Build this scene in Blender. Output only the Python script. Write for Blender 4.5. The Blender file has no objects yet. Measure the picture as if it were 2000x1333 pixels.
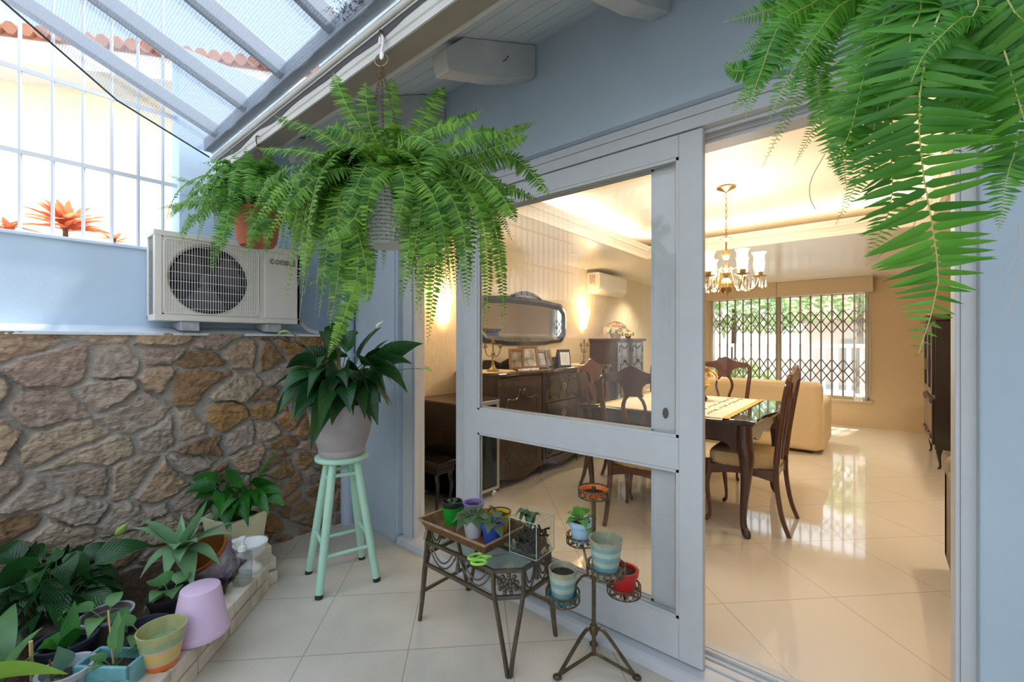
import bpy, bmesh, math, random
import numpy as np
from mathutils import Vector, Matrix

PI = math.pi
R = math.radians
SC = bpy.context.scene
COL = SC.collection
rng = random.Random(11)

# ------------------------------------------------------------------ camera
CAM = Vector((0.0, -1.785, 1.34))
YAW = R(39.9)
FWD = Vector((-math.sin(YAW), math.cos(YAW), 0))
RGT = Vector((math.cos(YAW), math.sin(YAW), 0))
FPX = 854.0


def at(px, py, d):
    """point of the place seen at that pixel, d metres deep along the view"""
    return CAM + d * (FWD + (px - 1000) / FPX * RGT + Vector((0, 0, (667 - py) / FPX)))


cam = bpy.data.cameras.new('camera')
cam.sensor_width = 36
cam.lens = 36 * FPX / 2000
cam.clip_start = 0.02
cam.clip_end = 200
co = bpy.data.objects.new('camera', cam)
COL.objects.link(co)
co.location = CAM
co.rotation_euler = (R(90), 0, YAW)
SC.camera = co


# ------------------------------------------------------------------ mesh helper
class MB:
    def __init__(s):
        s.v, s.f, s.uv = [], [], []

    def add(s, vs, fs, uvs=None):
        o = len(s.v)
        s.v += [tuple(p) for p in vs]
        s.f += [tuple(i + o for i in q) for q in fs]
        s.uv += list(uvs) if uvs else [(0, 0)] * len(vs)
        return s

    def box(s, x0, x1, y0, y1, z0, z1):
        return s.add([(x0, y0, z0), (x1, y0, z0), (x1, y1, z0), (x0, y1, z0), (x0, y0, z1), (x1, y0, z1), (x1, y1, z1), (x0, y1, z1)],
                     [(0, 3, 2, 1), (4, 5, 6, 7), (0, 1, 5, 4), (1, 2, 6, 5), (2, 3, 7, 6), (3, 0, 4, 7)])

    def beam(s, a, b, w, h, up=(0, 0, 1)):
        """bar from a to b, w wide, h tall"""
        a, b = Vector(a), Vector(b)
        t = (b - a).normalized()
        u = Vector(up)
        sd = t.cross(u)
        if sd.length < 1e-4:
            sd = t.cross(Vector((0, 1, 0)))
        sd.normalize()
        n = sd.cross(t).normalized()
        sd, n = sd * w / 2, n * h / 2
        vs = [p + i * sd + j * n for p in (a, b) for i, j in ((-1, -1), (1, -1), (1, 1), (-1, 1))]
        return s.add(vs, [(0, 3, 2, 1), (4, 5, 6, 7), (0, 1, 5, 4), (1, 2, 6, 5), (2, 3, 7, 6), (3, 0, 4, 7)])

    def tube(s, pts, r, n=8, closed=False, square=False, flat=1.0):
        pts = [Vector(p) for p in pts]
        m = len(pts)
        rs = r if isinstance(r, (list, tuple)) else [r] * m
        vs, fs = [], []
        ref = None
        for i, p in enumerate(pts):
            a = pts[(i - 1) % m] if (closed or i > 0) else p
            b = pts[(i + 1) % m] if (closed or i < m - 1) else p
            t = (b - a)
            t = t.normalized() if t.length > 1e-9 else Vector((0, 0, 1))
            if ref is None:
                ref = Vector((0, 0, 1)) if abs(t.z) < 0.9 else Vector((1, 0, 0))
            sd = t.cross(ref)
            if sd.length < 1e-5:
                sd = t.cross(Vector((0.3, 1, 0.2)))
            sd.normalize()
            ref = sd.cross(t).normalized()
            for k in range(n):
                a_ = 2 * PI * (k + 0.5) / n
                vs.append(p + rs[i] * (math.cos(a_) * sd + flat * math.sin(a_) * ref))
        for i in range(m if closed else m - 1):
            j = (i + 1) % m
            for k in range(n):
                l = (k + 1) % n
                fs.append((i * n + k, i * n + l, j * n + l, j * n + k))
        if not closed:
            fs.append(tuple(range(n - 1, -1, -1)))
            fs.append(tuple((m - 1) * n + k for k in range(n)))
        return s.add(vs, fs)

    def lathe(s, prof, c=(0, 0, 0), n=28, sx=1.0, sy=1.0, mtx=None, close=True):
        c = Vector(c)
        vs, fs = [], []
        for r, z in prof:
            for k in range(n):
                a = 2 * PI * k / n
                p = Vector((max(r, 1e-4) * math.cos(a) * sx, max(r, 1e-4) * math.sin(a) * sy, z))
                vs.append((mtx @ p if mtx else p) + c)
        m = len(prof)
        for i in range(m - 1):
            for k in range(n):
                l = (k + 1) % n
                fs.append((i * n + k, i * n + l, (i + 1) * n + l, (i + 1) * n + k))
        if close:
            fs.append(tuple(range(n - 1, -1, -1)))
            fs.append(tuple((m - 1) * n + k for k in range(n)))
        return s.add(vs, fs)

    def prism(s, poly, a, b, fn):
        """polygon (u,v) swept from w=a to w=b; fn(u,v,w) -> point"""
        n = len(poly)
        vs = [fn(u, v, a) for u, v in poly] + [fn(u, v, b) for u, v in poly]
        fs = [tuple(range(n - 1, -1, -1)), tuple(range(n, 2 * n))]
        fs += [(i, (i + 1) % n, n + (i + 1) % n, n + i) for i in range(n)]
        return s.add(vs, fs)

    def sheet(s, g, uv=False):
        m, n = len(g), len(g[0])
        vs = [p for row in g for p in row]
        fs = [(i * n + j, i * n + j + 1, (i + 1) * n + j + 1, (i + 1) * n + j) for i in range(m - 1) for j in range(n - 1)]
        return s.add(vs, fs, [(j / (n - 1), i / (m - 1)) for i in range(m) for j in range(n)] if uv else None)

    def ball(s, c, r, n=10, m=6, sz=1.0):
        return s.lathe([(r * math.sin(PI * i / m), -r * sz * math.cos(PI * i / m)) for i in range(m + 1)], c, n, close=False)

    def build(s, name, mat, parent=None, smooth=True, bevel=0, seg=2, fix=True, loc=None, angle=38, uv=False):
        me = bpy.data.meshes.new(name)
        me.from_pydata([tuple(p) for p in s.v], [], s.f)
        if uv:
            l = me.uv_layers.new(name='UVMap')
            idx = np.empty(len(me.loops), dtype=np.int32)
            me.loops.foreach_get('vertex_index', idx)
            l.data.foreach_set('uv', np.array(s.uv, dtype=np.float32)[idx].ravel())
        if fix:
            b = bmesh.new()
            b.from_mesh(me)
            bmesh.ops.recalc_face_normals(b, faces=b.faces)
            b.to_mesh(me)
            b.free()
        if smooth:
            me.polygons.foreach_set('use_smooth', [True] * len(me.polygons))
            me.set_sharp_from_angle(angle=R(angle))
        for m in (mat if isinstance(mat, (list, tuple)) else [mat]):
            me.materials.append(m)
        o = bpy.data.objects.new(name, me)
        COL.objects.link(o)
        if loc is not None:
            o.location = loc
        if parent is not None:
            o.parent = parent
        if bevel:
            md = o.modifiers.new('bevel', 'BEVEL')
            md.width = bevel
            md.segments = seg
            md.limit_method = 'ANGLE'
            md.angle_limit = R(35)
        return o


def tag(o, label, cat, group=None, kind=None):
    o['label'] = label
    o['category'] = cat
    if group:
        o['group'] = group
    if kind:
        o['kind'] = kind
    return o


def struct(o, label=None):
    o['kind'] = 'structure'
    if label:
        o['label'] = label
    return o


def thing(name, label, cat, loc=(0, 0, 0), rz=0, group=None):
    o = bpy.data.objects.new(name, None)
    o.empty_display_size = 0.05
    COL.objects.link(o)
    o.location = loc
    o.rotation_euler = (0, 0, rz)
    return tag(o, label, cat, group)


def dup(src, loc, rz=0, label=None, group=None, parent=None):
    c = src.copy()
    COL.objects.link(c)
    if parent is None:
        c.location = loc
        c.rotation_euler = (0, 0, rz)
    else:
        c.parent = parent
    if label:
        c['label'] = label
    if group:
        c['group'] = group
    for ch in list(src.children):
        dup(ch, None, 0, None, None, c)
    return c


def bez(a, b, c, n):
    a, b, c = Vector(a), Vector(b), Vector(c)
    return [(1 - t) ** 2 * a + 2 * t * (1 - t) * b + t * t * c for t in [i / n for i in range(n + 1)]]


def spline(P, n):
    """Catmull-Rom through P"""
    P = [Vector(p) for p in P]
    if len(P) == 2:
        return [P[0].lerp(P[1], i / n) for i in range(n + 1)]
    Q = [2 * P[0] - P[1]] + P + [2 * P[-1] - P[-2]]
    out = []
    m = len(P) - 1
    for i in range(n + 1):
        x = i / n * m
        k = min(int(x), m - 1)
        t = x - k
        a, b, c, d = Q[k:k + 4]
        out.append(0.5 * ((2 * b) + (c - a) * t + (2 * a - 5 * b + 4 * c - d) * t * t + (3 * b - a - 3 * c + d) * t ** 3))
    return out


# ------------------------------------------------------------------ materials
def newmat(name):
    m = bpy.data.materials.new(name)
    m.use_nodes = True
    nt = m.node_tree
    return m, nt, nt.nodes, nt.links, nt.nodes['Principled BSDF'], nt.nodes['Material Output']


def rgba(c):
    return (c[0], c[1], c[2], 1)


def M(name, col, rough=0.5, metal=0.0, spec=0.5, var=0.0, vscale=8, bump=0.0, bscale=60, emit=None, estr=0, coat=0, col2=None, trans=0, stretch=None):
    m, nt, N, L, p, out = newmat(name)
    p.inputs['Base Color'].default_value = rgba(col)
    p.inputs['Roughness'].default_value = rough
    p.inputs['Metallic'].default_value = metal
    p.inputs['Specular IOR Level'].default_value = spec
    p.inputs['Coat Weight'].default_value = coat
    p.inputs['Transmission Weight'].default_value = trans
    if emit:
        p.inputs['Emission Color'].default_value = rgba(emit)
        p.inputs['Emission Strength'].default_value = estr
    if var or bump:
        tc = N.new('ShaderNodeTexCoord')
        src = tc.outputs['Object']
        if stretch:
            mp = N.new('ShaderNodeMapping')
            mp.inputs['Scale'].default_value = stretch
            L.new(src, mp.inputs['Vector'])
            src = mp.outputs['Vector']
    if var:
        n = N.new('ShaderNodeTexNoise')
        n.inputs['Scale'].default_value = vscale
        n.inputs['Detail'].default_value = 5
        L.new(src, n.inputs['Vector'])
        r = N.new('ShaderNodeValToRGB')
        c2 = col2 or tuple(max(0, x * (1 - var)) for x in col)
        r.color_ramp.elements[0].color = rgba(c2)
        r.color_ramp.elements[1].color = rgba(tuple(min(1, x * (1 + var * 0.4)) for x in col))
        r.color_ramp.elements[0].position = 0.3
        r.color_ramp.elements[1].position = 0.7
        L.new(n.outputs['Fac'], r.inputs['Fac'])
        L.new(r.outputs['Color'], p.inputs['Base Color'])
    if bump:
        n = N.new('ShaderNodeTexNoise')
        n.inputs['Scale'].default_value = bscale
        n.inputs['Detail'].default_value = 4
        L.new(src, n.inputs['Vector'])
        b = N.new('ShaderNodeBump')
        b.inputs['Strength'].default_value = bump
        b.inputs['Distance'].default_value = 0.01
        L.new(n.outputs['Fac'], b.inputs['Height'])
        L.new(b.outputs['Normal'], p.inputs['Normal'])
    return m


def leafmat(name, c1, c2, rough=0.4, transl=0.35, veins=False, spec=0.4):
    m, nt, N, L, p, out = newmat(name)
    geo = N.new('ShaderNodeNewGeometry')
    tc = N.new('ShaderNodeTexCoord')
    n = N.new('ShaderNodeTexNoise')
    n.inputs['Scale'].default_value = 7
    L.new(tc.outputs['Object'], n.inputs['Vector'])
    mx = N.new('ShaderNodeMath')
    mx.operation = 'ADD'
    mx.use_clamp = True
    L.new(n.outputs['Fac'], mx.inputs[0])
    ms = N.new('ShaderNodeMath')
    ms.operation = 'MULTIPLY_ADD'
    ms.inputs[1].default_value = 0.7
    ms.inputs[2].default_value = -0.35
    L.new(geo.outputs['Random Per Island'], ms.inputs[0])
    L.new(ms.outputs[0], mx.inputs[1])
    r = N.new('ShaderNodeValToRGB')
    r.color_ramp.elements[0].color = rgba(c1)
    r.color_ramp.elements[1].color = rgba(c2)
    r.color_ramp.elements[0].position = 0.2
    r.color_ramp.elements[1].position = 0.8
    L.new(mx.outputs[0], r.inputs['Fac'])
    L.new(r.outputs['Color'], p.inputs['Base Color'])
    p.inputs['Roughness'].default_value = rough
    p.inputs['Specular IOR Level'].default_value = spec
    tr = N.new('ShaderNodeBsdfTranslucent')
    br = N.new('ShaderNodeMix')
    br.data_type = 'RGBA'
    br.inputs['Factor'].default_value = 0.5
    L.new(r.outputs['Color'], br.inputs['A'])
    br.inputs['B'].default_value = rgba(tuple(min(1, x * 1.8) for x in c2))
    L.new(br.outputs['Result'], tr.inputs['Color'])
    mix = N.new('ShaderNodeMixShader')
    mix.inputs['Fac'].default_value = transl
    L.new(p.outputs[0], mix.inputs[1])
    L.new(tr.outputs[0], mix.inputs[2])
    L.new(mix.outputs[0], out.inputs['Surface'])
    if veins:
        w = N.new('ShaderNodeTexWave')
        w.wave_type = 'BANDS'
        w.bands_direction = 'Y'
        w.inputs['Scale'].default_value = 3.4
        w.inputs['Distortion'].default_value = 0.6
        sep = N.new('ShaderNodeSeparateXYZ')
        L.new(tc.outputs['UV'], sep.inputs[0])
        ab = N.new('ShaderNodeMath'); ab.operation = 'SUBTRACT'; ab.inputs[1].default_value = 0.5
        L.new(sep.outputs[0], ab.inputs[0])
        a2 = N.new('ShaderNodeMath'); a2.operation = 'ABSOLUTE'
        L.new(ab.outputs[0], a2.inputs[0])
        a3 = N.new('ShaderNodeMath'); a3.operation = 'MULTIPLY_ADD'; a3.inputs[1].default_value = -0.7
        L.new(a2.outputs[0], a3.inputs[0])
        L.new(sep.outputs[1], a3.inputs[2])
        cb = N.new('ShaderNodeCombineXYZ')
        L.new(a3.outputs[0], cb.inputs[1])
        L.new(cb.outputs[0], w.inputs['Vector'])
        b = N.new('ShaderNodeBump')
        b.inputs['Strength'].default_value = 0.25
        b.inputs['Distance'].default_value = 0.004
        L.new(w.outputs['Fac'], b.inputs['Height'])
        L.new(b.outputs['Normal'], p.inputs['Normal'])
    return m


def glassmat(name, tint=(1, 1, 1), ior=1.5, gloss=1.0):
    """thin pane: see-through with Fresnel reflection"""
    m, nt, N, L, p, out = newmat(name)
    N.remove(p)
    t = N.new('ShaderNodeBsdfTransparent')
    t.inputs['Color'].default_value = rgba(tint)
    g = N.new('ShaderNodeBsdfGlossy')
    g.inputs['Roughness'].default_value = 0.0
    f = N.new('ShaderNodeFresnel')
    ge = N.new('ShaderNodeNewGeometry')
    io = N.new('ShaderNodeMix')
    io.inputs['A'].default_value = ior
    io.inputs['B'].default_value = 1 / ior
    L.new(ge.outputs['Backfacing'], io.inputs['Factor'])
    L.new(io.outputs['Result'], f.inputs['IOR'])
    k = N.new('ShaderNodeMath')
    k.operation = 'MULTIPLY'
    k.inputs[1].default_value = gloss
    L.new(f.outputs[0], k.inputs[0])
    mx = N.new('ShaderNodeMixShader')
    L.new(k.outputs[0], mx.inputs[0])
    L.new(t.outputs[0], mx.inputs[1])
    L.new(g.outputs[0], mx.inputs[2])
    L.new(mx.outputs[0], out.inputs['Surface'])
    return m


def tilemat(name, c1, c2, grout, size, u0, v0, rough, mortar=0.003, speck=0.0, bump=0.2, spec=0.5):
    m, nt, N, L, p, out = newmat(name)
    tc = N.new('ShaderNodeTexCoord')
    mp = N.new('ShaderNodeMapping')
    mp.inputs['Rotation'].default_value = (0, 0, R(-45))
    mp.inputs['Location'].default_value = (-u0, -v0, 0)
    L.new(tc.outputs['Object'], mp.inputs['Vector'])
    b = N.new('ShaderNodeTexBrick')
    b.offset = 0
    b.squash = 1
    b.inputs['Color1'].default_value = rgba(c1)
    b.inputs['Color2'].default_value = rgba(c2)
    b.inputs['Mortar'].default_value = rgba(grout)
    b.inputs['Scale'].default_value = 1
    b.inputs['Mortar Size'].default_value = mortar
    b.inputs['Mortar Smooth'].default_value = 0.3
    b.inputs['Brick Width'].default_value = size
    b.inputs['Row Height'].default_value = size
    L.new(mp.outputs[0], b.inputs['Vector'])
    src = b.outputs['Color']
    if speck:
        n = N.new('ShaderNodeTexNoise')
        n.inputs['Scale'].default_value = 260
        n.inputs['Detail'].default_value = 3
        L.new(tc.outputs['Object'], n.inputs['Vector'])
        n2 = N.new('ShaderNodeTexNoise')
        n2.inputs['Scale'].default_value = 2.2
        n2.inputs['Detail'].default_value = 6
        L.new(tc.outputs['Object'], n2.inputs['Vector'])
        ad = N.new('ShaderNodeMath')
        ad.operation = 'ADD'
        L.new(n.outputs['Fac'], ad.inputs[0])
        L.new(n2.outputs['Fac'], ad.inputs[1])
        mr = N.new('ShaderNodeMapRange')
        mr.inputs['From Min'].default_value = 0.7
        mr.inputs['From Max'].default_value = 1.3
        mr.inputs['To Min'].default_value = 1 - speck
        mr.inputs['To Max'].default_value = 1 + speck * 0.4
        L.new(ad.outputs[0], mr.inputs['Value'])
        mm = N.new('ShaderNodeMix')
        mm.data_type = 'RGBA'
        mm.blend_type = 'MULTIPLY'
        mm.inputs['Factor'].default_value = 1
        L.new(src, mm.inputs['A'])
        cb = N.new('ShaderNodeCombineColor')
        for i in range(3):
            L.new(mr.outputs[0], cb.inputs[i])
        L.new(cb.outputs[0], mm.inputs['B'])
        src = mm.outputs['Result']
    L.new(src, p.inputs['Base Color'])
    p.inputs['Roughness'].default_value = rough
    p.inputs['Specular IOR Level'].default_value = spec
    bp = N.new('ShaderNodeBump')
    bp.invert = True
    bp.inputs['Strength'].default_value = bump
    bp.inputs['Distance'].default_value = 0.003
    L.new(b.outputs['Fac'], bp.inputs['Height'])
    L.new(bp.outputs[0], p.inputs['Normal'])
    return m


BLUE = M('blue_paint', (0.44, 0.535, 0.63), 0.75, var=0.06, vscale=3, bump=0.08, bscale=40)
WHITE = M('white_paint', (0.55, 0.57, 0.595), 0.42, var=0.04, vscale=14)
OLDWHITE = M('worn_white_paint', (0.56, 0.555, 0.54), 0.6, var=0.12, vscale=6, bump=0.1, bscale=30)
PLANKW = M('soffit_white', (0.62, 0.66, 0.69), 0.6, var=0.06, vscale=5)
BARW = M('white_bar_paint', (0.56, 0.59, 0.64), 0.4)
GREYPAINT = M('grey_steel_paint', (0.33, 0.36, 0.42), 0.5)
PLASTER = M('ceiling_plaster', (0.80, 0.67, 0.50), 0.45, var=0.05, vscale=1.5)
SOFFIT_IN = M('ceiling_gloss_plaster', (0.86, 0.85, 0.80), 0.25, var=0.06, vscale=1.2)
WALLPAPER = M('beige_wallpaper', (0.76, 0.64, 0.45), 0.7, var=0.10, vscale=22, bump=0.35, bscale=26, stretch=(4, 4, 0.7))
WALLFAR = M('ochre_wall', (0.66, 0.51, 0.32), 0.7, var=0.05, vscale=12, bump=0.15, bscale=40, stretch=(1, 1, 6))
DARKWOOD = M('mahogany', (0.060, 0.022, 0.014), 0.28, var=0.35, vscale=9, stretch=(1, 1, 0.2), coat=0.4)
REDWOOD = M('red_mahogany', (0.115, 0.040, 0.020), 0.3, var=0.35, vscale=10, stretch=(1, 1, 0.2), coat=0.4)
BLACKWOOD = M('black_wood', (0.020, 0.013, 0.011), 0.25, var=0.2, vscale=7, coat=0.3)
BLACKGLOSS = M('black_gloss', (0.008, 0.008, 0.009), 0.16, coat=0.15, spec=0.3)
ALU = M('aluminium', (0.72, 0.72, 0.70), 0.35, metal=0.9)
CHROME = M('chrome', (0.85, 0.85, 0.85), 0.12, metal=1)
BRASS = M('brass', (0.50, 0.34, 0.16), 0.28, metal=1, var=0.2)
OLDBRASS = M('aged_brass', (0.36, 0.26, 0.12), 0.4, metal=0.9, var=0.3, vscale=30)
IRON = M('bronze_iron', (0.15, 0.115, 0.08), 0.45, metal=0.6, var=0.35, vscale=25)
IRON2 = M('old_brass_iron', (0.155, 0.115, 0.065), 0.42, metal=0.7, var=0.35, vscale=25)
UPHOL = M('tan_upholstery', (0.60, 0.43, 0.22), 0.75, var=0.12, vscale=8, bump=0.08, bscale=80)
CREAM = M('cream_leather', (0.74, 0.58, 0.34), 0.5, var=0.06, vscale=4)
MINT = M('mint_paint', (0.43, 0.70, 0.56), 0.5, var=0.08, vscale=12)
GREYPOT = M('grey_plastic_pot', (0.36, 0.33, 0.33), 0.6, var=0.18, vscale=9)
TERRA = M('terracotta', (0.42, 0.105, 0.045), 0.65, var=0.15, vscale=10)
ORANGEP = M('orange_plastic', (0.80, 0.17, 0.02), 0.45)
SOIL = M('soil', (0.045, 0.026, 0.016), 0.95, var=0.6, vscale=70, bump=0.9, bscale=60)
BEDSOIL = M('bed_soil', (0.085, 0.046, 0.026), 0.95, var=0.55, vscale=55, bump=1.0, bscale=50)
BLACKP = M('black_plastic', (0.016, 0.016, 0.018), 0.45)
NAVYP = M('navy_plastic', (0.022, 0.028, 0.050), 0.4)
BLUEP = M('blue_plastic', (0.045, 0.085, 0.42), 0.4)
PURPLEP = M('purple_plastic', (0.24, 0.17, 0.55), 0.4)
GREENP = M('green_plastic', (0.012, 0.30, 0.025), 0.4)
LIMEP = M('lime_plastic', (0.33, 0.70, 0.09), 0.35)
YELLOWP = M('yellow_plastic', (0.80, 0.50, 0.03), 0.4)
REDP = M('red_plastic', (0.52, 0.008, 0.012), 0.35)
LILAC = M('lilac_enamel', (0.70, 0.52, 0.73), 0.38)
LBLUEP = M('light_blue_plastic', (0.42, 0.62, 0.80), 0.4)
WHITEP = M('white_plastic', (0.80, 0.80, 0.80), 0.4)
LGREYP = M('pale_grey_plastic', (0.44, 0.45, 0.50), 0.4, var=0.1)
CREAMP = M('cream_ceramic', (0.72, 0.68, 0.47), 0.45, var=0.08)
TEALC = M('teal_glaze', (0.17, 0.42, 0.46), 0.3, var=0.25, vscale=18)
STEEL = M('steel', (0.55, 0.55, 0.55), 0.3, metal=1)
RUST = M('rusty_wire', (0.16, 0.10, 0.06), 0.6, metal=0.5, var=0.4, vscale=40)
STICK = M('bamboo_stick', (0.52, 0.36, 0.17), 0.7)
GLASS = glassmat('window_glass', (0.97, 0.985, 0.98), 1.5)
CLEAR = glassmat('clear_glass', (0.95, 0.98, 0.97), 1.45)
BOTTLE = glassmat('bottle_glass', (0.93, 0.95, 0.95), 1.5, 1.6)
TABLEGLASS = glassmat('table_glass', (0.80, 0.88, 0.86), 1.5)
TANKGLASS = glassmat('tank_glass', (0.93, 0.96, 0.95), 1.45)
TANKEDGE = M('glass_edge', (0.38, 0.52, 0.47), 0.2)
SMOKE = glassmat('smoked_glass', (0.16, 0.24, 0.20), 1.5)
FROST = glassmat('etched_shade_glass', (0.96, 0.92, 0.84), 1.4)
MIRROR = M('mirror_silver', (0.80, 0.82, 0.82), 0.02, metal=1)
FERN = leafmat('fern_green', (0.022, 0.105, 0.006), (0.17, 0.37, 0.035), 0.45, 0.36)
FERN2 = leafmat('dark_fern_green', (0.025, 0.12, 0.010), (0.17, 0.40, 0.06), 0.45, 0.40)
FERN3 = leafmat('sword_fern_green', (0.025, 0.14, 0.012), (0.115, 0.35, 0.035), 0.35, 0.42)
RACHIS = M('fern_stem', (0.36, 0.38, 0.09), 0.6)
LILY = leafmat('lily_leaf', (0.007, 0.042, 0.010), (0.024, 0.105, 0.024), 0.30, 0.18, veins=True, spec=0.5)
LILY2 = leafmat('bright_lily_leaf', (0.010, 0.095, 0.012), (0.035, 0.20, 0.020), 0.28, 0.2, veins=True, spec=0.5)
AGAVE = leafmat('agave_leaf', (0.13, 0.29, 0.14), (0.27, 0.47, 0.25), 0.5, 0.2)
ORCHID = leafmat('orchid_leaf', (0.055, 0.16, 0.055), (0.12, 0.27, 0.09), 0.35, 0.15)
BLUEGREEN = leafmat('blue_green_leaf', (0.10, 0.22, 0.16), (0.16, 0.32, 0.23), 0.4, 0.15)
VIOLET = leafmat('violet_leaf', (0.055, 0.115, 0.05), (0.135, 0.215, 0.095), 0.6, 0.2)
SUCC = leafmat('bright_succulent', (0.05, 0.25, 0.03), (0.16, 0.42, 0.07), 0.35, 0.25)
YELLEAF = leafmat('yellow_edged_leaf', (0.06, 0.24, 0.02), (0.30, 0.44, 0.05), 0.4, 0.3)
BUD = leafmat('pale_green_bud', (0.28, 0.45, 0.07), (0.50, 0.66, 0.20), 0.5, 0.35)
SPATHE = M('white_spathe', (0.85, 0.86, 0.80), 0.5)
REDLEAF = leafmat('coral_leaf', (0.55, 0.10, 0.05), (0.85, 0.30, 0.14), 0.4, 0.4)
DRY = M('dry_leaf', (0.10, 0.045, 0.025), 0.8, var=0.4, vscale=20)
# ================================================================== SETTING
PATIO = tilemat('patio_tile', (0.67, 0.62, 0.535), (0.63, 0.585, 0.505), (0.42, 0.37, 0.31), 0.44, -1.981, 0.6675, 0.55, 0.0028, speck=0.30, bump=0.3)
INFLOOR = tilemat('porcelain_tile', (0.80, 0.745, 0.65), (0.785, 0.73, 0.635), (0.50, 0.43, 0.33), 0.587, -0.042, 0.785, 0.06, 0.0022, bump=0.15, spec=0.9)
struct(MB().box(-3.3, 2.1, -4.0, 0.0, -0.1, 0).build('floor', PATIO, smooth=False), 'speckled beige patio floor of square tiles laid on the diagonal')
struct(MB().box(-3.1, 1.1, 0.19, 6.8, -0.1, 0.05).build('floor_interior', INFLOOR, smooth=False), 'glossy cream porcelain floor of the dining and living room')
struct(MB().box(-40, 40, -40, 40, -0.3, -0.1).build('ground', M('ground_concrete', (0.5, 0.49, 0.46), 0.9), smooth=False), 'pale ground around the house')

# door wall, outside face at y = -0.04
struct(MB().box(-3.3, -2.455, -0.04, 0.15, 0, 2.95).build('wall_door_left', BLUE, smooth=False, bevel=0.006), 'blue rendered wall left of the sliding door')
struct(MB().box(0.215, 2.1, -0.04, 0.2, 0, 2.95).build('wall_door_right', BLUE, smooth=False, bevel=0.006), 'blue rendered wall right of the sliding door')
struct(MB().box(-2.455, 0.215, -0.04, 0.2, 2.272, 2.95).build('wall_door_top', BLUE, smooth=False), 'blue rendered wall above the sliding door')
# interior
struct(MB().box(-3.19, -2.97, 0.155, 6.8, -0.1, 2.8).build('wall_left', WALLPAPER, smooth=False), 'textured beige wall behind the sideboard')
struct(MB().box(0.95, 1.1, 0.2, 6.8, -0.1, 2.8).build('wall_right', WALLFAR, smooth=False), 'ochre wall behind the tall china cabinet')
w = MB()
w.box(-2.97, -2.33, 6.6, 6.8, -0.1, 2.8).box(-0.08, 0.95, 6.6, 6.8, -0.1, 2.8).box(-2.33, -0.08, 6.6, 6.8, -0.1, 0.45).box(-2.33, -0.08, 6.6, 6.8, 2.10, 2.8)
struct(w.build('wall_far', WALLFAR, smooth=False), 'ochre far wall with the wide window')
struct(MB().box(-2.97, 0.95, 0.195, 0.2, 2.267, 2.8).box(-2.97, -2.455, 0.15, 0.155, 0.05, 2.8).box(0.215, 0.95, 0.2, 0.205, 0.05, 2.8).build('wall_inner_front', WALLPAPER, smooth=False), 'inner face of the door wall')
# tray ceiling: low border, raised centre
TX0, TX1, TY0, TY1 = -2.07, 0.35, 0.45, 3.12
c = MB()
c.box(-2.97, 0.95, TY1, 6.6, 2.29, 2.36).box(-2.97, TX0, 0.2, TY1, 2.29, 2.36).box(TX1, 0.95, 0.2, TY1, 2.29, 2.36).box(TX0, TX1, 0.2, TY0, 2.29, 2.36)
struct(c.build('ceiling_border', SOFFIT_IN, smooth=False), 'lower glossy border of the dining room ceiling')
struct(MB().box(-3.1, 1.1, 0.1, 6.8, 2.58, 2.7).build('ceiling', PLASTER, smooth=False), 'raised cream ceiling above the dining table')


def cornice(mb, prof, x0, x1, y0, y1):
    """mitred ring; prof = (offset outwards from the opening, z)"""
    vs, fs = [], []
    n = len(prof)
    for o, z in prof:
        vs += [(x0 - o, y0 - o, z), (x1 + o, y0 - o, z), (x1 + o, y1 + o, z), (x0 - o, y1 + o, z)]
    for i in range(n):
        j = (i + 1) % n
        for k in range(4):
            l = (k + 1) % 4
            fs.append((i * 4 + k, i * 4 + l, j * 4 + l, j * 4 + k))
    mb.add(vs, fs)


c = MB()
cornice(c, [(0.0, 2.285), (-0.03, 2.285), (-0.03, 2.305), (-0.018, 2.312), (-0.018, 2.325), (-0.045, 2.36), (-0.06, 2.365), (-0.06, 2.385), (-0.075, 2.405), (-0.075, 2.42), (-0.05, 2.42), (0.0, 2.36)], TX0, TX1, TY0, TY1)
struct(c.build('trim_cornice', M('cornice_cream', (0.84, 0.78, 0.66), 0.5), smooth=True, angle=25), 'moulded cream cornice around the raised ceiling')

# sliding door frame
t = MB()
t.box(-2.455, -2.352, 0.0, 0.10, 0.04, 2.267).box(-2.352, -2.344, 0.012, 0.10, 0.04, 2.267).box(-2.344, -2.326, 0.004, 0.045, 0.04, 2.267).box(-2.345, -2.338, 0.045, 0.055, 0.04, 2.267).box(-2.352, -2.346, 0.055, 0.10, 0.04, 2.267)
struct(t.build('trim_jamb_left', WHITE, smooth=False, bevel=0.003), 'white wooden jamb at the left of the sliding door')
t = MB()
t.box(0.171, 0.182, 0.0, 0.10, 0.04, 2.18).box(0.182, 0.216, -0.004, 0.10, 0.04, 2.267)
struct(t.build('trim_jamb_right', WHITE, smooth=False, bevel=0.003), 'white wooden jamb at the right of the sliding door')
t = MB()
t.box(-2.326, 0.182, -0.002, 0.2, 2.233, 2.27).box(-2.326, 0.182, 0.0, 0.2, 2.182, 2.231).box(-2.24, 0.171, 0.092, 0.10, 2.165, 2.182).box(-2.24, 0.171, 0.042, 0.048, 2.168, 2.182).box(-2.24, 0.171, 0.105, 0.2, 2.150, 2.182)
struct(t.build('trim_head', WHITE, smooth=False, bevel=0.002), 'white wooden head board above the sliding door')
t = MB()
t.prism([(-0.06, 0), (-0.052, 0.036), (-0.035, 0.044), (0.2, 0.044), (0.2, 0)], -2.44, 0.215, lambda u, v, w: (w, u, v))
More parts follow.
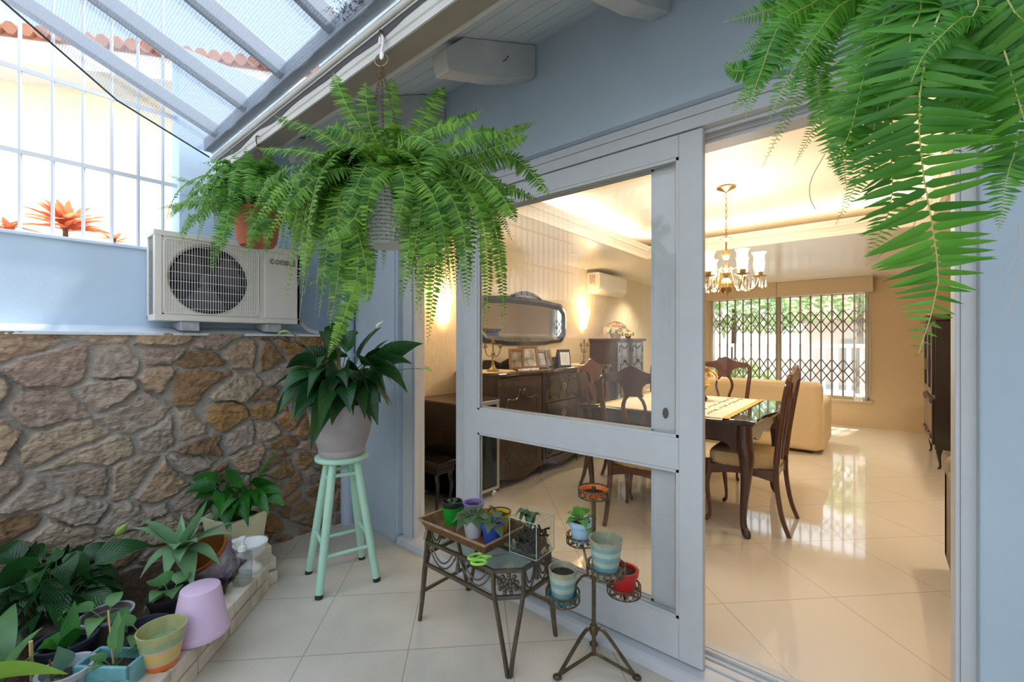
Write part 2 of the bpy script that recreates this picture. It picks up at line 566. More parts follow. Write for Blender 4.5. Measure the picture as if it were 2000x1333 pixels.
t.box(-2.24, 0.171, 0.042, 0.047, 0.044, 0.052).box(-2.24, 0.171, 0.092, 0.098, 0.044, 0.052).box(-2.24, 0.171, 0.125, 0.14, 0.044, 0.058).box(-2.24, 0.171, 0.155, 0.19, 0.044, 0.051)
struct(t.build('trim_sill', WHITE, smooth=False, bevel=0.002), 'white sill with sliding tracks under the glass door')


def leaf(name, label, x0, x1, y, lock):
    d = 0.036
    zs = (0.050, 0.213, 0.817, 0.947, 2.086, 2.176)
    m = MB()
    m.box(x0, x0 + 0.108, y, y + d, zs[0], zs[5]).box(x1 - 0.093, x1, y, y + d, zs[0], zs[5])
    for a, b in ((0, 1), (2, 3), (4, 5)):
        m.box(x0 + 0.108, x1 - 0.093, y, y + d, zs[a], zs[b])
    o = struct(m.build(name, WHITE, smooth=False, bevel=0.003), label)
    for a, b in ((1, 2), (3, 4)):
        xa, xb = x0 + 0.108, x1 - 0.093
        b_ = MB()
        e = 0.012
        for yy in (y + 0.005, y + d - 0.012):
            b_.box(xa, xa + e, yy, yy + 0.007, zs[a], zs[b]).box(xb - e, xb, yy, yy + 0.007, zs[a], zs[b])
            b_.box(xa, xb, yy, yy + 0.007, zs[a], zs[a] + e).box(xa, xb, yy, yy + 0.007, zs[b] - e, zs[b])
        struct(b_.build('glazing_bead', WHITE, o, smooth=False))
        g = MB().add([(xa, y + d / 2, zs[a]), (xb, y + d / 2, zs[a]), (xb, y + d / 2, zs[b]), (xa, y + d / 2, zs[b])], [(0, 1, 2, 3)])
        struct(g.build('pane', GLASS, o, smooth=False, fix=False))
    if lock:
        k = MB().prism([(0.013 * math.cos(a) * (1.0), 0.024 * math.sin(a)) for a in [2 * PI * i / 8 for i in range(8)]], y - 0.006, y + 0.002, lambda u, v, w: (lock + u, w, 1.035 + v))
        k.beam((lock, y - 0.007, 1.018), (lock, y - 0.007, 1.05), 0.009, 0.010, up=(0, 1, 0))
        k.build('lock', BLACKWOOD, o, smooth=False, bevel=0.002)
    return o


leaf('door_1', 'front white sliding door leaf with two glass panes', -1.862, -0.524, 0.002, None)
leaf('door_2', 'rear white sliding door leaf standing behind the front one', -1.985, -0.648, 0.052, -0.688)

# ------------------------------------------------------------------ stone boundary wall
def vor_wall():
    """rubble stones: every stone its own relief, mortar between"""
    r = np.random.RandomState(5)
    y0, y1, z0, z1 = -2.6, -0.04, 0.0, 1.385
    seeds = []
    tries = 0
    while tries < 6000 and len(seeds) < 150:
        tries += 1
        p = np.array([r.uniform(y0 - 0.2, y1 + 0.1), r.uniform(z0 - 0.1, z1 + 0.12)])
        near = p[0] > -0.62
        mind = (0.085 if near else 0.15) * r.uniform(0.6, 1.55)
        if all(abs(p[0] - q[0]) * 0.80 + 0 > mind or abs(p[1] - q[1]) * 1.15 > mind or math.hypot((p[0] - q[0]) * 0.80, (p[1] - q[1]) * 1.15) > mind for q in seeds):
            seeds.append(p)
    S = np.array(seeds)
    ny, nz = int((y1 - y0) / 0.006), int((z1 - z0) / 0.006)
    Y, Z = np.meshgrid(np.linspace(y0, y1, ny), np.linspace(z0, z1, nz))

    def vnoise(f, seed):
        rr = np.random.RandomState(seed)
        g = rr.rand(64, 64)
        a, b = (Y - y0) * f, (Z - z0) * f
        ia, ib = np.floor(a).astype(int), np.floor(b).astype(int)
        fa, fb = a - ia, b - ib
        fa, fb = fa * fa * (3 - 2 * fa), fb * fb * (3 - 2 * fb)
        G = lambda i, j: g[i % 64, j % 64]
        return (G(ia, ib) * (1 - fa) + G(ia + 1, ib) * fa) * (1 - fb) + (G(ia, ib + 1) * (1 - fa) + G(ia + 1, ib + 1) * fa) * fb - 0.5
    wy = Y + 0.085 * vnoise(4.5, 1) + 0.020 * vnoise(17, 2) + 0.012 * vnoise(43, 32)
    wz = Z + 0.085 * vnoise(4.5, 3) + 0.020 * vnoise(17, 4) + 0.012 * vnoise(43, 34)
    D = np.stack([np.hypot((wy - s[0]) * 0.80, (wz - s[1]) * 1.15) for s in S], 0)
    o = np.argsort(D, 0)[:2]
    d1 = np.take_along_axis(D, o[:1], 0)[0]
    d2 = np.take_along_axis(D, o[1:2], 0)[0]
    cell = o[0]
    e = (d2 - d1) / 2
    mort = 0.0045 + 0.007 * vnoise(9, 9)
    k = np.clip((e - mort) / 0.011, 0, 1)
    k = k * k * (3 - 2 * k)
    tilt = r.uniform(-0.13, 0.13, (len(S), 2))
    hgt = r.uniform(0.016, 0.030, len(S))
    sy, sz = S[cell, 0], S[cell, 1]
    face = hgt[cell] + tilt[cell, 0] * (Y - sy) + tilt[cell, 1] * (Z - sz)
    ang = r.uniform(-0.5, 0.9, len(S))[cell]
    str_ = (Z * np.cos(ang) - Y * np.sin(ang)) * 26 + 2.2 * vnoise(11, 14)
    strata = (str_ - np.floor(str_))
    ridg = np.abs(vnoise(13, 11)) * 0.024 + np.abs(vnoise(34, 12)) * 0.013 + vnoise(80, 13) * 0.008 + strata * 0.0065 * (0.4 + vnoise(6, 15)).clip(0, 1)
    h = k * (np.clip(face, 0.008, 0.05) + ridg) + (1 - k) * (vnoise(50, 20) * 0.006 + 0.002)
    vs = [(-3.068 + float(h[i, j]), float(Y[i, j]), float(Z[i, j])) for i in range(nz) for j in range(ny)]
    fs = [(i * ny + j, i * ny + j + 1, (i + 1) * ny + j + 1, (i + 1) * ny + j) for i in range(nz - 1) for j in range(ny - 1)]
    mb = MB().add(vs, fs)
    m, nt, N, L, p, out = newmat('rubble_stone')
    at_ = N.new('ShaderNodeAttribute')
    at_.attribute_name = 'stone'
    ma = N.new('ShaderNodeAttribute')
    ma.attribute_name = 'face'
    tc = N.new('ShaderNodeTexCoord')
    n1 = N.new('ShaderNodeTexNoise')
    n1.inputs['Scale'].default_value = 16
    n1.inputs['Detail'].default_value = 8
    n1.inputs['Roughness'].default_value = 0.65
    mp = N.new('ShaderNodeMapping')
    mp.inputs['Scale'].default_value = (1, 1, 2.2)
    mp.inputs['Rotation'].default_value = (R(25), 0, 0)
    L.new(tc.outputs['Object'], mp.inputs[0])
    L.new(mp.outputs[0], n1.inputs['Vector'])
    mm = N.new('ShaderNodeMapRange')
    mm.inputs['From Min'].default_value = 0.25
    mm.inputs['From Max'].default_value = 0.75
    mm.inputs['To Min'].default_value = 0.50
    mm.inputs['To Max'].default_value = 1.42
    L.new(n1.outputs['Fac'], mm.inputs['Value'])
    mu = N.new('ShaderNodeMix')
    mu.data_type = 'RGBA'
    mu.blend_type = 'MULTIPLY'
    mu.inputs['Factor'].default_value = 1
    cb = N.new('ShaderNodeCombineColor')
    for i in range(3):
        L.new(mm.outputs[0], cb.inputs[i])
    L.new(at_.outputs['Color'], mu.inputs['A'])
    L.new(cb.outputs[0], mu.inputs['B'])
    mx = N.new('ShaderNodeMix')
    mx.data_type = 'RGBA'
    mx.inputs['A'].default_value = (0.37, 0.335, 0.30, 1)
    L.new(ma.outputs['Fac'], mx.inputs['Factor'])
    L.new(mu.outputs['Result'], mx.inputs['B'])
    L.new(mx.outputs['Result'], p.inputs['Base Color'])
    p.inputs['Roughness'].default_value = 0.85
    p.inputs['Specular IOR Level'].default_value = 0.3
    n2 = N.new('ShaderNodeTexNoise')
    n2.inputs['Scale'].default_value = 55
    n2.inputs['Detail'].default_value = 8
    L.new(mp.outputs[0], n2.inputs['Vector'])
    bp = N.new('ShaderNodeBump')
    bp.inputs['Strength'].default_value = 1.0
    bp.inputs['Distance'].default_value = 0.012
    L.new(n2.outputs['Fac'], bp.inputs['Height'])
    L.new(bp.outputs[0], p.inputs['Normal'])
    ob = mb.build('wall_stone', m, fix=False, smooth=True, angle=60)
    greys = [(0.43, 0.335, 0.25), (0.40, 0.29, 0.235), (0.46, 0.36, 0.265), (0.37, 0.28, 0.225), (0.43, 0.305, 0.21), (0.40, 0.325, 0.27)]
    ochre = [(0.34, 0.195, 0.082), (0.27, 0.16, 0.075), (0.37, 0.215, 0.088), (0.25, 0.155, 0.088), (0.30, 0.18, 0.095)]
    cols = []
    for s in S:
        q = min(1, max(0, (s[0] + 1.25) / 0.85))
        cols.append(ochre[r.randint(len(ochre))] if r.rand() < q * 0.85 + 0.04 else greys[r.randint(len(greys))])
    cols = np.array(cols)
    ca = ob.data.attributes.new('stone', 'FLOAT_COLOR', 'POINT')
    C = np.ones((nz * ny, 4), dtype=np.float32)
    C[:, :3] = cols[cell.ravel()]
    ca.data.foreach_set('color', C.ravel())
    fa = ob.data.attributes.new('face', 'FLOAT', 'POINT')
    fa.data.foreach_set('value', np.clip(k, 0, 1).astype(np.float32).ravel())
    return struct(ob, 'rubble stone wall of brown and ochre blocks beside the patio')


vor_wall()
struct(MB().box(-3.35, -3.07, -4.0, -0.04, -0.1, 1.37).build('wall_boundary_core', OLDWHITE, smooth=False))
struct(MB().prism([(-3.035, 1.372), (-3.035, 1.386), (-3.19, 1.424), (-3.35, 1.424), (-3.35, 1.372)], -4.0, -0.04, lambda u, v, w: (u, w, v)).build('trim_coping', M('pale_blue_coping', (0.66, 0.73, 0.80), 0.7, var=0.12, vscale=9), smooth=False), 'pale blue sloping coping on the stone wall')
struct(MB().box(-3.35, -3.19, -4.0, -0.04, 1.42, 1.855).build('wall_boundary_upper', M('pale_blue_paint', (0.55, 0.68, 0.82), 0.75, var=0.06, vscale=3, bump=0.1, bscale=35), smooth=False), 'pale blue rendered wall above the stone')
struct(MB().box(-3.37, -3.172, -4.0, -1.06, 1.855, 1.872).build('trim_cap', M('cap_blue', (0.60, 0.70, 0.82), 0.6), smooth=False, bevel=0.003), 'pale blue cap under the white security bars')
struct(MB().box(-3.35, -3.19, -1.058, -0.04, 1.855, 3.1).build('wall_boundary_pier', M('pier_blue', (0.50, 0.64, 0.80), 0.75, bump=0.08), smooth=False), 'pale blue pier where the bars end')
struct(MB().box(-3.35, 2.1, -4.1, -4.0, -0.1, 2.5).build('wall_back', M('white_render', (0.72, 0.74, 0.76), 0.8), smooth=False), 'white wall closing the patio')
struct(MB().box(2.1, 2.2, -4.0, 0.2, -0.1, 2.6).build('wall_patio_right', BLUE, smooth=False), 'blue wall closing the patio at the right')

g = thing('security_grille', 'white painted security bars standing on the pale blue wall', 'security bars', (-3.255, -1.687, 1.872))
for k in range(-14, 6):
    MB().tube([(0, 0.1125 * k, 0), (0, 0.1125 * k, 1.55)], 0.0085, 6).build('bar', BARW, g)
for z in (0.405, 0.815):
    MB().beam((0.004, -1.65, z), (0.004, 0.63, z), 0.008, 0.022).build('rail', BARW, g, smooth=False)

# ------------------------------------------------------------------ eave
e = MB()
sl = 0.456
soff = lambda y: 2.815 - sl * (-0.04 - y)
ny = 7
for i in range(ny):
    ya = -0.04 - 0.71 * i / ny
    yb = -0.04 - 0.71 * (i + 1) / ny + 0.004
    e.add([(x, y, soff(y) + dz) for x in (-3.3, 2.1) for dz in (0, 0.018) for y in (ya, yb)], [(0, 1, 5, 4), (2, 6, 7, 3), (0, 4, 6, 2), (1, 3, 7, 5), (0, 2, 3, 1), (4, 5, 7, 6)])
eave = struct(e.build('ceiling_eave', PLANKW, smooth=False), 'white painted soffit boards under the eave')
for x in (-2.68, -2.01, -1.34, -0.67, 0.0, 0.67):
    struct(MB().prism([(-0.045, 2.81), (-0.045, 2.65), (-0.32, 2.515), (-0.62, 2.41), (-0.64, 2.485), (-0.537, 2.586)], x - 0.04, x + 0.04, lambda u, v, w: (w, u, v)).build('rafter_tail', OLDWHITE, eave, smooth=False, bevel=0.004))
struct(MB().add([(x, y, z) for x in (-3.3, 2.1) for y, z in ((-0.76, 2.53), (-0.76, 2.56), (3.4, 4.42), (3.4, 4.39))], [(0, 1, 2, 3), (4, 7, 6, 5), (0, 4, 5, 1), (1, 5, 6, 2), (2, 6, 7, 3), (3, 7, 4, 0)]).build('roof_slab', M('roof_tile_dark', (0.35, 0.16, 0.10), 0.8), smooth=False), 'roof slope of the house')
struct(MB().box(-3.3, 2.1, -0.785, -0.755, 2.392, 2.53).build('trim_fascia', OLDWHITE, smooth=False, bevel=0.003), 'white fascia board at the rafter ends')
MB().tube([(-1.293, -0.30, 2.60), (-1.275, -0.30, 2.602), (-1.262, -0.30, 2.612)], 0.0028, 6).build('bent_nail', RUST, bpy.data.objects['rafter_tail.002'])
_rp = MB().tube(spline([(-2.03, -0.786, 2.478), (-2.03, -0.80, 2.474), (-1.99, -0.806, 2.468), (-1.945, -0.808, 2.462)], 8), 0.004, 6).build('rusty_peg', RUST, bpy.data.objects['trim_fascia'])
gt = thing('roof_gutter', 'weathered white metal gutter along the eave', 'gutter', (0, 0, 0))
MB().prism([(-0.875, 2.38), (-0.79, 2.38), (-0.79, 2.47), (-0.794, 2.47), (-0.794, 2.384), (-0.871, 2.384), (-0.871, 2.41), (-0.877, 2.414), (-0.877, 2.47), (-0.881, 2.47), (-0.881, 2.408), (-0.875, 2.404)], -3.17, 2.09, lambda u, v, w: (w, u, v)).build('trough', OLDWHITE, gt, smooth=False)
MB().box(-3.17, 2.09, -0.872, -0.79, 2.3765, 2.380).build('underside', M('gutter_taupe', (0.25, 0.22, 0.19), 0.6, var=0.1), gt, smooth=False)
MB().tube([(-3.17, -0.898, 2.466), (2.09, -0.898, 2.466)], 0.013, 10).build('edge_pipe', OLDWHITE, gt)

# ------------------------------------------------------------------ shade cloth on steel bars
pg = thing('pergola_frame', 'grey steel bars sloping above the shade cloth', 'pergola', (0, 0, 0))
zb = lambda y: 2.505 + 0.40 * (-0.95 - y)
for x in (-2.90, -2.46, -2.02, -1.58, -1.14, -0.70, -0.26, 0.18, 0.62, 1.06, 1.5):
    MB().beam((x, -0.945, zb(-0.945) + 0.035), (x, -4.0, zb(-4.0) + 0.035), 0.052, 0.065).build('rafter_bar', GREYPAINT, pg, smooth=False, bevel=0.003)
MB().box(-3.12, 2.05, -0.955, -0.905, 2.488, 2.56).build('edge_beam', GREYPAINT, pg, smooth=False, bevel=0.003)
MB().box(-3.0, 2.05, -4.0, -3.94, zb(-4.0) - 0.03, zb(-4.0) + 0.07).build('back_beam', GREYPAINT, pg, smooth=False, bevel=0.003)


def shade():
    m, nt, N, L, p, out = newmat('shade_net')
    N.remove(p)
    tc = N.new('ShaderNodeTexCoord')
    sp = N.new('ShaderNodeSeparateXYZ')
    L.new(tc.outputs['Object'], sp.inputs[0])

    def lines(sock, scale, lo, hi):
        f = N.new('ShaderNodeMath'); f.operation = 'MULTIPLY'; f.inputs[1].default_value = scale
        L.new(sock, f.inputs[0])
        g_ = N.new('ShaderNodeMath'); g_.operation = 'PINGPONG'; g_.inputs[1].default_value = 0.5
        L.new(f.outputs[0], g_.inputs[0])
        r_ = N.new('ShaderNodeMapRange')
        r_.inputs['From Min'].default_value = lo
        r_.inputs['From Max'].default_value = hi
        L.new(g_.outputs[0], r_.inputs['Value'])
        return r_.outputs[0]
    a = lines(sp.outputs[1], 105, 0.34, 0.42)
    b = lines(sp.outputs[0], 150, 0.36, 0.44)
    mx = N.new('ShaderNodeMath'); mx.operation = 'MAXIMUM'
    L.new(a, mx.inputs[0]); L.new(b, mx.inputs[1])
    n = N.new('ShaderNodeTexNoise'); n.inputs['Scale'].default_value = 90; n.inputs['Detail'].default_value = 5
    L.new(tc.outputs['Object'], n.inputs['Vector'])
    k = N.new('ShaderNodeMath'); k.operation = 'MULTIPLY_ADD'; k.inputs[1].default_value = 0.34; k.inputs[2].default_value = 0.10
    L.new(mx.outputs[0], k.inputs[0])
    k2 = N.new('ShaderNodeMath'); k2.operation = 'MULTIPLY_ADD'; k2.inputs[1].default_value = 0.40
    L.new(n.outputs['Fac'], k2.inputs[0]); L.new(k.outputs[0], k2.inputs[2])
    d = N.new('ShaderNodeBsdfDiffuse'); d.inputs['Color'].default_value = (0.20, 0.235, 0.29, 1)
    tl = N.new('ShaderNodeBsdfTranslucent'); tl.inputs['Color'].default_value = (0.20, 0.24, 0.30, 1)
    m1 = N.new('ShaderNodeMixShader'); m1.inputs[0].default_value = 0.5
    L.new(d.outputs[0], m1.inputs[1]); L.new(tl.outputs[0], m1.inputs[2])
    t = N.new('ShaderNodeBsdfTransparent')
    m2 = N.new('ShaderNodeMixShader')
    L.new(k2.outputs[0], m2.inputs[0]); L.new(t.outputs[0], m2.inputs[1]); L.new(m1.outputs[0], m2.inputs[2])
    L.new(m2.outputs[0], out.inputs['Surface'])
    return m


NET = shade()
sn = MB()
g = []
ys = [-0.90, -0.93, -1.0, -1.1, -1.2, -1.35, -1.5, -1.76, -2.0, -2.4, -2.8, -3.2, -3.6, -3.97]
left = lambda y: -3.10 if y > -1.35 else (-3.10 + (-1.35 - y) * 0.66 if y > -1.76 else -2.83 + (-1.76 - y) * 0.2)
for y in ys:
    row = []
    for i in range(25):
        u = i / 24
        x = left(y) + (2.05 - left(y)) * u
        z = zb(min(y, -0.93)) - 0.012 - 0.012 * abs(math.sin(u * 37)) - (0.03 * (1 - min(1, u * 9)) if y < -0.93 else 0)
        if y > -0.92:
            z = 2.462
        row.append((x, y, z))
    g.append(row)
sn.sheet(g, uv=True)
sc_ = sn.build('shade_cloth', NET, smooth=True, fix=False, uv=True)
tag(sc_, 'grey mesh shade cloth stretched from the gutter over the patio', 'shade cloth')
MB().tube([Vector((left(y) , y, zb(min(y, -0.93)) - 0.045)) for y in ys[1:]], 0.005, 6).build('hem_cord', BLACKP, sc_)
f = MB()
f.sheet([[(x, -0.884, 2.455 - 0.0), (x, -0.885, 2.437 - 0.012 * abs(math.sin(x * 5.1)) - 0.007 * math.sin(x * 13))] for x in [-3.13 + 0.05 * i for i in range(104)]], uv=True)
f.build('folded_edge', M('folded_net', (0.07, 0.075, 0.085), 0.9), sc_, fix=False)

# dry leaves caught on the net
def blade(mb, p, d, l, w, up):
    d, up = Vector(d).normalized(), Vector(up)
    s = d.cross(up).normalized()
    p = Vector(p)
    n = s.cross(d)
    mb.add([p, p + d * l * 0.45 + s * w + n * w * 0.3, p + d * l, p + d * l * 0.45 - s * w + n * w * 0.3], [(0, 1, 2), (0, 2, 3)])


r2 = random.Random(3)
for i, (px, py, d) in enumerate([(690, 52, 1.72), (697, 38, 1.70)]):
    m = MB()
    p = at(px, py, d)
    q = [at(px + 4 - 22 * t + 6 * i, py + 14 - 34 * t + (0 if i == 0 else -8) * t, d) for t in [k / 8 for k in range(9)]]
    m.sheet([[a + RGT * 0.0145 * math.sin(PI * (k + 0.4) / 9.0), a + FWD * 0.012, a - RGT * 0.0145 * math.sin(PI * (k + 0.4) / 9.0)] for k, a in enumerate(q)])
    tag(m.build('dry_leaf', DRY, fix=False), ['brown curled dry leaf lying on the shade cloth by the gutter', 'narrow dark dry leaf sticking up on the shade cloth'][i], 'dry leaf')
m = MB()
for i in range(260):
    x = -1.46 + r2.uniform(-0.05, 0.26) + r2.gauss(0, 0.03)
    y = -0.955 - abs(r2.gauss(0, 0.035))
    d = Vector((r2.uniform(-1, 1), r2.uniform(-1, 1), r2.uniform(0, 0.5)))
    blade(m, (x, y, zb(y) - 0.006), d, r2.uniform(0.008, 0.03), r2.uniform(0.001, 0.004), (0.2, 0.1, 1))
tag(m.build('leaf_litter', DRY, fix=False, smooth=False), 'dark crumbled leaf litter caught along the net edge', 'leaf litter', kind='stuff')

# downpipe in the corner
dp = thing('downpipe', 'pale blue downpipe in the corner beside the stone wall', 'downpipe', (-3.0, -0.09, 0))
PIPEB = M('pipe_blue', (0.50, 0.58, 0.72), 0.5)
MB().tube([(0, 0, 0.0), (0, 0, 2.36)], 0.047, 18).build('pipe', PIPEB, dp)
MB().tube([(0, 0, 1.22), (0, 0, 1.25)], 0.053, 18).build('bracket', PIPEB, dp)
struct(MB().box(-2.50, -2.475, -0.052, -0.03, 0.0, 2.2).build('trim_wall_strip', BLUE, smooth=False, bevel=0.004))

# ------------------------------------------------------------------ neighbour's house beyond the bars
ND = Vector((0.591, 0.806, 0))
NN = Vector((0.806, -0.591, 0))
NP = Vector((-7.39, -1.71, 0))
nb = thing('neighbour_house', 'cream neighbouring house with terracotta roof edge beyond the bars', 'house', NP, math.atan2(ND.y, ND.x))
MB().box(-8, 5.5, 0.0, 0.3, -0.1, 4.3).build('wall', M('cream_render', (0.86, 0.76, 0.56), 0.9, var=0.05, vscale=1), nb, smooth=False)
MB().box(-8, 5.0, -0.45, 0.3, 4.20, 4.45).build('eave_board', M('white_board', (0.82, 0.82, 0.82), 0.7), nb, smooth=False)
m = MB()
for i in range(100):
    x = -8 + 0.13 * i
    m.tube([(x, -0.52, 4.50), (x, 2.5, 5.3)], 0.060, 8)
m.box(-8, 5.0, -0.46, 2.5, 4.44, 4.49)
m.build('tile_roof', M('roof_terracotta', (0.52, 0.24, 0.15), 0.8, var=0.3, vscale=3), nb)
nw = MB().box(-8, 3.6, -1.6, -1.2, -0.1, 2.0).build('neighbour_planter_wall', M('planter_white', (0.82, 0.80, 0.76), 0.9), smooth=False)
nw.location = NP
nw.rotation_euler = (0, 0, math.atan2(ND.y, ND.x))
tag(nw, 'white garden planter wall beyond the bars holding the coral plants', 'planter wall')


def spiky(name, label, c, n, l, w, mat, seed, grp=None, elev=(0.15, 1.3)):
    r = random.Random(seed)
    t = thing(name, label, 'plant', c, 0, grp)
    m = MB()
    for i in range(n):
        a = r.uniform(0, 2 * PI)
        el = r.uniform(*elev)
        d = Vector((math.cos(a) * math.cos(el), math.sin(a) * math.cos(el), math.sin(el)))
        ll = l * r.uniform(0.6, 1.1)
        q = bez((0, 0, r.uniform(0, 0.12)), d * ll * 0.6 + Vector((0, 0, 0.1 * ll)), d * ll - Vector((0, 0, ll * 0.15)), 5)
        s = d.cross(Vector((0, 0, 1))).normalized()
        m.sheet([[p + s * w * k, p - s * w * k * 0 - Vector((0, 0, w * 0.4 * k)), p - s * w * k] for p, k in zip(q, (0.5, 0.9, 1, 0.85, 0.5, 0.03))])
    m.build('foliage', mat, t, fix=False)
    MB().tube([(0, 0, -0.25), (0, 0, 0.1)], 0.02, 6).build('stem', DRY, t)
    return t


spiky('cordyline', 'coral red spiky cordyline behind the middle of the security bars', at(128, 452, 4.05), 60, 0.34, 0.03, REDLEAF, 4)
spiky('cordyline', 'small coral spiky cordyline at the far left behind the bars', at(20, 462, 4.1), 26, 0.22, 0.024, REDLEAF, 5)
spiky('cordyline', 'low coral sprig behind the bars next to the outdoor cooling unit', at(222, 482, 3.9), 10, 0.16, 0.018, REDLEAF, 6)

# ------------------------------------------------------------------ window in the far wall
wf = MB()
x0, x1, z0, z1 = -2.33, -0.08, 0.45, 2.10
for a, b in ((x0, x0 + 0.05), (x1 - 0.05, x1), (-1.28, -1.225)):
    wf.box(a, b, 6.60, 6.72, z0, z1)
wf.box(x0, x1, 6.60, 6.72, z0, z0 + 0.05).box(x0, x1, 6.60, 6.72, z1 - 0.05, z1)
WOODF = M('window_cream', (0.60, 0.50, 0.36), 0.5)
win = struct(wf.build('window_1', WOODF, smooth=False, bevel=0.004), 'wide window in the far living room wall')
struct(MB().add([(x0, 6.70, z0), (x1, 6.70, z0), (x1, 6.70, z1), (x0, 6.70, z1)], [(0, 1, 2, 3)]).build('pane', GLASS, win, smooth=False, fix=False))
struct(MB().box(x0 - 0.03, x1 + 0.03, 6.565, 6.61, z0 - 0.035, z0).build('window_sill', WOODF, win, smooth=False, bevel=0.003))
vl = thing('pelmet', 'cream box pelmet along the top of the far window', 'pelmet', (0, 0, 0))
VAL = M('pelmet_cream', (0.62, 0.50, 0.33), 0.6)
MB().box(-2.40, -1.262, 6.42, 6.598, 2.06, 2.288).build('left_board', VAL, vl, smooth=False, bevel=0.003)
MB().box(-1.256, -0.05, 6.42, 6.598, 2.06, 2.288).build('right_board', VAL, vl, smooth=False, bevel=0.003)
GRI = M('gate_steel', (0.24, 0.21, 0.18), 0.5, metal=0.3)
for pi, (a, b, lab) in enumerate(((-2.28, -1.28, 'folding lattice window grille left of the mullion'), (-1.225, -0.13, 'folding lattice window grille right of the mullion'))):
    gg = thing('folding_grille', lab, 'window grille', (a, 6.56, 0.5), 0, 'folding window grilles')
    n = 8
    st = (b - a) / n
    for i in range(n + 1):
        MB().box(st * i - 0.011, st * i + 0.011, -0.009, 0.009, 0.0, 1.56).build('upright', GRI, gg, smooth=False)
    for zz in ((0.30, 0.46), (1.06, 1.22)):
        l = MB()
        for zc in zz:
            for i in range(n):
                for s in (1, -1):
                    l.beam((st * i, -0.004, zc - s * 0.10), (st * (i + 1), -0.004, zc + s * 0.10), 0.016, 0.007, up=(0, 1, 0))
        l.build('lattice', GRI, gg, smooth=False)
SHEER, _nt, _N, _L, _p, _o = newmat('sheer_curtain')
_t = _N.new('ShaderNodeBsdfTransparent'); _tl = _N.new('ShaderNodeBsdfTranslucent'); _tl.inputs[0].default_value = (0.9, 0.86, 0.76, 1)
_mx = _N.new('ShaderNodeMixShader'); _mx.inputs[0].default_value = 0.38
_L.new(_t.outputs[0], _mx.inputs[1]); _L.new(_tl.outputs[0], _mx.inputs[2]); _L.new(_mx.outputs[0], _o.inputs['Surface'])
for a, b, lab in ((-2.36, -2.20, 'white sheer curtain gathered at the left of the far window'), (-0.28, -0.08, 'white sheer curtain gathered at the right of the far window')):
    tag(MB().sheet([[(a + (b - a) * i / 30, 6.50 + 0.014 * math.sin(i * 1.3), z) for i in range(31)] for z in (0.44, 1.2, 2.07)]).build('sheer_curtain', SHEER, fix=False), lab, 'curtain', 'sheer curtains')

# garden seen through it
fe = thing('garden_fence', 'white baluster fence in the sunny garden beyond the window', 'fence', (-1.4, 9.6, -0.1))
FW = M('fence_white', (0.85, 0.85, 0.85), 0.7)
MB().box(-5, 5, -0.06, 0.06, 1.30, 1.38).box(-5, 5, -0.08, 0.08, 0, 0.35).build('rails', FW, fe, smooth=False)
m = MB()
for i in range(46):
    m.box(-4.9 + 0.215 * i, -4.82 + 0.215 * i, -0.03, 0.03, 0.3, 1.32)
m.build('pickets', FW, fe, smooth=False)
h = thing('house', 'low white house with red tiled roof beyond the garden fence', 'house', (0.3, 16, -0.1))
MB().box(-2.2, 3.5, 0, 4, 0, 2.2).build('wall', M('pink_render', (0.80, 0.68, 0.60), 0.9), h, smooth=False)
MB().prism([(-0.5, 2.15), (2, 3.3), (4.5, 2.15)], -2.6, 4, lambda u, v, w: (w, u, v)).build('roof', M('red_tiles', (0.55, 0.25, 0.17), 0.8, var=0.2), h, smooth=False)
MB().box(-1.2, 0.6, -0.05, 0, 0.5, 1.5).build('garage_door', M('garage_grey', (0.45, 0.42, 0.40), 0.7), h, smooth=False)


def bush(name, label, c, rad, n, size, mat, seed, trunk=0.0):
    r = random.Random(seed)
    t = thing(name, label, 'tree' if trunk else 'bush', c)
    m = MB()
    for i in range(n):
        a, el, q = r.uniform(0, 2 * PI), r.uniform(-0.5, 1.5), r.uniform(0.55, 1) ** 0.5
        p = Vector((math.cos(a) * math.cos(el) * rad[0], math.sin(a) * math.cos(el) * rad[1], trunk + rad[2] * (0.5 + 0.5 * math.sin(el)))) * 1.0
        p = Vector((p.x * q, p.y * q, p.z))
        blade(m, p, (r.uniform(-1, 1), r.uniform(-1, 1), r.uniform(-0.6, 0.8)), size * r.uniform(0.6, 1.3), size * 0.22, (r.uniform(-1, 1), r.uniform(-1, 1), 1.3))
    m.build('foliage', mat, t, fix=False, smooth=False)
    MB().tube([(0, 0, 0), (0.05, 0, trunk + rad[2] * 0.6)], 0.07, 7).build('trunk', DRY, t)


BUSHM = leafmat('garden_leaf', (0.20, 0.36, 0.12), (0.48, 0.64, 0.30), 0.6, 0.35)
bush('garden_tree', 'leafy green tree outside the left half of the far window', (-3.1, 11.5, -0.1), (1.5, 1.0, 1.9), 1500, 0.28, BUSHM, 1, 1.2)
bush('garden_tree', 'dark green tree outside the right half of the far window', (-0.4, 13.5, -0.1), (1.7, 1.0, 2.0), 1300, 0.28, BUSHM, 2, 1.5)
bush('garden_bush', 'round green bush beside the garden fence', (-2.3, 8.5, -0.1), (0.8, 0.45, 0.9), 500, 0.2, BUSHM, 3)
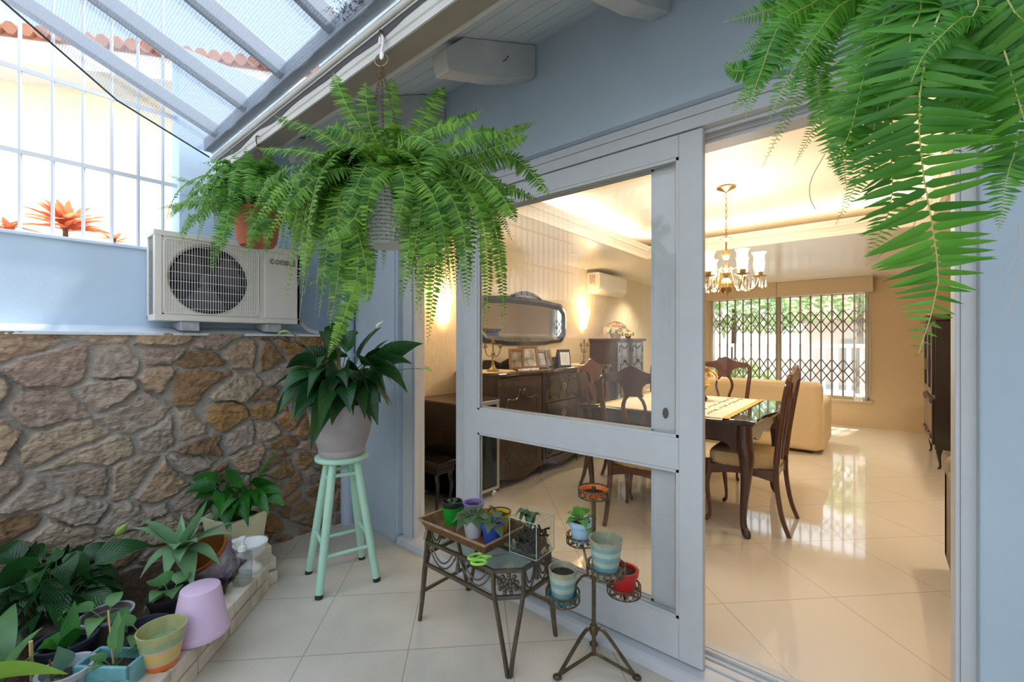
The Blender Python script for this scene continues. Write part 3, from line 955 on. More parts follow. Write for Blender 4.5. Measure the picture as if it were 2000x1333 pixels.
# ================================================================== OUTDOOR COOLING UNIT
ACW = M('unit_enamel', (0.72, 0.69, 0.64), 0.5, var=0.06, vscale=5)
ACD = M('unit_dark', (0.02, 0.022, 0.035), 0.5)
ac = thing('air_conditioner_unit', 'cream outdoor air conditioner unit with round fan grille on the wall ledge', 'air conditioner', (-2.99, -1.2145, 1.452))
W, H, D = 0.775, 0.495, 0.175
b = MB()
b.box(-D, 0, 0, W, 0, 0.035).box(-D, 0.004, -0.004, W, H - 0.03, H)
b.box(-D, 0, 0.44 + 0.085, W, 0.03, H - 0.02).box(-0.16, 0, W - 0.02, W, 0, H)
b.box(-0.03, 0, 0, 0.035, 0.03, H - 0.02).box(-D, -D + 0.02, 0, W, 0, H)
# front plate with a round hole
cy, cz, rr = 0.268, 0.245, 0.197
n = 64
vs, fs = [], []
a0, a1, b0, b1 = 0.03, 0.53, 0.03, H - 0.025
for i in range(n):
    a = 2 * PI * i / n
    cx_, sx_ = math.cos(a), math.sin(a)
    k = min((a1 - cy if cx_ > 0 else cy - a0) / max(abs(cx_), 1e-6), (b1 - cz if sx_ > 0 else cz - b0) / max(abs(sx_), 1e-6))
    for x, r in ((-0.004, k), (-0.010, rr + 0.012), (-0.04, rr)):
        vs.append((x, cy + r * cx_, cz + r * sx_))
for i in range(n):
    j = (i + 1) % n
    fs += [(3 * i, 3 * i + 1, 3 * j + 1, 3 * j), (3 * i + 1, 3 * i + 2, 3 * j + 2, 3 * j + 1)]
b.add(vs, fs)
b.build('casing', ACW, ac, smooth=True, bevel=0.004)
MB().box(-0.15, -0.11, 0.05, 0.50, 0.03, H - 0.03).build('fan_cavity', ACD, ac, smooth=False)
MB().box(-D + 0.02, -0.03, 0.008, 0.018, 0.035, H - 0.03).build('coil', M('coil_fins', (0.045, 0.045, 0.048), 0.6, var=0.9, vscale=160, col2=(0.3, 0.3, 0.3)), ac, smooth=False)
f = MB()
for i in range(3):
    a = 2 * PI * i / 3 + 0.4
    g = []
    for k in range(6):
        rad = 0.04 + 0.145 * k / 5
        g.append([(-0.085 + 0.03 * (q - 0.5), cy + rad * math.cos(a + (q - 0.5) * 1.3), cz + rad * math.sin(a + (q - 0.5) * 1.3)) for q in (0, 0.33, 0.66, 1)])
    f.sheet(g)
f.lathe([(0.045, -0.03), (0.045, 0.02), (0.02, 0.035)], (-0.08, cy, cz), 20, mtx=Matrix(((0, 0, 1), (0, 1, 0), (-1, 0, 0))))
f.build('fan', M('fan_blade', (0.06, 0.065, 0.085), 0.4), ac)
gr = MB()
x = 0.006
for i in range(36):
    y = 0.052 + i * (0.505 - 0.052) / 35
    gr.tube([(x, y, 0.045), (x, y, H - 0.045)], 0.0013, 5)
for i in range(8):
    z = 0.07 + i * (H - 0.14) / 7
    gr.tube([(x - 0.003, 0.045, z), (x - 0.003, 0.512, z)], 0.0014, 5)
fr = [(x, 0.055, 0.042), (x, 0.50, 0.042), (x, 0.515, 0.06), (x, 0.515, H - 0.06), (x, 0.50, H - 0.042), (x, 0.055, H - 0.042), (x, 0.042, H - 0.06), (x, 0.042, 0.06)]
gr.tube(fr, 0.003, 6, closed=True)
gr.build('fan_grille', M('grille_wire', (0.74, 0.72, 0.68), 0.45), ac)
MB().box(0.0, 0.006, 0.553, 0.755, 0.035, H - 0.04).build('service_panel', ACW, ac, smooth=False, bevel=0.01, seg=3)
tx = bpy.data.curves.new('brand_lettering', 'FONT')
tx.body = 'consul'
tx.size = 0.062
tx.extrude = 0.0008
tx.offset = 0.0022
tx.align_x = 'CENTER'
tmp = bpy.data.objects.new('tmp', tx)
COL.objects.link(tmp)
bpy.context.view_layer.update()
tme = bpy.data.meshes.new_from_object(tmp.evaluated_get(bpy.context.evaluated_depsgraph_get()))
bpy.data.objects.remove(tmp)
to = bpy.data.objects.new('brand_lettering', tme)
COL.objects.link(to)
tme.materials.clear()
to.parent = ac
to.location = (0.0068, 0.662, 0.385)
to.rotation_euler = (R(90), 0, R(90))
tme.materials.append(M('letter_grey', (0.22, 0.24, 0.23), 0.5))
br = MB()
for y in (0.115, 0.56):
    br.prism([(0.022, -0.055), (0.022, -0.012), (0.03, -0.004), (-0.17, -0.004), (-0.17, -0.03), (-0.05, -0.05)], y, y + 0.085, lambda u, v, w: (u, w, v))
br.build('mounting_foot', M('bracket_grey', (0.40, 0.42, 0.46), 0.5, var=0.3, vscale=20), ac, smooth=False, bevel=0.003)
MB().tube(spline([(-0.10, W, 0.08), (-0.07, W + 0.03, 0.03), (-0.06, W + 0.09, -0.035), (-0.04, W + 0.16, -0.052), (-0.02, W + 0.24, -0.05), (0.01, W + 0.32, -0.06)], 26), [0.014 + 0.002 * (i % 2) for i in range(27)], 9).build('drain_hose', M('hose_grey', (0.5, 0.5, 0.5), 0.7), ac)
MB().tube([(-0.08, W, 0.22), (-0.08, W + 0.025, 0.22)], 0.012, 8).build('valve', BLACKP, ac)


# ================================================================== FERNS
def frond(mb, st, pts, pl, n, nrm, seed=0, wid=0.32, curl=0.0, taper0=0.25, e0=0.5, ep=1.7):
    """one arching frond: pts = spine, pl = longest pinna"""
    r = random.Random(seed)
    q = spline(pts, max(10, n))
    m = len(q) - 1
    L = sum((q[i + 1] - q[i]).length for i in range(m))
    st.tube(q[::max(1, m // 14)] + [q[-1]], [0.0016 * (1 - 0.7 * i / 15) * (pl / 0.035) ** 0.4 for i in range(len(q[::max(1, m // 14)]) + 1)], 4)
    nrm = Vector(nrm)
    acc = 0
    for i in range(1, m + 1):
        t = i / m
        T = (q[i] - q[i - 1]).normalized()
        S = T.cross(nrm)
        if S.length < 0.05:
            S = T.cross(Vector((0.2, 0.5, 1)))
        S.normalize()
        N_ = S.cross(T).normalized()
        env = min(1, taper0 + (1 - taper0) * t / 0.22) * (1 - max(0, (t - e0) / (1 - e0)) ** ep * 0.93)
        l = pl * env
        w = min(l * wid, L / m * 0.86)
        for s in (-1, 1):
            p = q[i] + T * (L / m) * (0.25 * s)
            d = (s * S + T * r.uniform(0.06, 0.30) - N_ * r.uniform(-0.05, 0.35) + Vector((r.gauss(0, .06), r.gauss(0, .06), r.gauss(0, .06)))).normalized()
            wv = (T - d * T.dot(d)).normalized() * w
            if l > 0.03:
                kk = r.uniform(-0.02, 0.14) * l
                ks = ((0.0, 0.45), (0.10, 1.0), (0.35, 0.92), (0.6, 0.68), (0.82, 0.38), (1.0, 0.03))
                vs = []
                for a, b in ks:
                    c_ = p + d * l * a - N_ * kk * a * a * 2
                    vs += [c_ + wv * b * 0.5, c_ + N_ * w * 0.12 * b, c_ - wv * b * 0.5]
                fs = []
                for a in range(5):
                    fs += [(3 * a, 3 * a + 1, 3 * a + 4, 3 * a + 3), (3 * a + 1, 3 * a + 2, 3 * a + 5, 3 * a + 4)]
                mb.add(vs, fs)
            else:
                e = p + d * l - N_ * l * r.uniform(0, 0.25)
                c_ = p + d * l * 0.5
                mb.add([p + wv * 0.3, c_ + wv * 0.62, e, c_ - wv * 0.62, p - wv * 0.3], [(0, 1, 3, 4), (1, 2, 3)])


TOCAM = lambda p: (CAM - p).normalized()


def fern_px(mb, st, crown, plist, pl, n0, seed=0, base_spread=0.05, top=False):
    """fronds from the crown through (px, py, depth) points"""
    r = random.Random(seed)
    for k, P in enumerate(plist):
        pts = [at(*p) for p in P]
        c = crown + Vector((r.uniform(-1, 1), r.uniform(-1, 1), r.uniform(-0.3, 0.6))) * base_spread
        out = pts[-1] - crown
        L = (pts[0] - c).length + sum((pts[i + 1] - pts[i]).length for i in range(len(pts) - 1))
        nrm = (TOCAM(pts[-1]) * 0.9 + Vector((0, 0, 0.8)) + out.normalized() * 0.4).normalized()
        frond(mb, st, [c] + pts, pl * r.uniform(0.85, 1.12), max(14, int(n0 * L / 0.5)), nrm, seed * 100 + k, e0=0.7 if top else 0.5, ep=2.2 if top else 1.7)


def fern_fill(mb, st, crown, n, rad, drop, pl, n0, seed, az=(0, 2 * PI), lift=(0.05, 0.25), upright=0.15, dmin=0.15):
    r = random.Random(seed)
    for k in range(n):
        a = r.uniform(*az)
        c = crown + Vector((r.uniform(-1, 1), r.uniform(-1, 1), r.uniform(-0.3, 0.5))) * 0.05
        o = Vector((math.cos(a), math.sin(a), 0))
        R_ = rad * r.uniform(0.45, 1.05)
        if r.random() < upright:
            tip = c + o * R_ * 0.6 + Vector((0, 0, r.uniform(0.08, 0.22)))
            mid = c + o * R_ * 0.25 + Vector((0, 0, r.uniform(0.08, 0.16)))
            pts = [c, mid, tip]
        else:
            h = r.uniform(*lift)
            dz = r.uniform(dmin, 1.0) * drop
            pts = [c, c + o * R_ * 0.40 + Vector((0, 0, h)), c + o * R_ * 0.80 + Vector((0, 0, h * 0.4 - dz * 0.25)), c + o * R_ * 0.98 + Vector((0, 0, -dz))]
        L = sum((Vector(pts[i + 1]) - Vector(pts[i])).length for i in range(len(pts) - 1))
        frond(mb, st, pts, pl * r.uniform(0.7, 1.15), max(14, int(n0 * L / 0.5)), (o * 0.8 + Vector((0, 0, 0.9))).normalized(), seed * 1000 + k)


def chain(mb, a, b, link=0.018, r=0.0012):
    a, b = Vector(a), Vector(b)
    d = (b - a)
    n = max(2, int(d.length / (link * 0.72)))
    d.normalize()
    s1 = d.cross(Vector((0, 1, 0.1))).normalized()
    s2 = d.cross(s1)
    for i in range(n):
        c = a + d * ((i + 0.5) * (b - a).length / n)
        s = s1 if i % 2 else s2
        mb.tube([c + d * math.cos(t) * link * 0.5 + s * math.sin(t) * link * 0.25 for t in [2 * PI * k / 8 for k in range(8)]], r, 4, closed=True)


# ---- big fern in the white wicker basket
C1 = Vector((-1.335, -0.885, 1.90))
f1 = thing('hanging_fern', 'bushy green fern in a white wicker basket hanging from the gutter on a chain', 'fern', C1)
mb, st = MB(), MB()
U = [[(690, 230, 1.56), (650, 142, 1.60)], [(725, 250, 1.5), (712, 160, 1.5)], [(765, 240, 1.62), (765, 150, 1.66)], [(815, 250, 1.6), (866, 165, 1.64)],
     [(850, 260, 1.5), (943, 214, 1.5)], [(850, 290, 1.6), (950, 270, 1.65), (1046, 238, 1.68)], [(870, 320, 1.5), (960, 290, 1.5), (1032, 264, 1.5)],
     [(640, 270, 1.6), (530, 224, 1.64)], [(610, 300, 1.55), (500, 289, 1.6)], [(690, 265, 1.45), (632, 248, 1.42)],
     [(900, 330, 1.55), (1000, 308, 1.55), (1078, 386, 1.55)], [(920, 345, 1.65), (1050, 388, 1.72)], [(870, 310, 1.45), (960, 360, 1.40), (1010, 434, 1.36)],
     [(830, 260, 1.45), (905, 238, 1.42)], [(800, 270, 1.4), (850, 290, 1.33), (835, 352, 1.28)], [(860, 300, 1.42), (930, 262, 1.4), (975, 258, 1.4)],
     [(650, 310, 1.45), (560, 360, 1.42), (480, 462, 1.42)], [(660, 330, 1.4), (580, 380, 1.35), (520, 470, 1.33)], [(650, 320, 1.6), (540, 340, 1.65), (490, 420, 1.68)],
     [(720, 320, 1.38), (690, 380, 1.3), (655, 440, 1.28)], [(720, 360, 1.36), (690, 430, 1.30), (620, 480, 1.28)],
     [(640, 350, 1.5), (610, 450, 1.45), (580, 565, 1.45)], [(660, 360, 1.45), (640, 480, 1.4), (625, 605, 1.40)], [(670, 370, 1.42), (665, 500, 1.38), (645, 642, 1.38)],
     [(690, 400, 1.40), (700, 520, 1.36), (672, 620, 1.36), (640, 700, 1.36)], [(620, 340, 1.5), (590, 430, 1.48), (595, 540, 1.48)], [(690, 380, 1.38), (715, 520, 1.36), (718, 600, 1.36)],
     [(650, 340, 1.55), (615, 420, 1.55), (592, 515, 1.55)], [(700, 380, 1.4), (690, 500, 1.4), (600, 560, 1.38)], [(680, 380, 1.45), (680, 520, 1.45), (700, 630, 1.45)],
     [(800, 350, 1.38), (835, 470, 1.32), (812, 610, 1.33)], [(800, 340, 1.4), (800, 460, 1.36), (780, 600, 1.37)], [(820, 340, 1.36), (850, 480, 1.30), (836, 672, 1.30)],
     [(830, 330, 1.4), (880, 430, 1.36), (892, 575, 1.36)], [(850, 330, 1.42), (930, 400, 1.38), (952, 520, 1.38), (948, 648, 1.38)], [(860, 330, 1.45), (950, 400, 1.45), (978, 520, 1.45), (985, 648, 1.45)],
     [(840, 330, 1.5), (910, 400, 1.48), (925, 560, 1.48)], [(810, 340, 1.36), (820, 420, 1.32), (795, 560, 1.32)], [(860, 340, 1.5), (960, 430, 1.52), (990, 560, 1.52)],
     [(840, 350, 1.34), (900, 430, 1.28), (915, 600, 1.28)], [(820, 350, 1.33), (862, 430, 1.27), (872, 560, 1.27)], [(780, 330, 1.36), (790, 380, 1.30), (765, 470, 1.28)],
     [(760, 330, 1.36), (725, 365, 1.30), (712, 470, 1.30)], [(850, 320, 1.55), (955, 380, 1.58), (1000, 470, 1.6)]]
fern_px(mb, st, at(748, 345, 1.55), U[:16], 0.047, 46, 2, top=True)
fern_px(mb, st, at(748, 345, 1.55), U[16:], 0.041, 46, 3)
fern_fill(mb, st, C1, 72, 0.36, 0.44, 0.038, 44, 21, az=(R(-12), R(75)), lift=(0.0, 0.09), upright=0.0)
fern_fill(mb, st, C1, 60, 0.36, 0.42, 0.038, 44, 22, az=(R(165), R(268)), lift=(0.0, 0.09), upright=0.0)
fern_fill(mb, st, C1, 34, 0.26, 0.12, 0.032, 46, 23, upright=0.25, lift=(0.0, 0.06))
fern_fill(mb, st, C1, 44, 0.25, 0.50, 0.038, 46, 24, az=(R(-8), R(80)), lift=(0.0, 0.06), upright=0, dmin=0.55)
fern_fill(mb, st, C1, 34, 0.25, 0.48, 0.038, 46, 25, az=(R(170), R(262)), lift=(0.0, 0.06), upright=0, dmin=0.5)
fern_fill(mb, st, C1, 16, 0.20, 0.40, 0.036, 46, 26, az=(R(80), R(170)), lift=(0.0, 0.06), upright=0, dmin=0.5)
for s in (mb, st):
    s.v = [tuple(Vector(p) - C1) for p in s.v]
mb.build('foliage', FERN, f1, fix=False, smooth=False)
st.build('stems', RACHIS, f1, fix=False)
w = MB()
for i in range(15):
    z = -0.045 - i * 0.0125
    rad = 0.103 - i * 0.0026
    w.tube([((rad + 0.0035 * math.cos(k * PI + i * PI)) * math.cos(2 * PI * k / 28), (rad + 0.0035 * math.cos(k * PI + i * PI)) * math.sin(2 * PI * k / 28), z) for k in range(28)], 0.0062, 6, closed=True)
for k in range(28):
    a = 2 * PI * k / 28
    w.tube([(0.104 * math.cos(a), 0.104 * math.sin(a), -0.04), (0.066 * math.cos(a), 0.066 * math.sin(a), -0.222)], 0.003, 5)
w.lathe([(0, -0.226), (0.068, -0.226), (0.068, -0.216), (0, -0.216)], n=28)
w.build('basket', M('white_wicker', (0.62, 0.60, 0.62), 0.7, var=0.1), f1)
MB().lathe([(0.07, -0.20), (0.096, -0.03), (0.100, -0.03), (0.101, -0.012), (0.094, -0.012), (0.090, -0.03), (0, -0.03)], n=28).build('inner_pot', M('brown_pot', (0.13, 0.035, 0.018), 0.6), f1)
ch = MB()
top = Vector((-1.348, -0.893, 2.315)) - C1
for k in range(3):
    a = 2 * PI * k / 3 + 0.5
    chain(ch, top, (0.1 * math.cos(a), 0.1 * math.sin(a), -0.03))
ch.build('chain', RUST, f1)
MB().tube([top + Vector((0.022 * math.cos(t), 0.012 * math.cos(t), 0.021 + 0.022 * math.sin(t))) for t in [2 * PI * k / 18 for k in range(18)]], 0.0022, 6, closed=True).build('ring', OLDBRASS, f1)
k = top
MB().tube(spline([k + Vector((-0.008, 0, 0.078)), k + Vector((-0.011, 0, 0.095)), k + Vector((-0.004, 0, 0.108)), k + Vector((0.006, 0, 0.100)), k + Vector((0.008, 0, 0.08)), k + Vector((0.002, 0, 0.055)), k + Vector((-0.004, 0, 0.035)), k + Vector((0.0, 0, 0.026)), k + Vector((0.007, 0, 0.033)), k + Vector((0.006, 0, 0.045))], 30), 0.005, 8).build('hook', WHITEP, f1)
MB().tube(spline([k + Vector((0, 0.012, 0.122)), k + Vector((0, -0.006, 0.124)), k + Vector((0, -0.010, 0.110)), k + Vector((-0.001, -0.003, 0.103)), k + Vector((0, 0.005, 0.106))], 14), 0.0022, 6).build('eye_screw', RUST, f1)

# ---- fern in the terracotta pot
C2 = at(502, 402, 2.29)
f2 = thing('hanging_fern', 'smaller fern in a terracotta pot hanging at the far end of the gutter', 'fern', C2)
mb, st = MB(), MB()
U = [[(400, 390, 2.3), (302, 409, 2.32)], [(420, 370, 2.35), (318, 340, 2.4)], [(460, 360, 2.3), (432, 296, 2.3)], [(540, 370, 2.3), (560, 335, 2.3)], [(430, 400, 2.2), (345, 460, 2.2)],
     [(450, 410, 2.12), (425, 470, 2.08), (412, 545, 2.08)], [(455, 400, 2.1), (440, 450, 2.04), (425, 505, 2.04)], [(490, 420, 2.08), (500, 450, 2.04), (478, 500, 2.05)],
     [(550, 410, 2.2), (585, 440, 2.2), (578, 485, 2.2)], [(560, 410, 2.3), (600, 450, 2.3), (600, 520, 2.3)], [(430, 400, 2.3), (370, 430, 2.3), (352, 480, 2.3)], [(420, 390, 2.4), (350, 380, 2.45)], [(510, 420, 2.08), (525, 445, 2.05), (515, 510, 2.06)],
     [(400, 400, 2.2), (350, 400, 2.2), (330, 430, 2.2)]]
fern_px(mb, st, C2, U, 0.042, 40, 5)
fern_fill(mb, st, C2 + Vector((0, 0, 0.02)), 110, 0.36, 0.22, 0.042, 40, 31, upright=0.3, lift=(0.05, 0.16))
for s in (mb, st):
    s.v = [tuple(Vector(p) - C2) for p in s.v]
mb.build('foliage', FERN2, f2, fix=False, smooth=False)
st.build('stems', RACHIS, f2, fix=False)
pb = MB().lathe([(0.0, -0.215), (0.078, -0.215), (0.092, -0.19), (0.112, -0.075), (0.119, -0.075), (0.122, -0.03), (0.113, -0.03), (0.105, -0.05), (0, -0.05)], n=32)
pb.build('pot', TERRA, f2)
d = (CAM - C2).normalized()
MB().lathe([(0.011, -0.002), (0.011, 0.006)], Vector((d.x, d.y, 0)).normalized() * 0.098 + RGT * 0.045 + Vector((0, 0, -0.158)), 12, mtx=Vector((d.x, d.y, 0)).normalized().to_track_quat('Z', 'Y').to_matrix()).build('drain_hole', BLACKP, f2)
ch = MB()
h2 = Vector((-2.48, -0.885, 2.36)) - C2
for k_ in range(3):
    a = 2 * PI * k_ / 3
    chain(ch, h2, (0.12 * math.cos(a), 0.12 * math.sin(a), -0.04), 0.026)
ch.build('chain', RUST, f2)
MB().tube(spline([h2 + Vector((0, 0.008, 0.05)), h2 + Vector((0, -0.008, 0.045)), h2 + Vector((0, -0.006, 0.01)), h2 + Vector((0, 0.004, 0.0)), h2 + Vector((0, 0.006, 0.012))], 14), 0.0035, 6).build('hook', RUST, f2)

RUNP = M('runner_pale', (0.42, 0.36, 0.28), 0.8)
# ---- sword fern close to the camera: every frond on its own
C3 = Vector((0.03, -0.90, 1.995))
f3 = thing('hanging_fern', 'large sword fern hanging over the open doorway, its pot above the picture', 'fern', C3)
c3 = at(1850, -60, 0.66)
FR = [([(1842, -20, .62), (1836, 20, .60), (1800, 150, .59), (1797, 290, .60), (1822, 450, .62), (1832, 560, .63), (1795, 690, .64)], .083, 62),
      ([(1900, -30, .60), (1932, 20, .58), (1965, 110, .57), (1990, 200, .57), (2030, 330, .58)], .082, 44),
      ([(1760, -20, .66), (1735, 20, .66), (1690, 140, .66), (1660, 260, .68), (1620, 330, .69)], .044, 46),
      ([(1740, -40, .72), (1690, 40, .74), (1650, 190, .75), (1642, 270, .76), (1655, 375, .77)], .050, 40),
      ([(1740, -30, .70), (1700, 60, .70), (1690, 170, .70), (1655, 290, .70), (1650, 360, .70)], .040, 44),
      ([(1720, -30, .78), (1660, 20, .80), (1600, 80, .80), (1560, 180, .80), (1488, 328, .80)], .026, 44),
      ([(1720, -30, .80), (1640, 30, .82), (1600, 140, .82), (1600, 220, .82), (1553, 322, .82)], .026, 40),
      ([(1640, -60, .84), (1560, -10, .84), (1500, 20, .84), (1412, 44, .84)], .030, 40),
      ([(1640, -50, .82), (1560, 10, .82), (1500, 60, .82), (1422, 120, .82)], .028, 38),
      ([(1640, -40, .80), (1560, 20, .80), (1490, 120, .80), (1440, 140, .80), (1412, 122, .80)], .026, 36),
      ([(1650, -50, .78), (1560, 30, .78), (1500, 100, .78), (1475, 160, .78), (1426, 224, .78)], .030, 40),
      ([(1640, -40, .76), (1530, 40, .76), (1490, 130, .76), (1455, 232, .76)], .032, 40),
      ([(1650, -30, .86), (1570, 30, .86), (1520, 120, .86), (1440, 140, .86)], .026, 30),
      ([(1800, -20, .70), (1770, 100, .70), (1740, 250, .70), (1742, 390, .70), (1700, 498, .70)], .052, 46),
      ([(1780, -20, .68), (1740, 80, .68), (1715, 210, .68), (1690, 320, .68), (1632, 440, .68)], .030, 36),
      ([(1930, -20, .62), (1990, 120, .62), (1985, 280, .62), (1966, 345, .62), (1952, 448, .62)], .036, 40),
      ([(1890, -10, .64), (1900, 60, .64), (1880, 160, .64), (1900, 270, .64)], .060, 34),
      ([(1800, -10, .62), (1780, 60, .61), (1770, 120, .61), (1730, 220, .62)], .058, 34),
      ([(1960, -20, .56), (2010, 60, .55), (2030, 200, .55)], .080, 30),
      ([(1860, -30, .72), (1850, 80, .72), (1870, 200, .72), (1860, 320, .72)], .060, 36),
      ([(1760, -20, .78), (1720, 90, .78), (1730, 190, .78), (1700, 270, .78)], .045, 36),
      ([(1840, -30, .74), (1800, 40, .74), (1740, 130, .74), (1700, 230, .74)], .055, 36),
      ([(1910, -10, .58), (1870, 40, .55), (1810, 100, .54), (1780, 160, .54)], .020, 40),
      ([(1960, -20, .66), (1950, 120, .66), (1930, 230, .66), (1945, 320, .66)], .055, 36),
      ([(1700, -40, .74), (1640, 10, .74), (1600, 60, .74), (1540, 150, .74), (1500, 240, .74)], .034, 40)]
for i, (P, pl, n) in enumerate(FR):
    mb, st = MB(), MB()
    pts = [at(*p) for p in P]
    c0 = C3 + Vector((0, 0, 0.15)) + (pts[0] - C3) * Vector((0.15, 0.15, 0))
    pts = [c0, c0.lerp(pts[0], 0.45) + Vector((0, 0, 0.07))] + pts
    n = int(sum((pts[k_ + 1] - pts[k_]).length for k_ in range(len(pts) - 1)) / (pl * 0.155 + 0.0012))
    nr = (TOCAM(pts[len(pts) // 2]) + Vector((0, 0, 0.35)) + RGT * random.Random(i).uniform(-0.35, 0.35)).normalized()
    frond(mb, st, pts, pl, n, nr, 700 + i, wid=0.17, taper0=0.9, e0=0.74, ep=1.15)
    for s in (mb, st):
        s.v = [tuple(Vector(p) - C3) for p in s.v]
    o = mb.build('frond', FERN3, f3, fix=False)
    st.build('stem', RACHIS, o, fix=False)
MB().lathe([(0.0, -0.10), (0.07, -0.10), (0.10, 0.06), (0.106, 0.06), (0.106, 0.09), (0.095, 0.09), (0.09, 0.07), (0, 0.07)], (0, 0, 0.06), n=24).build('pot', TERRA, f3)
for P in ([(1612, 300, .72), (1585, 350, .72), (1582, 385, .72), (1593, 410, .72)], [(1720, 290, .7), (1690, 330, .7), (1655, 362, .7)], [(1990, 440, .62), (1985, 500, .62), (1948, 560, .62)], [(1998, 500, .62), (1985, 560, .62), (1962, 625, .62)], [(1790, 380, .68), (1780, 450, .68), (1690, 520, .68)]):
    MB().tube(spline([Vector(at(*p)) - C3 for p in P], 12), 0.0007, 4).build('runner', RUNP, f3)
ch = MB()
for k_ in range(3):
    a = 2 * PI * k_ / 3
    chain(ch, (0.03, 0.01, 0.40), (0.10 * math.cos(a), 0.10 * math.sin(a), 0.14))
ch.build('chain', RUST, f3)


# ================================================================== LEAFY PLANTS
def leafblade(mb, st, p0, p1, p2, w, pet=0.45, n=9, fold=0.25, wave=0.06, r=None, rad=0.0028, shape=0.45, roll=0.0):
    r = r or rng
    q = bez(p0, p1, p2, 24)
    k0 = int(24 * pet)
    if st is not None and k0 > 0:
        st.tube(q[:k0 + 2:3] + [q[k0 + 1]], rad, 5)
    q = q[k0:]
    m = len(q) - 1
    ph = r.uniform(0, 6)
    g = []
    for i in range(n + 1):
        t = i / n
        x = t * m
        k = min(int(x), m - 1)
        p = q[k].lerp(q[k + 1], x - k)
        T = (q[k + 1] - q[k]).normalized()
        S = T.cross(Vector((0, 0, 1)))
        if S.length < 0.12:
            S = T.cross(Vector((0.4, -0.7, 0.3)))
        S.normalize()
        N_ = S.cross(T).normalized()
        if roll:
            S = (S * math.cos(roll) + N_ * math.sin(roll)).normalized()
            N_ = S.cross(T).normalized()
        e = (math.sin(PI * t ** (0.50 + shape * 0.34)) ** 0.9) * (1 - 0.30 * t) if 0 < t < 1 else 0.03
        hw = w * 0.5 * e
        row = []
        for j in (-1, -0.55, 0, 0.55, 1):
            row.append(p + S * hw * j + N_ * (abs(j) * hw * fold + wave * hw * math.sin(ph + 7 * t + j * 1.7) * abs(j)))
        g.append(row)
    mb.sheet(g, uv=True)


def localise(c, *mbs):
    for s in mbs:
        s.v = [tuple(Vector(p) - c) for p in s.v]


def lilyplant(t, crown, tips, w, matl, nfill, rad, hgt, seed, zdrop=0.3, loc=None):
    r = random.Random(seed)
    mb, st = MB(), MB()
    for tip, up in tips:
        tip = Vector(tip)
        c = crown + Vector((r.uniform(-.03, .03), r.uniform(-.03, .03), 0))
        mid = c.lerp(tip, 0.45) + Vector((0, 0, up * 1.5 + 0.03))
        leafblade(mb, st, c, mid, tip, w * r.uniform(0.85, 1.15), 0.48, r=r, roll=r.choice((-1, 1)) * r.uniform(0.3, 1.0))
    for i in range(nfill):
        a = r.uniform(0, 2 * PI)
        o = Vector((math.cos(a), math.sin(a), 0))
        c = crown + o * r.uniform(0, 0.05)
        ex = r.uniform(0.3, 1.0)
        tip = c + o * rad * ex + Vector((0, 0, hgt * r.uniform(0.25, 1.0) * (1.15 - ex * 0.8) - zdrop * ex * r.uniform(0, 0.6)))
        mid = c + o * rad * ex * 0.48 + Vector((0, 0, hgt * r.uniform(0.8, 1.35)))
        leafblade(mb, st, c, mid, tip, w * r.uniform(0.75, 1.15), 0.48, r=r, roll=r.choice((-1, 1)) * r.uniform(0.2, 0.9))
    for s in (mb, st):
        s.v = [(max(p[0], -3.018 - 0.004 * p[2]), p[1], p[2]) for p in s.v]
    localise(loc, mb, st)
    mb.build('foliage', matl, t, fix=False, uv=True)
    st.build('leaf_stalks', M('stalk_green', (0.06, 0.16, 0.03), 0.5), t, fix=False)


# ---- mint bar stool with the big peace lily
sx, sy = -2.33, -0.50
stool = thing('bar_stool', 'mint green wooden bar stool carrying the big peace lily', 'stool', (sx, sy, 0), R(-14))
MB().lathe([(0, 0.672), (0.138, 0.672), (0.145, 0.678), (0.145, 0.692), (0.138, 0.698), (0, 0.698)], n=40).build('seat', MINT, stool, angle=50)
feet = []
for k in range(4):
    a = R(45 + 90 * k) - R(2)
    tp = Vector((0.088 * math.cos(a), 0.088 * math.sin(a), 0.674))
    ft = Vector((0.213 * math.cos(a), 0.213 * math.sin(a), 0.0))
    feet.append((tp, ft))
    lg = MB().tube([tp, tp.lerp(ft, 0.3), tp.lerp(ft, 0.97)], [0.0205, 0.0225, 0.0205], 14).build('leg', MINT, stool)
    MB().tube([tp.lerp(ft, 0.97), ft], [0.0206, 0.020], 14).build('foot_tip', BLACKP, lg)
on = lambda k, z: feet[k % 4][0].lerp(feet[k % 4][1], (0.674 - z) / 0.674)
for k in range(4):
    for z in ((0.60, 0.195) if k % 2 else (0.575, 0.245)):
        MB().tube([on(k, z), on(k + 1, z)], 0.0105, 10).build('stretcher', MINT, stool)

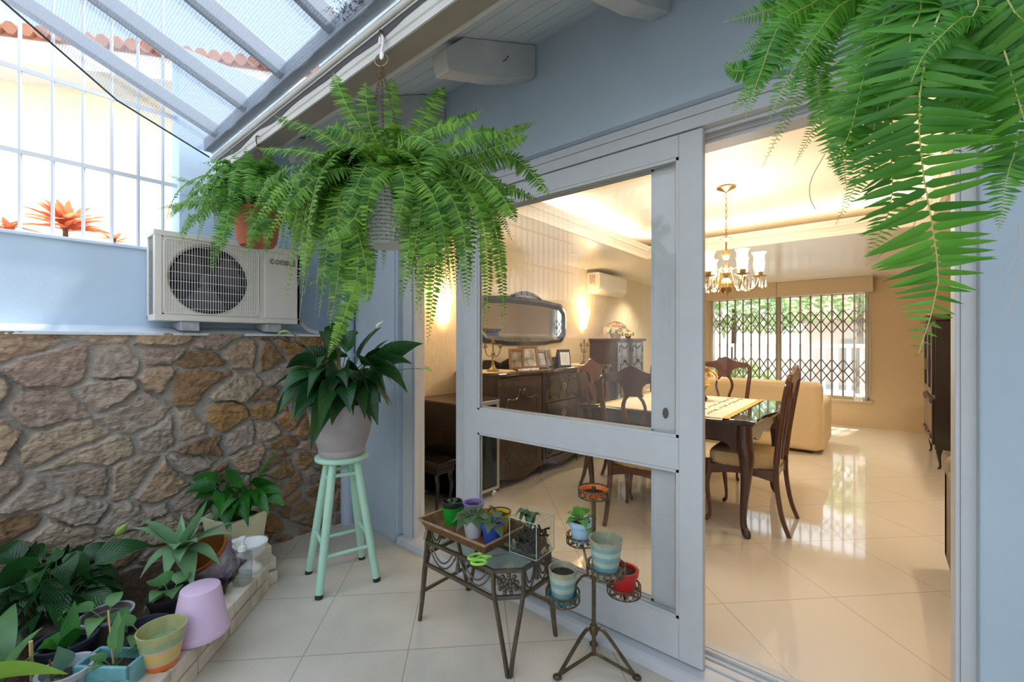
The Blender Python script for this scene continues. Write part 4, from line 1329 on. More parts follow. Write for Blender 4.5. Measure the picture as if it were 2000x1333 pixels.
pl = thing('peace_lily', 'big peace lily with drooping dark leaves in a grey pot on the mint stool', 'potted plant', (sx, sy, 0.698))
MB().lathe([(0, 0.0), (0.118, 0.0), (0.124, 0.008), (0.126, 0.034), (0.123, 0.038), (0.128, 0.046), (0.148, 0.11), (0.167, 0.19), (0.184, 0.285), (0.190, 0.288), (0.190, 0.297), (0.178, 0.297), (0.172, 0.27), (0, 0.265)], n=40).build('pot', GREYPOT, pl, angle=50)
MB().lathe([(0, 0.268), (0.171, 0.270), (0.171, 0.276), (0, 0.282)], n=24).build('soil', SOIL, pl)
cr = Vector((sx, sy, 0.965))
tips = [((at(528, 762, 2.30)), .16), (at(545, 806, 2.26), .22), (at(566, 826, 2.24), .2), (at(588, 690, 2.45), .12), (at(622, 648, 2.5), .12), (at(700, 652, 2.5), .15), (at(640, 640, 2.4), .2),
        (at(826, 672, 2.40), .10), (at(805, 712, 2.42), .14), (at(796, 768, 2.36), .22), (at(738, 832, 2.32), .2), (at(690, 812, 2.25), .2), (at(678, 760, 2.2), .2), (at(760, 664, 2.5), .06),
        (at(745, 640, 2.5), .08), (at(600, 780, 2.2), .22), (at(640, 790, 2.2), .25), (at(720, 770, 2.25), .22), (at(790, 740, 2.3), .2), (at(620, 720, 2.25), .2), (at(660, 700, 2.25), .2), (at(560, 720, 2.4), .15), (at(755, 770, 2.25), .25), (at(780, 692, 2.5), .12)]
lilyplant(pl, cr, tips, 0.135, LILY, 58, 0.36, 0.26, 8, 0.33, Vector((sx, sy, 0.698)))
for (px, py, dd), mt, ln, drp in (((735, 642, 2.42), SPATHE, 0.05, 0.02), ((568, 652, 2.42), BUD, 0.085, -0.05), ((826, 722, 2.36), BUD, 0.06, -0.03)):
    e = at(px, py, dd)
    s_, m_ = MB(), MB()
    s_.tube(bez(cr, cr.lerp(e, 0.5) + Vector((0, 0, 0.14)), e, 10), 0.0022, 5)
    dirn = ((e - cr).normalized() * Vector((1, 1, 0.2))).normalized()
    q = bez(e, e + dirn * ln * 0.5 + Vector((0, 0, 0.02)), e + dirn * ln + Vector((0, 0, drp)), 8)
    m_.tube(q, [0.003, 0.010, 0.014, 0.015, 0.013, 0.010, 0.006, 0.003, 0.001], 9, flat=0.6)
    localise(Vector((sx, sy, 0.698)), s_, m_)
    o = m_.build('spathe', mt, pl)
    s_.build('flower_stalk', M('flower_stalk', (0.10, 0.18, 0.05), 0.5), o)

# ================================================================== CORNER BED
E0, E1 = Vector((-2.515, -0.82, 0)), Vector((-1.40, -1.935, 0))
bed = thing('planter_bed', 'low corner bed edged with pale bricks and filled with brown soil', 'planter bed', (0, 0, 0))
BRK = M('washed_brick', (0.70, 0.645, 0.555), 0.85, var=0.12, vscale=11, bump=0.6, bscale=45, col2=(0.53, 0.43, 0.33))
bd = (E1 - E0).normalized()
bn = Vector((-bd.y, bd.x, 0)) * -1      # into the bed
if bn.x > 0:
    bn = -bn
br = MB()
rb = random.Random(4)
Lb = (E1 - E0).length
for course, (z0, z1) in enumerate(((0.0, 0.062), (0.070, 0.135))):
    s_ = -0.10 * course
    while s_ < Lb:
        l = 0.20 + rb.uniform(-.02, .03)
        a, c_ = max(0, s_), min(Lb, s_ + l - 0.009)
        if c_ - a > 0.02:
            j = rb.uniform(-.004, .004)
            p, q = E0 + bd * a, E0 + bd * c_
            P_ = [p + bn * j, q + bn * j, q + bn * 0.115, p + bn * 0.115]
            dz = rb.uniform(-.004, .004)
            br.add([v + Vector((0, 0, z0)) for v in P_] + [v + Vector((0, 0, z1 + dz * course)) for v in P_], [(0, 3, 2, 1), (4, 5, 6, 7), (0, 1, 5, 4), (1, 2, 6, 5), (2, 3, 7, 6), (3, 0, 4, 7)])
        s_ += l
    # short return towards the stone wall
    for k_ in range(3):
        p = Vector((-2.555 - 0.165 * k_ - 0.02 * course, -0.865 + 0.04 * (k_ + 1), 0))
        br.box(p.x - 0.15, p.x, p.y - 0.03, p.y + 0.07, z0, z1)
br.build('brick_edging', BRK, bed, smooth=False, bevel=0.006)
mo = MB()
mo.prism([(E0 + bn * 0.01 + bd * .01)[:2], (E1 + bn * 0.01)[:2], (E1 + bn * 0.105)[:2], (E0 + bn * 0.105)[:2]], 0.002, 0.122, lambda u, v, w: (u, v, w))
mo.build('mortar', M('mortar_grey', (0.40, 0.36, 0.31), 0.9, bump=0.4), bed, smooth=False)
g = []
for i in range(60):
    row = []
    for j in range(40):
        y = -0.76 - 1.6 * i / 59
        xe = -2.515 + (-0.82 - y) - 0.07 if y < -0.82 else -2.58
        x = -3.036 + (xe + 3.036) * j / 39
        row.append((x, y, 0.082 + 0.012 * math.sin(x * 21 + y * 13) * math.cos(y * 31 - x * 9) + rb.uniform(0, .011) + 0.03 * max(0, (-2.75 - x) / 0.3)))
    g.append(row)
MB().sheet(g).build('soil', BEDSOIL, bed, fix=False, angle=80)


# ---- plastic and clay pots
def pot(name, label, loc, r, h, mat, cat='plant pot', fill=0.8, soil=SOIL, taper=0.74, rim=0.012, bands=None, rz=0, grp=None, n=32, rimh=0.02, slant=None):
    t = thing(name, label, cat, loc, rz, grp)
    prof = [(0, 0), (r * taper, 0), (r * taper + (r - r * taper) * 0.86, h - rimh), (r + rim * 0.3, h - rimh), (r + rim * 0.5, h), (r - rim * 0.5, h), (r * (taper + (1 - taper) * fill) - 0.006, h * fill), (0, h * fill)]
    if bands:
        lo = 0
        prev = None
        zz = [b for b, _ in bands]
        m = MB()
        f_ = lambda z: r * taper + (r - r * taper) * z / h
        z0 = 0
        pp = [(0, 0)]
        for z1, mt in bands:
            p_ = MB()
            lst = ([(0, 0)] if z0 == 0 else []) + [(f_(z0 * h), z0 * h), (f_(z1 * h), z1 * h)]
            if z1 >= 1:
                lst += [(r - 0.005, h), (f_(h * fill) - 0.006, h * fill)]
            p_.lathe(lst, n=n, close=False)
            p_.build('pot' if z1 >= 1 else 'glaze_band', mt, t)
            z0 = z1
    else:
        MB().lathe(prof, n=n).build('pot', mat, t, angle=35)
    if soil:
        ri = r * (taper + (1 - taper) * fill) - 0.004
        MB().lathe([(0, h * fill - 0.004), (ri, h * fill - 0.003), (ri, h * fill + 0.002), (ri * 0.5, h * fill + 0.008), (0, h * fill + 0.006)], n=20).build('soil', soil, t)
    return t


def leaves(t, spec, mat, z, w, seed=1, fold=0.15, shape=0.45, pet=0.25, name='foliage', uv=True, n=8):
    """spec = list of (azimuth deg, reach, rise, arch[, width factor])"""
    r = random.Random(seed)
    mb, st = MB(), MB()
    for s_ in spec:
        a, reach, rise, arch = s_[:4]
        k = s_[4] if len(s_) > 4 else 1
        o = Vector((math.cos(R(a)), math.sin(R(a)), 0))
        c = Vector((0, 0, z)) + o * 0.006
        tip = c + o * reach + Vector((0, 0, rise))
        mid = c + o * reach * 0.5 + Vector((0, 0, arch))
        leafblade(mb, st, c, mid, tip, w * k, pet, n, fold, 0.03, r, 0.002, shape)
    o = mb.build(name, mat, t, fix=False, uv=True)
    st.build('leaf_stalks', M('stalk', (0.10, 0.20, 0.05), 0.5), o, fix=False)


# lilac bucket upside down, on the bricks
bk = thing('bucket', 'lilac enamel bucket standing upside down on the bricks', 'bucket', (-2.145, -1.225, 0.137))
MB().lathe([(0.104, 0.0), (0.106, 0.006), (0.101, 0.026), (0.097, 0.030), (0.073, 0.170), (0.069, 0.186), (0.064, 0.189), (0, 0.190)], n=40, close=False).build('body', LILAC, bk)
MB().lathe([(0.097, 0.026), (0.099, 0.030), (0.097, 0.034)], n=40, close=False).build('rim_bead', LILAC, bk)

GB = M('band_olive', (0.42, 0.42, 0.20), 0.4, var=0.2, vscale=30)
GB2 = M('band_sage', (0.30, 0.40, 0.22), 0.4, var=0.15, vscale=30)
YB = M('band_yellow', (0.66, 0.47, 0.14), 0.4, var=0.1)
PB = M('band_sand', (0.58, 0.42, 0.28), 0.4)
OB = M('band_orange', (0.72, 0.17, 0.03), 0.4)
st5 = pot('striped_pot', 'empty pot striped olive, yellow and orange on the brick edge', (-2.045, -1.372, 0.137), 0.078, 0.138, None, fill=0.62, soil=None, taper=0.66, bands=[(0.16, OB), (0.28, PB), (0.50, YB), (0.60, PB), (0.78, GB2), (1.0, GB)])
MB().lathe([(0, 0.084), (0.064, 0.084), (0.064, 0.089), (0, 0.089)], n=24).build('dried_algae', M('sage_inside', (0.24, 0.36, 0.17), 0.6, var=0.25, vscale=40), st5)

# teal rectangular planter
tp = thing('teal_planter', 'teal glazed rectangular planter with a small orchid plant at the bed edge', 'planter', (-2.09, -1.50, 0.09), R(38))
m = MB()
w_, d_, h_ = 0.20, 0.105, 0.125
for a, b_, c_, e_ in ((-w_ / 2, w_ / 2, -d_ / 2, -d_ / 2 + .012), (-w_ / 2, w_ / 2, d_ / 2 - .012, d_ / 2), (-w_ / 2, -w_ / 2 + .012, -d_ / 2, d_ / 2), (w_ / 2 - .012, w_ / 2, -d_ / 2, d_ / 2)):
    m.box(a, b_, c_, e_, 0, h_)
m.box(-w_ / 2, w_ / 2, -d_ / 2, d_ / 2, 0, 0.015)
m.build('planter', TEALC, tp, smooth=False, bevel=0.004)
MB().box(-w_ / 2 + .012, w_ / 2 - .012, -d_ / 2 + .012, d_ / 2 - .012, 0.015, 0.09).build('soil', SOIL, tp, smooth=False)
m = MB()
for k_ in range(7):
    c_ = (-0.085 + 0.028 * k_, -d_ / 2 - 0.0015, 0.0)
    for q_ in (0.018, 0.030, 0.042):
        m.tube([(c_[0] + q_ * math.cos(t), c_[1], 0.045 + q_ * math.sin(t) - 0.02 * (k_ % 2)) for t in [PI * i / 8 for i in range(9)]], 0.0014, 4)
m.build('relief_pattern', TEALC, tp)
leaves(tp, [(60, 0.03, 0.19, 0.08, 1.15), (120, 0.05, 0.17, 0.10, 0.8), (20, 0.09, 0.05, 0.07, 0.6), (250, 0.07, 0.03, 0.06, 0.7), (190, 0.08, 0.04, 0.06, 0.7)], ORCHID, 0.085, 0.068, 3, shape=0.3)
MB().tube([(-0.01, 0.01, 0.08), (-0.05, 0.03, 0.27)], 0.0028, 6).build('stake', STICK, tp)

# bowl urn and dispenser on the bricks
ur = thing('urn', 'small white footed urn bowl on the brick corner', 'urn', (-2.525, -0.905, 0.137))
MB().lathe([(0, 0), (0.062, 0), (0.066, 0.012), (0.058, 0.026), (0.040, 0.040), (0.022, 0.060), (0.020, 0.072), (0.032, 0.082), (0.062, 0.100), (0.080, 0.130), (0.086, 0.160), (0.096, 0.168), (0.097, 0.178), (0.085, 0.178), (0.076, 0.150), (0.05, 0.118), (0, 0.105)], n=40).build('bowl', WHITEP, ur, angle=50)
ur.scale = (0.84, 0.84, 0.82)
ds = thing('soap_dispenser', 'clear glass dispenser bottle with white pump on the bricks', 'bottle', (-2.43, -0.975, 0.137))
MB().lathe([(0, 0.0), (0.042, 0.0), (0.044, 0.006), (0.044, 0.125), (0.040, 0.142), (0.022, 0.155), (0.018, 0.162)], n=28, close=False).build('bottle', BOTTLE, ds)
MB().lathe([(0, 0.003), (0.040, 0.003), (0.041, 0.045), (0, 0.045)], n=24).build('liquid', BOTTLE, ds)
MB().lathe([(0, 0.158), (0.020, 0.158), (0.020, 0.180), (0.010, 0.184), (0.008, 0.21), (0.014, 0.212), (0.014, 0.225), (0, 0.226)], n=18).box(-0.008, 0.008, -0.045, 0.01, 0.212, 0.224).build('pump', WHITEP, ds)

# cream ribbed planter with lily, by the wall
cp = thing('peace_lily', 'glossy green peace lily in a cream ribbed planter against the stone wall', 'potted plant', (-2.86, -0.865, 0.09))
m = MB()
g = []
for i, (r_, z) in enumerate(((0.094, 0), (0.10, 0.01), (0.126, 0.235), (0.130, 0.25), (0.116, 0.25), (0.108, 0.225))):
    row = []
    for k_ in range(65):
        a = 2 * PI * k_ / 64
        sq = 1 / max(abs(math.cos(a)), abs(math.sin(a))) ** 0.75
        rr_ = r_ * sq * (1 + (0.022 * math.cos(k_ * PI / 2 + i * 2.2) if 0 < i < 3 else 0))
        row.append((rr_ * math.cos(a + R(20)), rr_ * math.sin(a + R(20)), z))
    g.append(row)
m.sheet(g)
m.build('planter', CREAMP, cp)
MB().lathe([(0, 0.215), (0.115, 0.215), (0.115, 0.222), (0, 0.228)], n=20).build('soil', SOIL, cp)
cr2 = Vector((-2.86, -0.865, 0.31))
tips = [(at(548, 880, 2.52), .02), (at(362, 932, 2.58), .10), (at(358, 968, 2.45), .12), (at(375, 985, 2.45), .12), (at(552, 965, 2.55), .10), (at(555, 990, 2.55), .12), (at(485, 1030, 2.38), .16), (at(525, 1005, 2.45), .12), (at(430, 1010, 2.38), .14), (at(450, 915, 2.7), .06), (at(400, 945, 2.4), .12),
        (at(530, 930, 2.65), .08), (at(440, 980, 2.35), .14), (at(500, 985, 2.4), .14), (at(470, 955, 2.35), .12), (at(540, 950, 2.5), .10)]
lilyplant(cp, cr2, tips, 0.118, LILY2, 22, 0.22, 0.16, 14, 0.1, Vector((-2.86, -0.865, 0.09)))

# tipped terracotta pot with flower decoration
tl = thing('tipped_pot', 'terracotta pot with painted flowers lying tipped on the soil', 'plant pot', (-2.66, -1.03, 0.185))
tl.rotation_euler = Vector((0.10, -0.50, 0.72)).to_track_quat('Z', 'Y').to_euler()
MB().lathe([(0, -0.085), (0.082, -0.085), (0.112, 0.085), (0.116, 0.092), (0.106, 0.092), (0.078, -0.07), (0, -0.07)], n=36).build('pot', M('orange_clay', (0.50, 0.19, 0.05), 0.6, var=0.15), tl)
FLW = M('flower_paper', (0.62, 0.55, 0.48), 0.6, var=0.7, vscale=22, col2=(0.30, 0.20, 0.42))
MB().lathe([(0.0832, -0.084), (0.1105, 0.07)], n=36, close=False).build('painted_band', FLW, tl)
fl = MB()
rf = random.Random(9)
for i in range(60):
    a, z = rf.uniform(0, 2 * PI), rf.uniform(-0.075, 0.06)
    rd = 0.0838 + 0.0273 * (z + 0.084) / 0.154
    fl.ball((rd * math.cos(a), rd * math.sin(a), z), rf.uniform(0.003, 0.007), 6, 4, 0.8)
fl.build('painted_flowers', [M('flower_red', (0.50, 0.08, 0.07), 0.6, var=0.6, vscale=30, col2=(0.20, 0.10, 0.45))], tl)

# agave
ag = thing('agave', 'grey green rosette of broad pointed agave leaves on a short stem', 'plant', (-2.665, -1.175, 0.085))
MB().tube(spline([(0.01, 0.02, -0.02), (0.02, 0.0, 0.08), (0.0, 0.0, 0.20)], 12), 0.018, 8).build('stem', M('agave_stem', (0.13, 0.09, 0.06), 0.9, bump=0.5), ag)
mb = MB()
cA = Vector((-2.665, -1.175, 0.295))
for (px, py, dd), up, w_ in (((405, 978, 2.15), -.01, .062), ((412, 1002, 2.25), .03, .055), ((458, 1020, 2.28), .03, .050), ((455, 1045, 2.15), .06, .055), ((277, 1018, 2.15), .05, .062), ((258, 1033, 2.1), .05, .070), ((273, 1132, 2.05), .10, .062), ((322, 1132, 2.0), .10, .060), ((376, 1150, 1.98), .10, .072), ((430, 1105, 2.1), .09, .06), ((355, 1005, 2.3), 0, .03), ((385, 1060, 1.95), .05, .05), ((340, 1075, 1.95), .06, .06), ((300, 1050, 2.3), .06, .05), ((350, 1100, 1.9), .05, .05), ((390, 1020, 2.35), .03, .05), ((352, 1020, 2.2), 0, .026)):
    e = at(px, py, dd)
    leafblade(mb, None, cA, cA.lerp(e, 0.5) + Vector((0, 0, up)), e, w_ * 1.5, 0.04, 10, 0.22, 0.03, random.Random(px), shape=0.9)
localise(Vector((-2.665, -1.175, 0.085)), mb)
mb.build('foliage', AGAVE, ag, fix=False, uv=True)

# the nursery pots at the lower left
p_ = pot('nursery_pot', 'black nursery pot with a few round glossy leaves behind the lilac bucket', (-2.42, -1.265, 0.085), 0.082, 0.13, BLACKP, fill=0.85)
leaves(p_, [(205, 0.11, 0.05, 0.11, 1.5), (265, 0.09, -0.03, 0.05, 1.3), (350, 0.13, 0.05, 0.10, 1.1), (120, 0.09, 0.06, 0.09, 1.1), (300, 0.09, 0.03, 0.08, 1.1)], ORCHID, 0.115, 0.085, 4, shape=0.6)
pot('green_saucer', 'green plastic pot half hidden behind the round glossy leaves', (-2.55, -1.225, 0.085), 0.05, 0.11, M('deep_green_plastic', (0.01, 0.17, 0.06), 0.4), fill=0.9)
pot('nursery_pot', 'small black pot of bare soil under the agave', (-2.415, -1.10, 0.085), 0.052, 0.10, BLACKP, fill=0.7)
p_ = pot('nursery_pot', 'grey brown pot with a pale rim and arching leaves by the bush', (-2.43, -1.475, 0.085), 0.082, 0.135, M('taupe_plastic', (0.13, 0.11, 0.10), 0.4), fill=0.7)
MB().lathe([(0.079, 0.125), (0.088, 0.127), (0.089, 0.137), (0.082, 0.139), (0.072, 0.112)], n=32, close=False).build('pale_rim', LGREYP, p_)
leaves(p_, [(222, 0.20, 0.0, 0.12, 1.2), (330, 0.13, 0.02, 0.10, 1.2), (12, 0.17, 0.01, 0.12, 1.2), (150, 0.11, 0.06, 0.10, 0.9)], ORCHID, 0.10, 0.070, 6, shape=0.5)
p_ = pot('nursery_pot', 'wide navy pot of bark chips beside the striped pot', (-2.205, -1.40, 0.085), 0.092, 0.13, NAVYP, fill=0.72)
leaves(p_, [(210, 0.15, 0.03, 0.09, 1.1), (335, 0.11, 0.02, 0.07, 1.1)], ORCHID, 0.10, 0.06, 7)
ck = MB()
for i in range(26):
    a, q_ = rf.uniform(0, 2 * PI), rf.uniform(0, 0.055)
    c_ = Vector((q_ * math.cos(a), q_ * math.sin(a), 0.102 + rf.uniform(0, .012)))
    ck.beam(c_, c_ + Vector((rf.uniform(-.02, .02), rf.uniform(-.02, .02), rf.uniform(-.004, .012))), 0.010, 0.006)
ck.build('bark_chips', M('bark', (0.14, 0.085, 0.055), 0.9, var=0.5, vscale=30), p_, smooth=False)
p_ = pot('nursery_pot', 'ribbed navy pot with bright green upright leaves at the lower left', (-2.335, -1.60, 0.085), 0.088, 0.14, NAVYP, fill=0.55)
MB().lathe([(0.083, 0.132), (0.080, 0.120), (0.077, 0.121), (0.074, 0.104), (0.071, 0.105)], n=32, close=False).build('inner_ribs', M('navy_rib', (0.10, 0.11, 0.15), 0.4), p_)
leaves(p_, [(150, 0.05, 0.17, 0.06, 1.1), (210, 0.08, 0.05, 0.08, 1.4), (20, 0.05, 0.11, 0.07, 1.3), (265, 0.07, 0.05, 0.08, 1.4)], LILY2, 0.08, 0.062, 8, shape=0.5)
p_ = pot('nursery_pot', 'black pot of dry soil and twigs in front of the leafy bush', (-2.52, -1.615, 0.085), 0.085, 0.13, BLACKP, fill=0.82)
leaves(p_, [(30, 0.03, 0.05, 0.05, 0.4), (120, 0.03, 0.05, 0.04, 0.4)], SUCC, 0.11, 0.03, 9)
p_ = pot('nursery_pot', 'pale grey pot holding a round blue green leaf at the bottom edge', (-2.145, -1.615, 0.085), 0.072, 0.13, LGREYP, fill=0.72)
leaves(p_, [(225, 0.02, 0.115, 0.05, 1.35), (10, 0.08, -0.01, 0.05, 0.7), (300, 0.07, 0.0, 0.05, 0.7)], BLUEGREEN, 0.09, 0.075, 10, shape=0.35)
sk = MB().tube([at(62, 1330, 1.52), at(60, 1254, 1.50)], 0.006, 6).build('plant_stake', STICK)
tag(sk, 'thick bamboo stake standing at the lower left of the bed', 'stake')
sk = MB().tube([at(104, 1345, 1.45), at(100, 1318, 1.45), at(97, 1290, 1.45)], [0.004, 0.005, 0.003], 6).build('dry_twig', DRY)
tag(sk, 'short dry brown stem standing beside the round blue green leaf', 'twig')

# leafy bush at the far left of the bed
lb = thing('leafy_bush', 'dark green peace lily bush with drooping leaves at the left of the bed', 'plant', (-2.80, -1.62, 0.085))
crb = Vector((-2.80, -1.62, 0.09))
tips = [(at(82, 1140, 1.95), .22), (at(176, 1135, 2.0), .20), (at(248, 1182, 1.95), .18), (at(236, 1083, 2.15), .16), (at(40, 1062, 2.2), .16), (at(10, 1192, 1.85), .22), (at(120, 1098, 2.2), .18), (at(300, 1068, 2.2), .14), (at(60, 1180, 1.8), .22), (at(160, 1062, 2.3), .12),
        (at(190, 1160, 2.1), .12), (at(110, 1190, 1.85), .2), (at(-30, 1100, 1.9), .2), (at(0, 1150, 1.8), .2), (at(130, 1150, 1.9), .22), (at(210, 1100, 2.3), .15), (at(40, 1110, 2.0), .2), (at(-20, 1060, 2.2), .15), (at(90, 1075, 2.3), .15), (at(20, 1230, 1.75), .2), (at(-30, 1200, 1.7), .2), (at(100, 1230, 1.75), .2)]
lilyplant(lb, crb, tips, 0.118, LILY, 38, 0.34, 0.26, 17, 0.1, Vector((-2.80, -1.62, 0.085)))
e = at(228, 1046, 2.15)
s_, m_ = MB(), MB()
s_.tube(bez(crb, crb.lerp(e, 0.6) + Vector((0, 0, 0.08)), e, 10), 0.003, 5)
m_.tube([e.lerp(at(252, 1020, 2.13), k_ / 8) for k_ in range(9)], [0.004, 0.016, 0.021, 0.022, 0.019, 0.014, 0.008, 0.004, 0.001], 10, flat=0.8)
localise(Vector((-2.80, -1.62, 0.085)), s_, m_)
o = m_.build('bud', BUD, lb)
s_.build('bud_stalk', M('bud_stalk', (0.12, 0.24, 0.05), 0.5), o)

bl = thing('broad_leaf_plant', 'blue green broad leaves rising at the left bottom edge of the photo', 'plant', (-2.27, -1.80, 0.085))
mb, st = MB(), MB()
cB = Vector((-2.27, -1.80, 0.11))
for (px, py, dd), up, w_ in (((84, 1226, 1.55), .06, .07), ((75, 1275, 1.5), .04, .05), ((-60, 1230, 1.5), .1, .08), ((30, 1180, 1.7), .1, .07)):
    e_ = at(px, py, dd)
    leafblade(mb, st, cB, cB.lerp(e_, 0.5) + Vector((0, 0, up)), e_, w_ * 1.5, 0.12, 10, 0.2, 0.03, random.Random(px))
localise(Vector((-2.27, -1.80, 0.085)), mb, st)
mb.build('foliage', ORCHID, bl, fix=False, uv=True)
st.build('leaf_stalks', M('stalk2', (0.10, 0.20, 0.05), 0.5), bl, fix=False)
yl = thing('yellow_edged_plant', 'long leaf with yellow margin reaching in at the bottom left corner', 'plant', (-2.08, -1.86, 0.085))
mb = MB()
cY = Vector((-2.08, -1.86, 0.10))
e_ = at(132, 1318, 1.40)
leafblade(mb, None, at(-120, 1345, 1.36), at(20, 1296, 1.38), e_, 0.105, 0.0, 12, 0.15, 0.02, random.Random(3))
mb2 = MB().tube(bez(cY, cY + Vector((-.1, -.02, .1)), at(-118, 1345, 1.36), 8), 0.005, 6)
localise(Vector((-2.08, -1.86, 0.085)), mb, mb2)
mb.build('leaf', YELLEAF, yl, fix=False, uv=True)
mb2.build('stalk', BUD, yl)

# ================================================================== IRON SIDE TABLE
TX, TY = -1.405, -0.295
tb = thing('iron_side_table', 'bronze iron side table with glass top in front of the sliding door', 'table', (TX, TY, 0))
hx, hy, cf = 0.295, 0.178, 0.085
octo = lambda a, b, c: [(-a + c, -b), (a - c, -b), (a, -b + c), (a, b - c), (a - c, b), (-a + c, b), (-a, b - c), (-a, -b + c)]
for z, nm in ((0.405, 'top_rail'), (0.297, 'lower_rail')):
    m = MB()
    P = octo(hx, hy, cf)
    for i in range(8):
        m.beam((*P[i], z), (*P[(i + 1) % 8], z), 0.014, 0.016)
    m.build(nm, IRON, tb, smooth=False, bevel=0.002)
g = MB().prism(octo(hx + 0.012, hy + 0.012, cf), 0.4135, 0.420, lambda u, v, w: (u, v, w))
g.build('glass_top', TABLEGLASS, tb, smooth=False)
P = octo(hx, hy, cf)
for (i, j), (fx, fy) in (((7, 0), (-1, -1)), ((1, 2), (1, -1)), ((3, 4), (1, 1)), ((5, 6), (-1, 1))):
    a, b = Vector((*P[i], 0.41)), Vector((*P[j], 0.41))
    ft = Vector((fx * (hx - 0.012), fy * (hy - 0.012), 0))
    lg = MB()
    for s in (a, b):
        d_ = Vector((s.x, s.y, 0)).normalized() * 0.006
        q = [s, s * Vector((1, 1, 0)) + Vector((0, 0, 0.33)) + d_, (s * Vector((1, 1, 0))).lerp(ft, 0.22) + Vector((0, 0, 0.25)) + d_, (s * Vector((1, 1, 0))).lerp(ft, 0.62) + Vector((0, 0, 0.11)), ft + Vector((s.x - ft.x, s.y - ft.y, 0)).normalized() * 0.006 + Vector((0, 0, 0.0))]
        lg.tube(spline(q, 14), 0.0095, 4)
    lg.build('leg', IRON, tb, smooth=False)
    # rosette panel between the two legs
    ro = MB()
    c_ = (a + b) / 2
    u_ = (b - a).normalized()
    for q_, rr_ in ((5, 0.012), (7, 0.024), (9, 0.037)):
        for k_ in range(q_):
            t_ = 2 * PI * k_ / q_ + rr_ * 60
            cc = Vector((c_.x, c_.y, 0.351)) + u_ * rr_ * math.cos(t_) + Vector((0, 0, rr_ * math.sin(t_)))
            ro.ball(cc, 0.010, 7, 5)
    ro.build('rosette', IRON, tb)


def swag(a, b, n):
    sw = MB()
    a, b = Vector(a), Vector(b)
    d = (b - a)
    for k_ in range(n):
        p, q = a + d * k_ / n, a + d * (k_ + 1) / n
        for dep, ins in ((0.085, 0.04), (0.062, 0.16)):
            pts = []
            for i in range(17):
                t_ = i / 16
                x = ins + (1 - 2 * ins) * t_
                pts.append(p.lerp(q, x) + Vector((0, 0, -dep * (1 - (2 * t_ - 1) ** 2))))
            sw.tube(pts, [0.0034 + 0.0009 * (i % 2) for i in range(17)], 6)
        if k_ > 0:
            sw.lathe([(0.003, 0.0), (0.006, -0.012), (0.004, -0.02), (0.008, -0.032), (0.012, -0.065), (0, -0.068)], p, 8)
    sw.build('swag', IRON, tb)


swag((-hx + cf, -hy, 0.398), (hx - cf, -hy, 0.398), 2)
swag((-hx + cf, hy, 0.398), (hx - cf, hy, 0.398), 2)
swag((hx, -hy + cf, 0.398), (hx, hy - cf, 0.398), 2)
swag((-hx, -hy + cf, 0.398), (-hx, hy - cf, 0.398), 2)
stt = MB()
c0, c1 = (-hx + 0.02, -hy + 0.02, 0.135), (-hx + 0.02, hy - 0.02, 0.135)
stt.beam(c0, c1, 0.010, 0.014)
stt.build('stretcher', IRON, tb, smooth=False)
MB().beam((-hx + 0.02, hy - 0.02, 0.145), (hx - 0.02, hy - 0.02, 0.145), 0.010, 0.014).build('stretcher', IRON, tb, smooth=False)

# wicker tray
WIC = M('wicker_brown', (0.22, 0.105, 0.045), 0.65, var=0.35, vscale=60)
ty = thing('wicker_tray', 'brown rectangular wicker tray on the glass side table', 'tray', (-1.50, -0.292, 0.4205))
aw, ad, fl_ = 0.222, 0.143, 0.022
m = MB()
g = []
loop = []
for i in range(4):
    q = [(-1, -1), (1, -1), (1, 1), (-1, 1), (-1, -1)]
    nseg = 44 if i % 2 == 0 else 28
    for k_ in range(nseg):
        t_ = k_ / nseg
        loop.append((q[i][0] + (q[i + 1][0] - q[i][0]) * t_, q[i][1] + (q[i + 1][1] - q[i][1]) * t_, k_))
for z in (0.0, 0.012, 0.024, 0.036, 0.046):
    row = []
    for (u, v, k_) in loop + loop[:1]:
        o_ = fl_ * (z / 0.046) - 0.018 + 0.0016 * (1 if k_ % 2 else -1)
        row.append((u * (aw - 0.004 + o_), v * (ad - 0.004 + o_), z))
    g.append(row)
m.sheet(g)
m.box(-aw + 0.02, aw - 0.02, -ad + 0.02, ad - 0.02, 0.0, 0.006)
m.build('basketwork', WIC, ty, smooth=False)
rimp = [Vector((u * (aw + 0.002), v * (ad + 0.002), 0.048)) for u, v, k_ in loop]
MB().tube(rimp, [0.0052 + 0.0011 * (i % 2) for i in range(len(rimp))], 6, closed=True).build('rim', M('wicker_rim', (0.36, 0.23, 0.13), 0.6, var=0.4, vscale=70), ty)

# pots on the tray
zt = 0.4275
p_ = pot('flower_pot', 'bright green pot with a black liner at the far end of the tray', (-1.640, -0.292, zt), 0.049, 0.085, GREENP, fill=0.9, taper=0.80, rimh=0.012)
MB().lathe([(0.049, 0.078), (0.052, 0.085), (0.052, 0.108), (0.047, 0.110), (0.044, 0.09)], n=28, close=False).build('liner', BLACKP, p_)
leaves(p_, [(200, 0.025, 0.02, 0.03), (330, 0.03, 0.02, 0.03), (90, 0.03, 0.02, 0.03)], VIOLET, 0.088, 0.034, 11)
p_ = pot('flower_pot', 'white pot with a fuzzy leaved african violet on the tray', (-1.452, -0.330, zt), 0.050, 0.085, WHITEP, fill=0.88, taper=0.72)
vs_ = []
rv = random.Random(5)
for k_ in range(26):
    a = 137.5 * k_
    lv = k_ / 26
    vs_.append((a, 0.118 - 0.07 * lv, -0.02 + 0.06 * lv, 0.06, 1.25 - 0.45 * lv))
vs_.append((60, 0.03, 0.085, 0.05, 0.8))
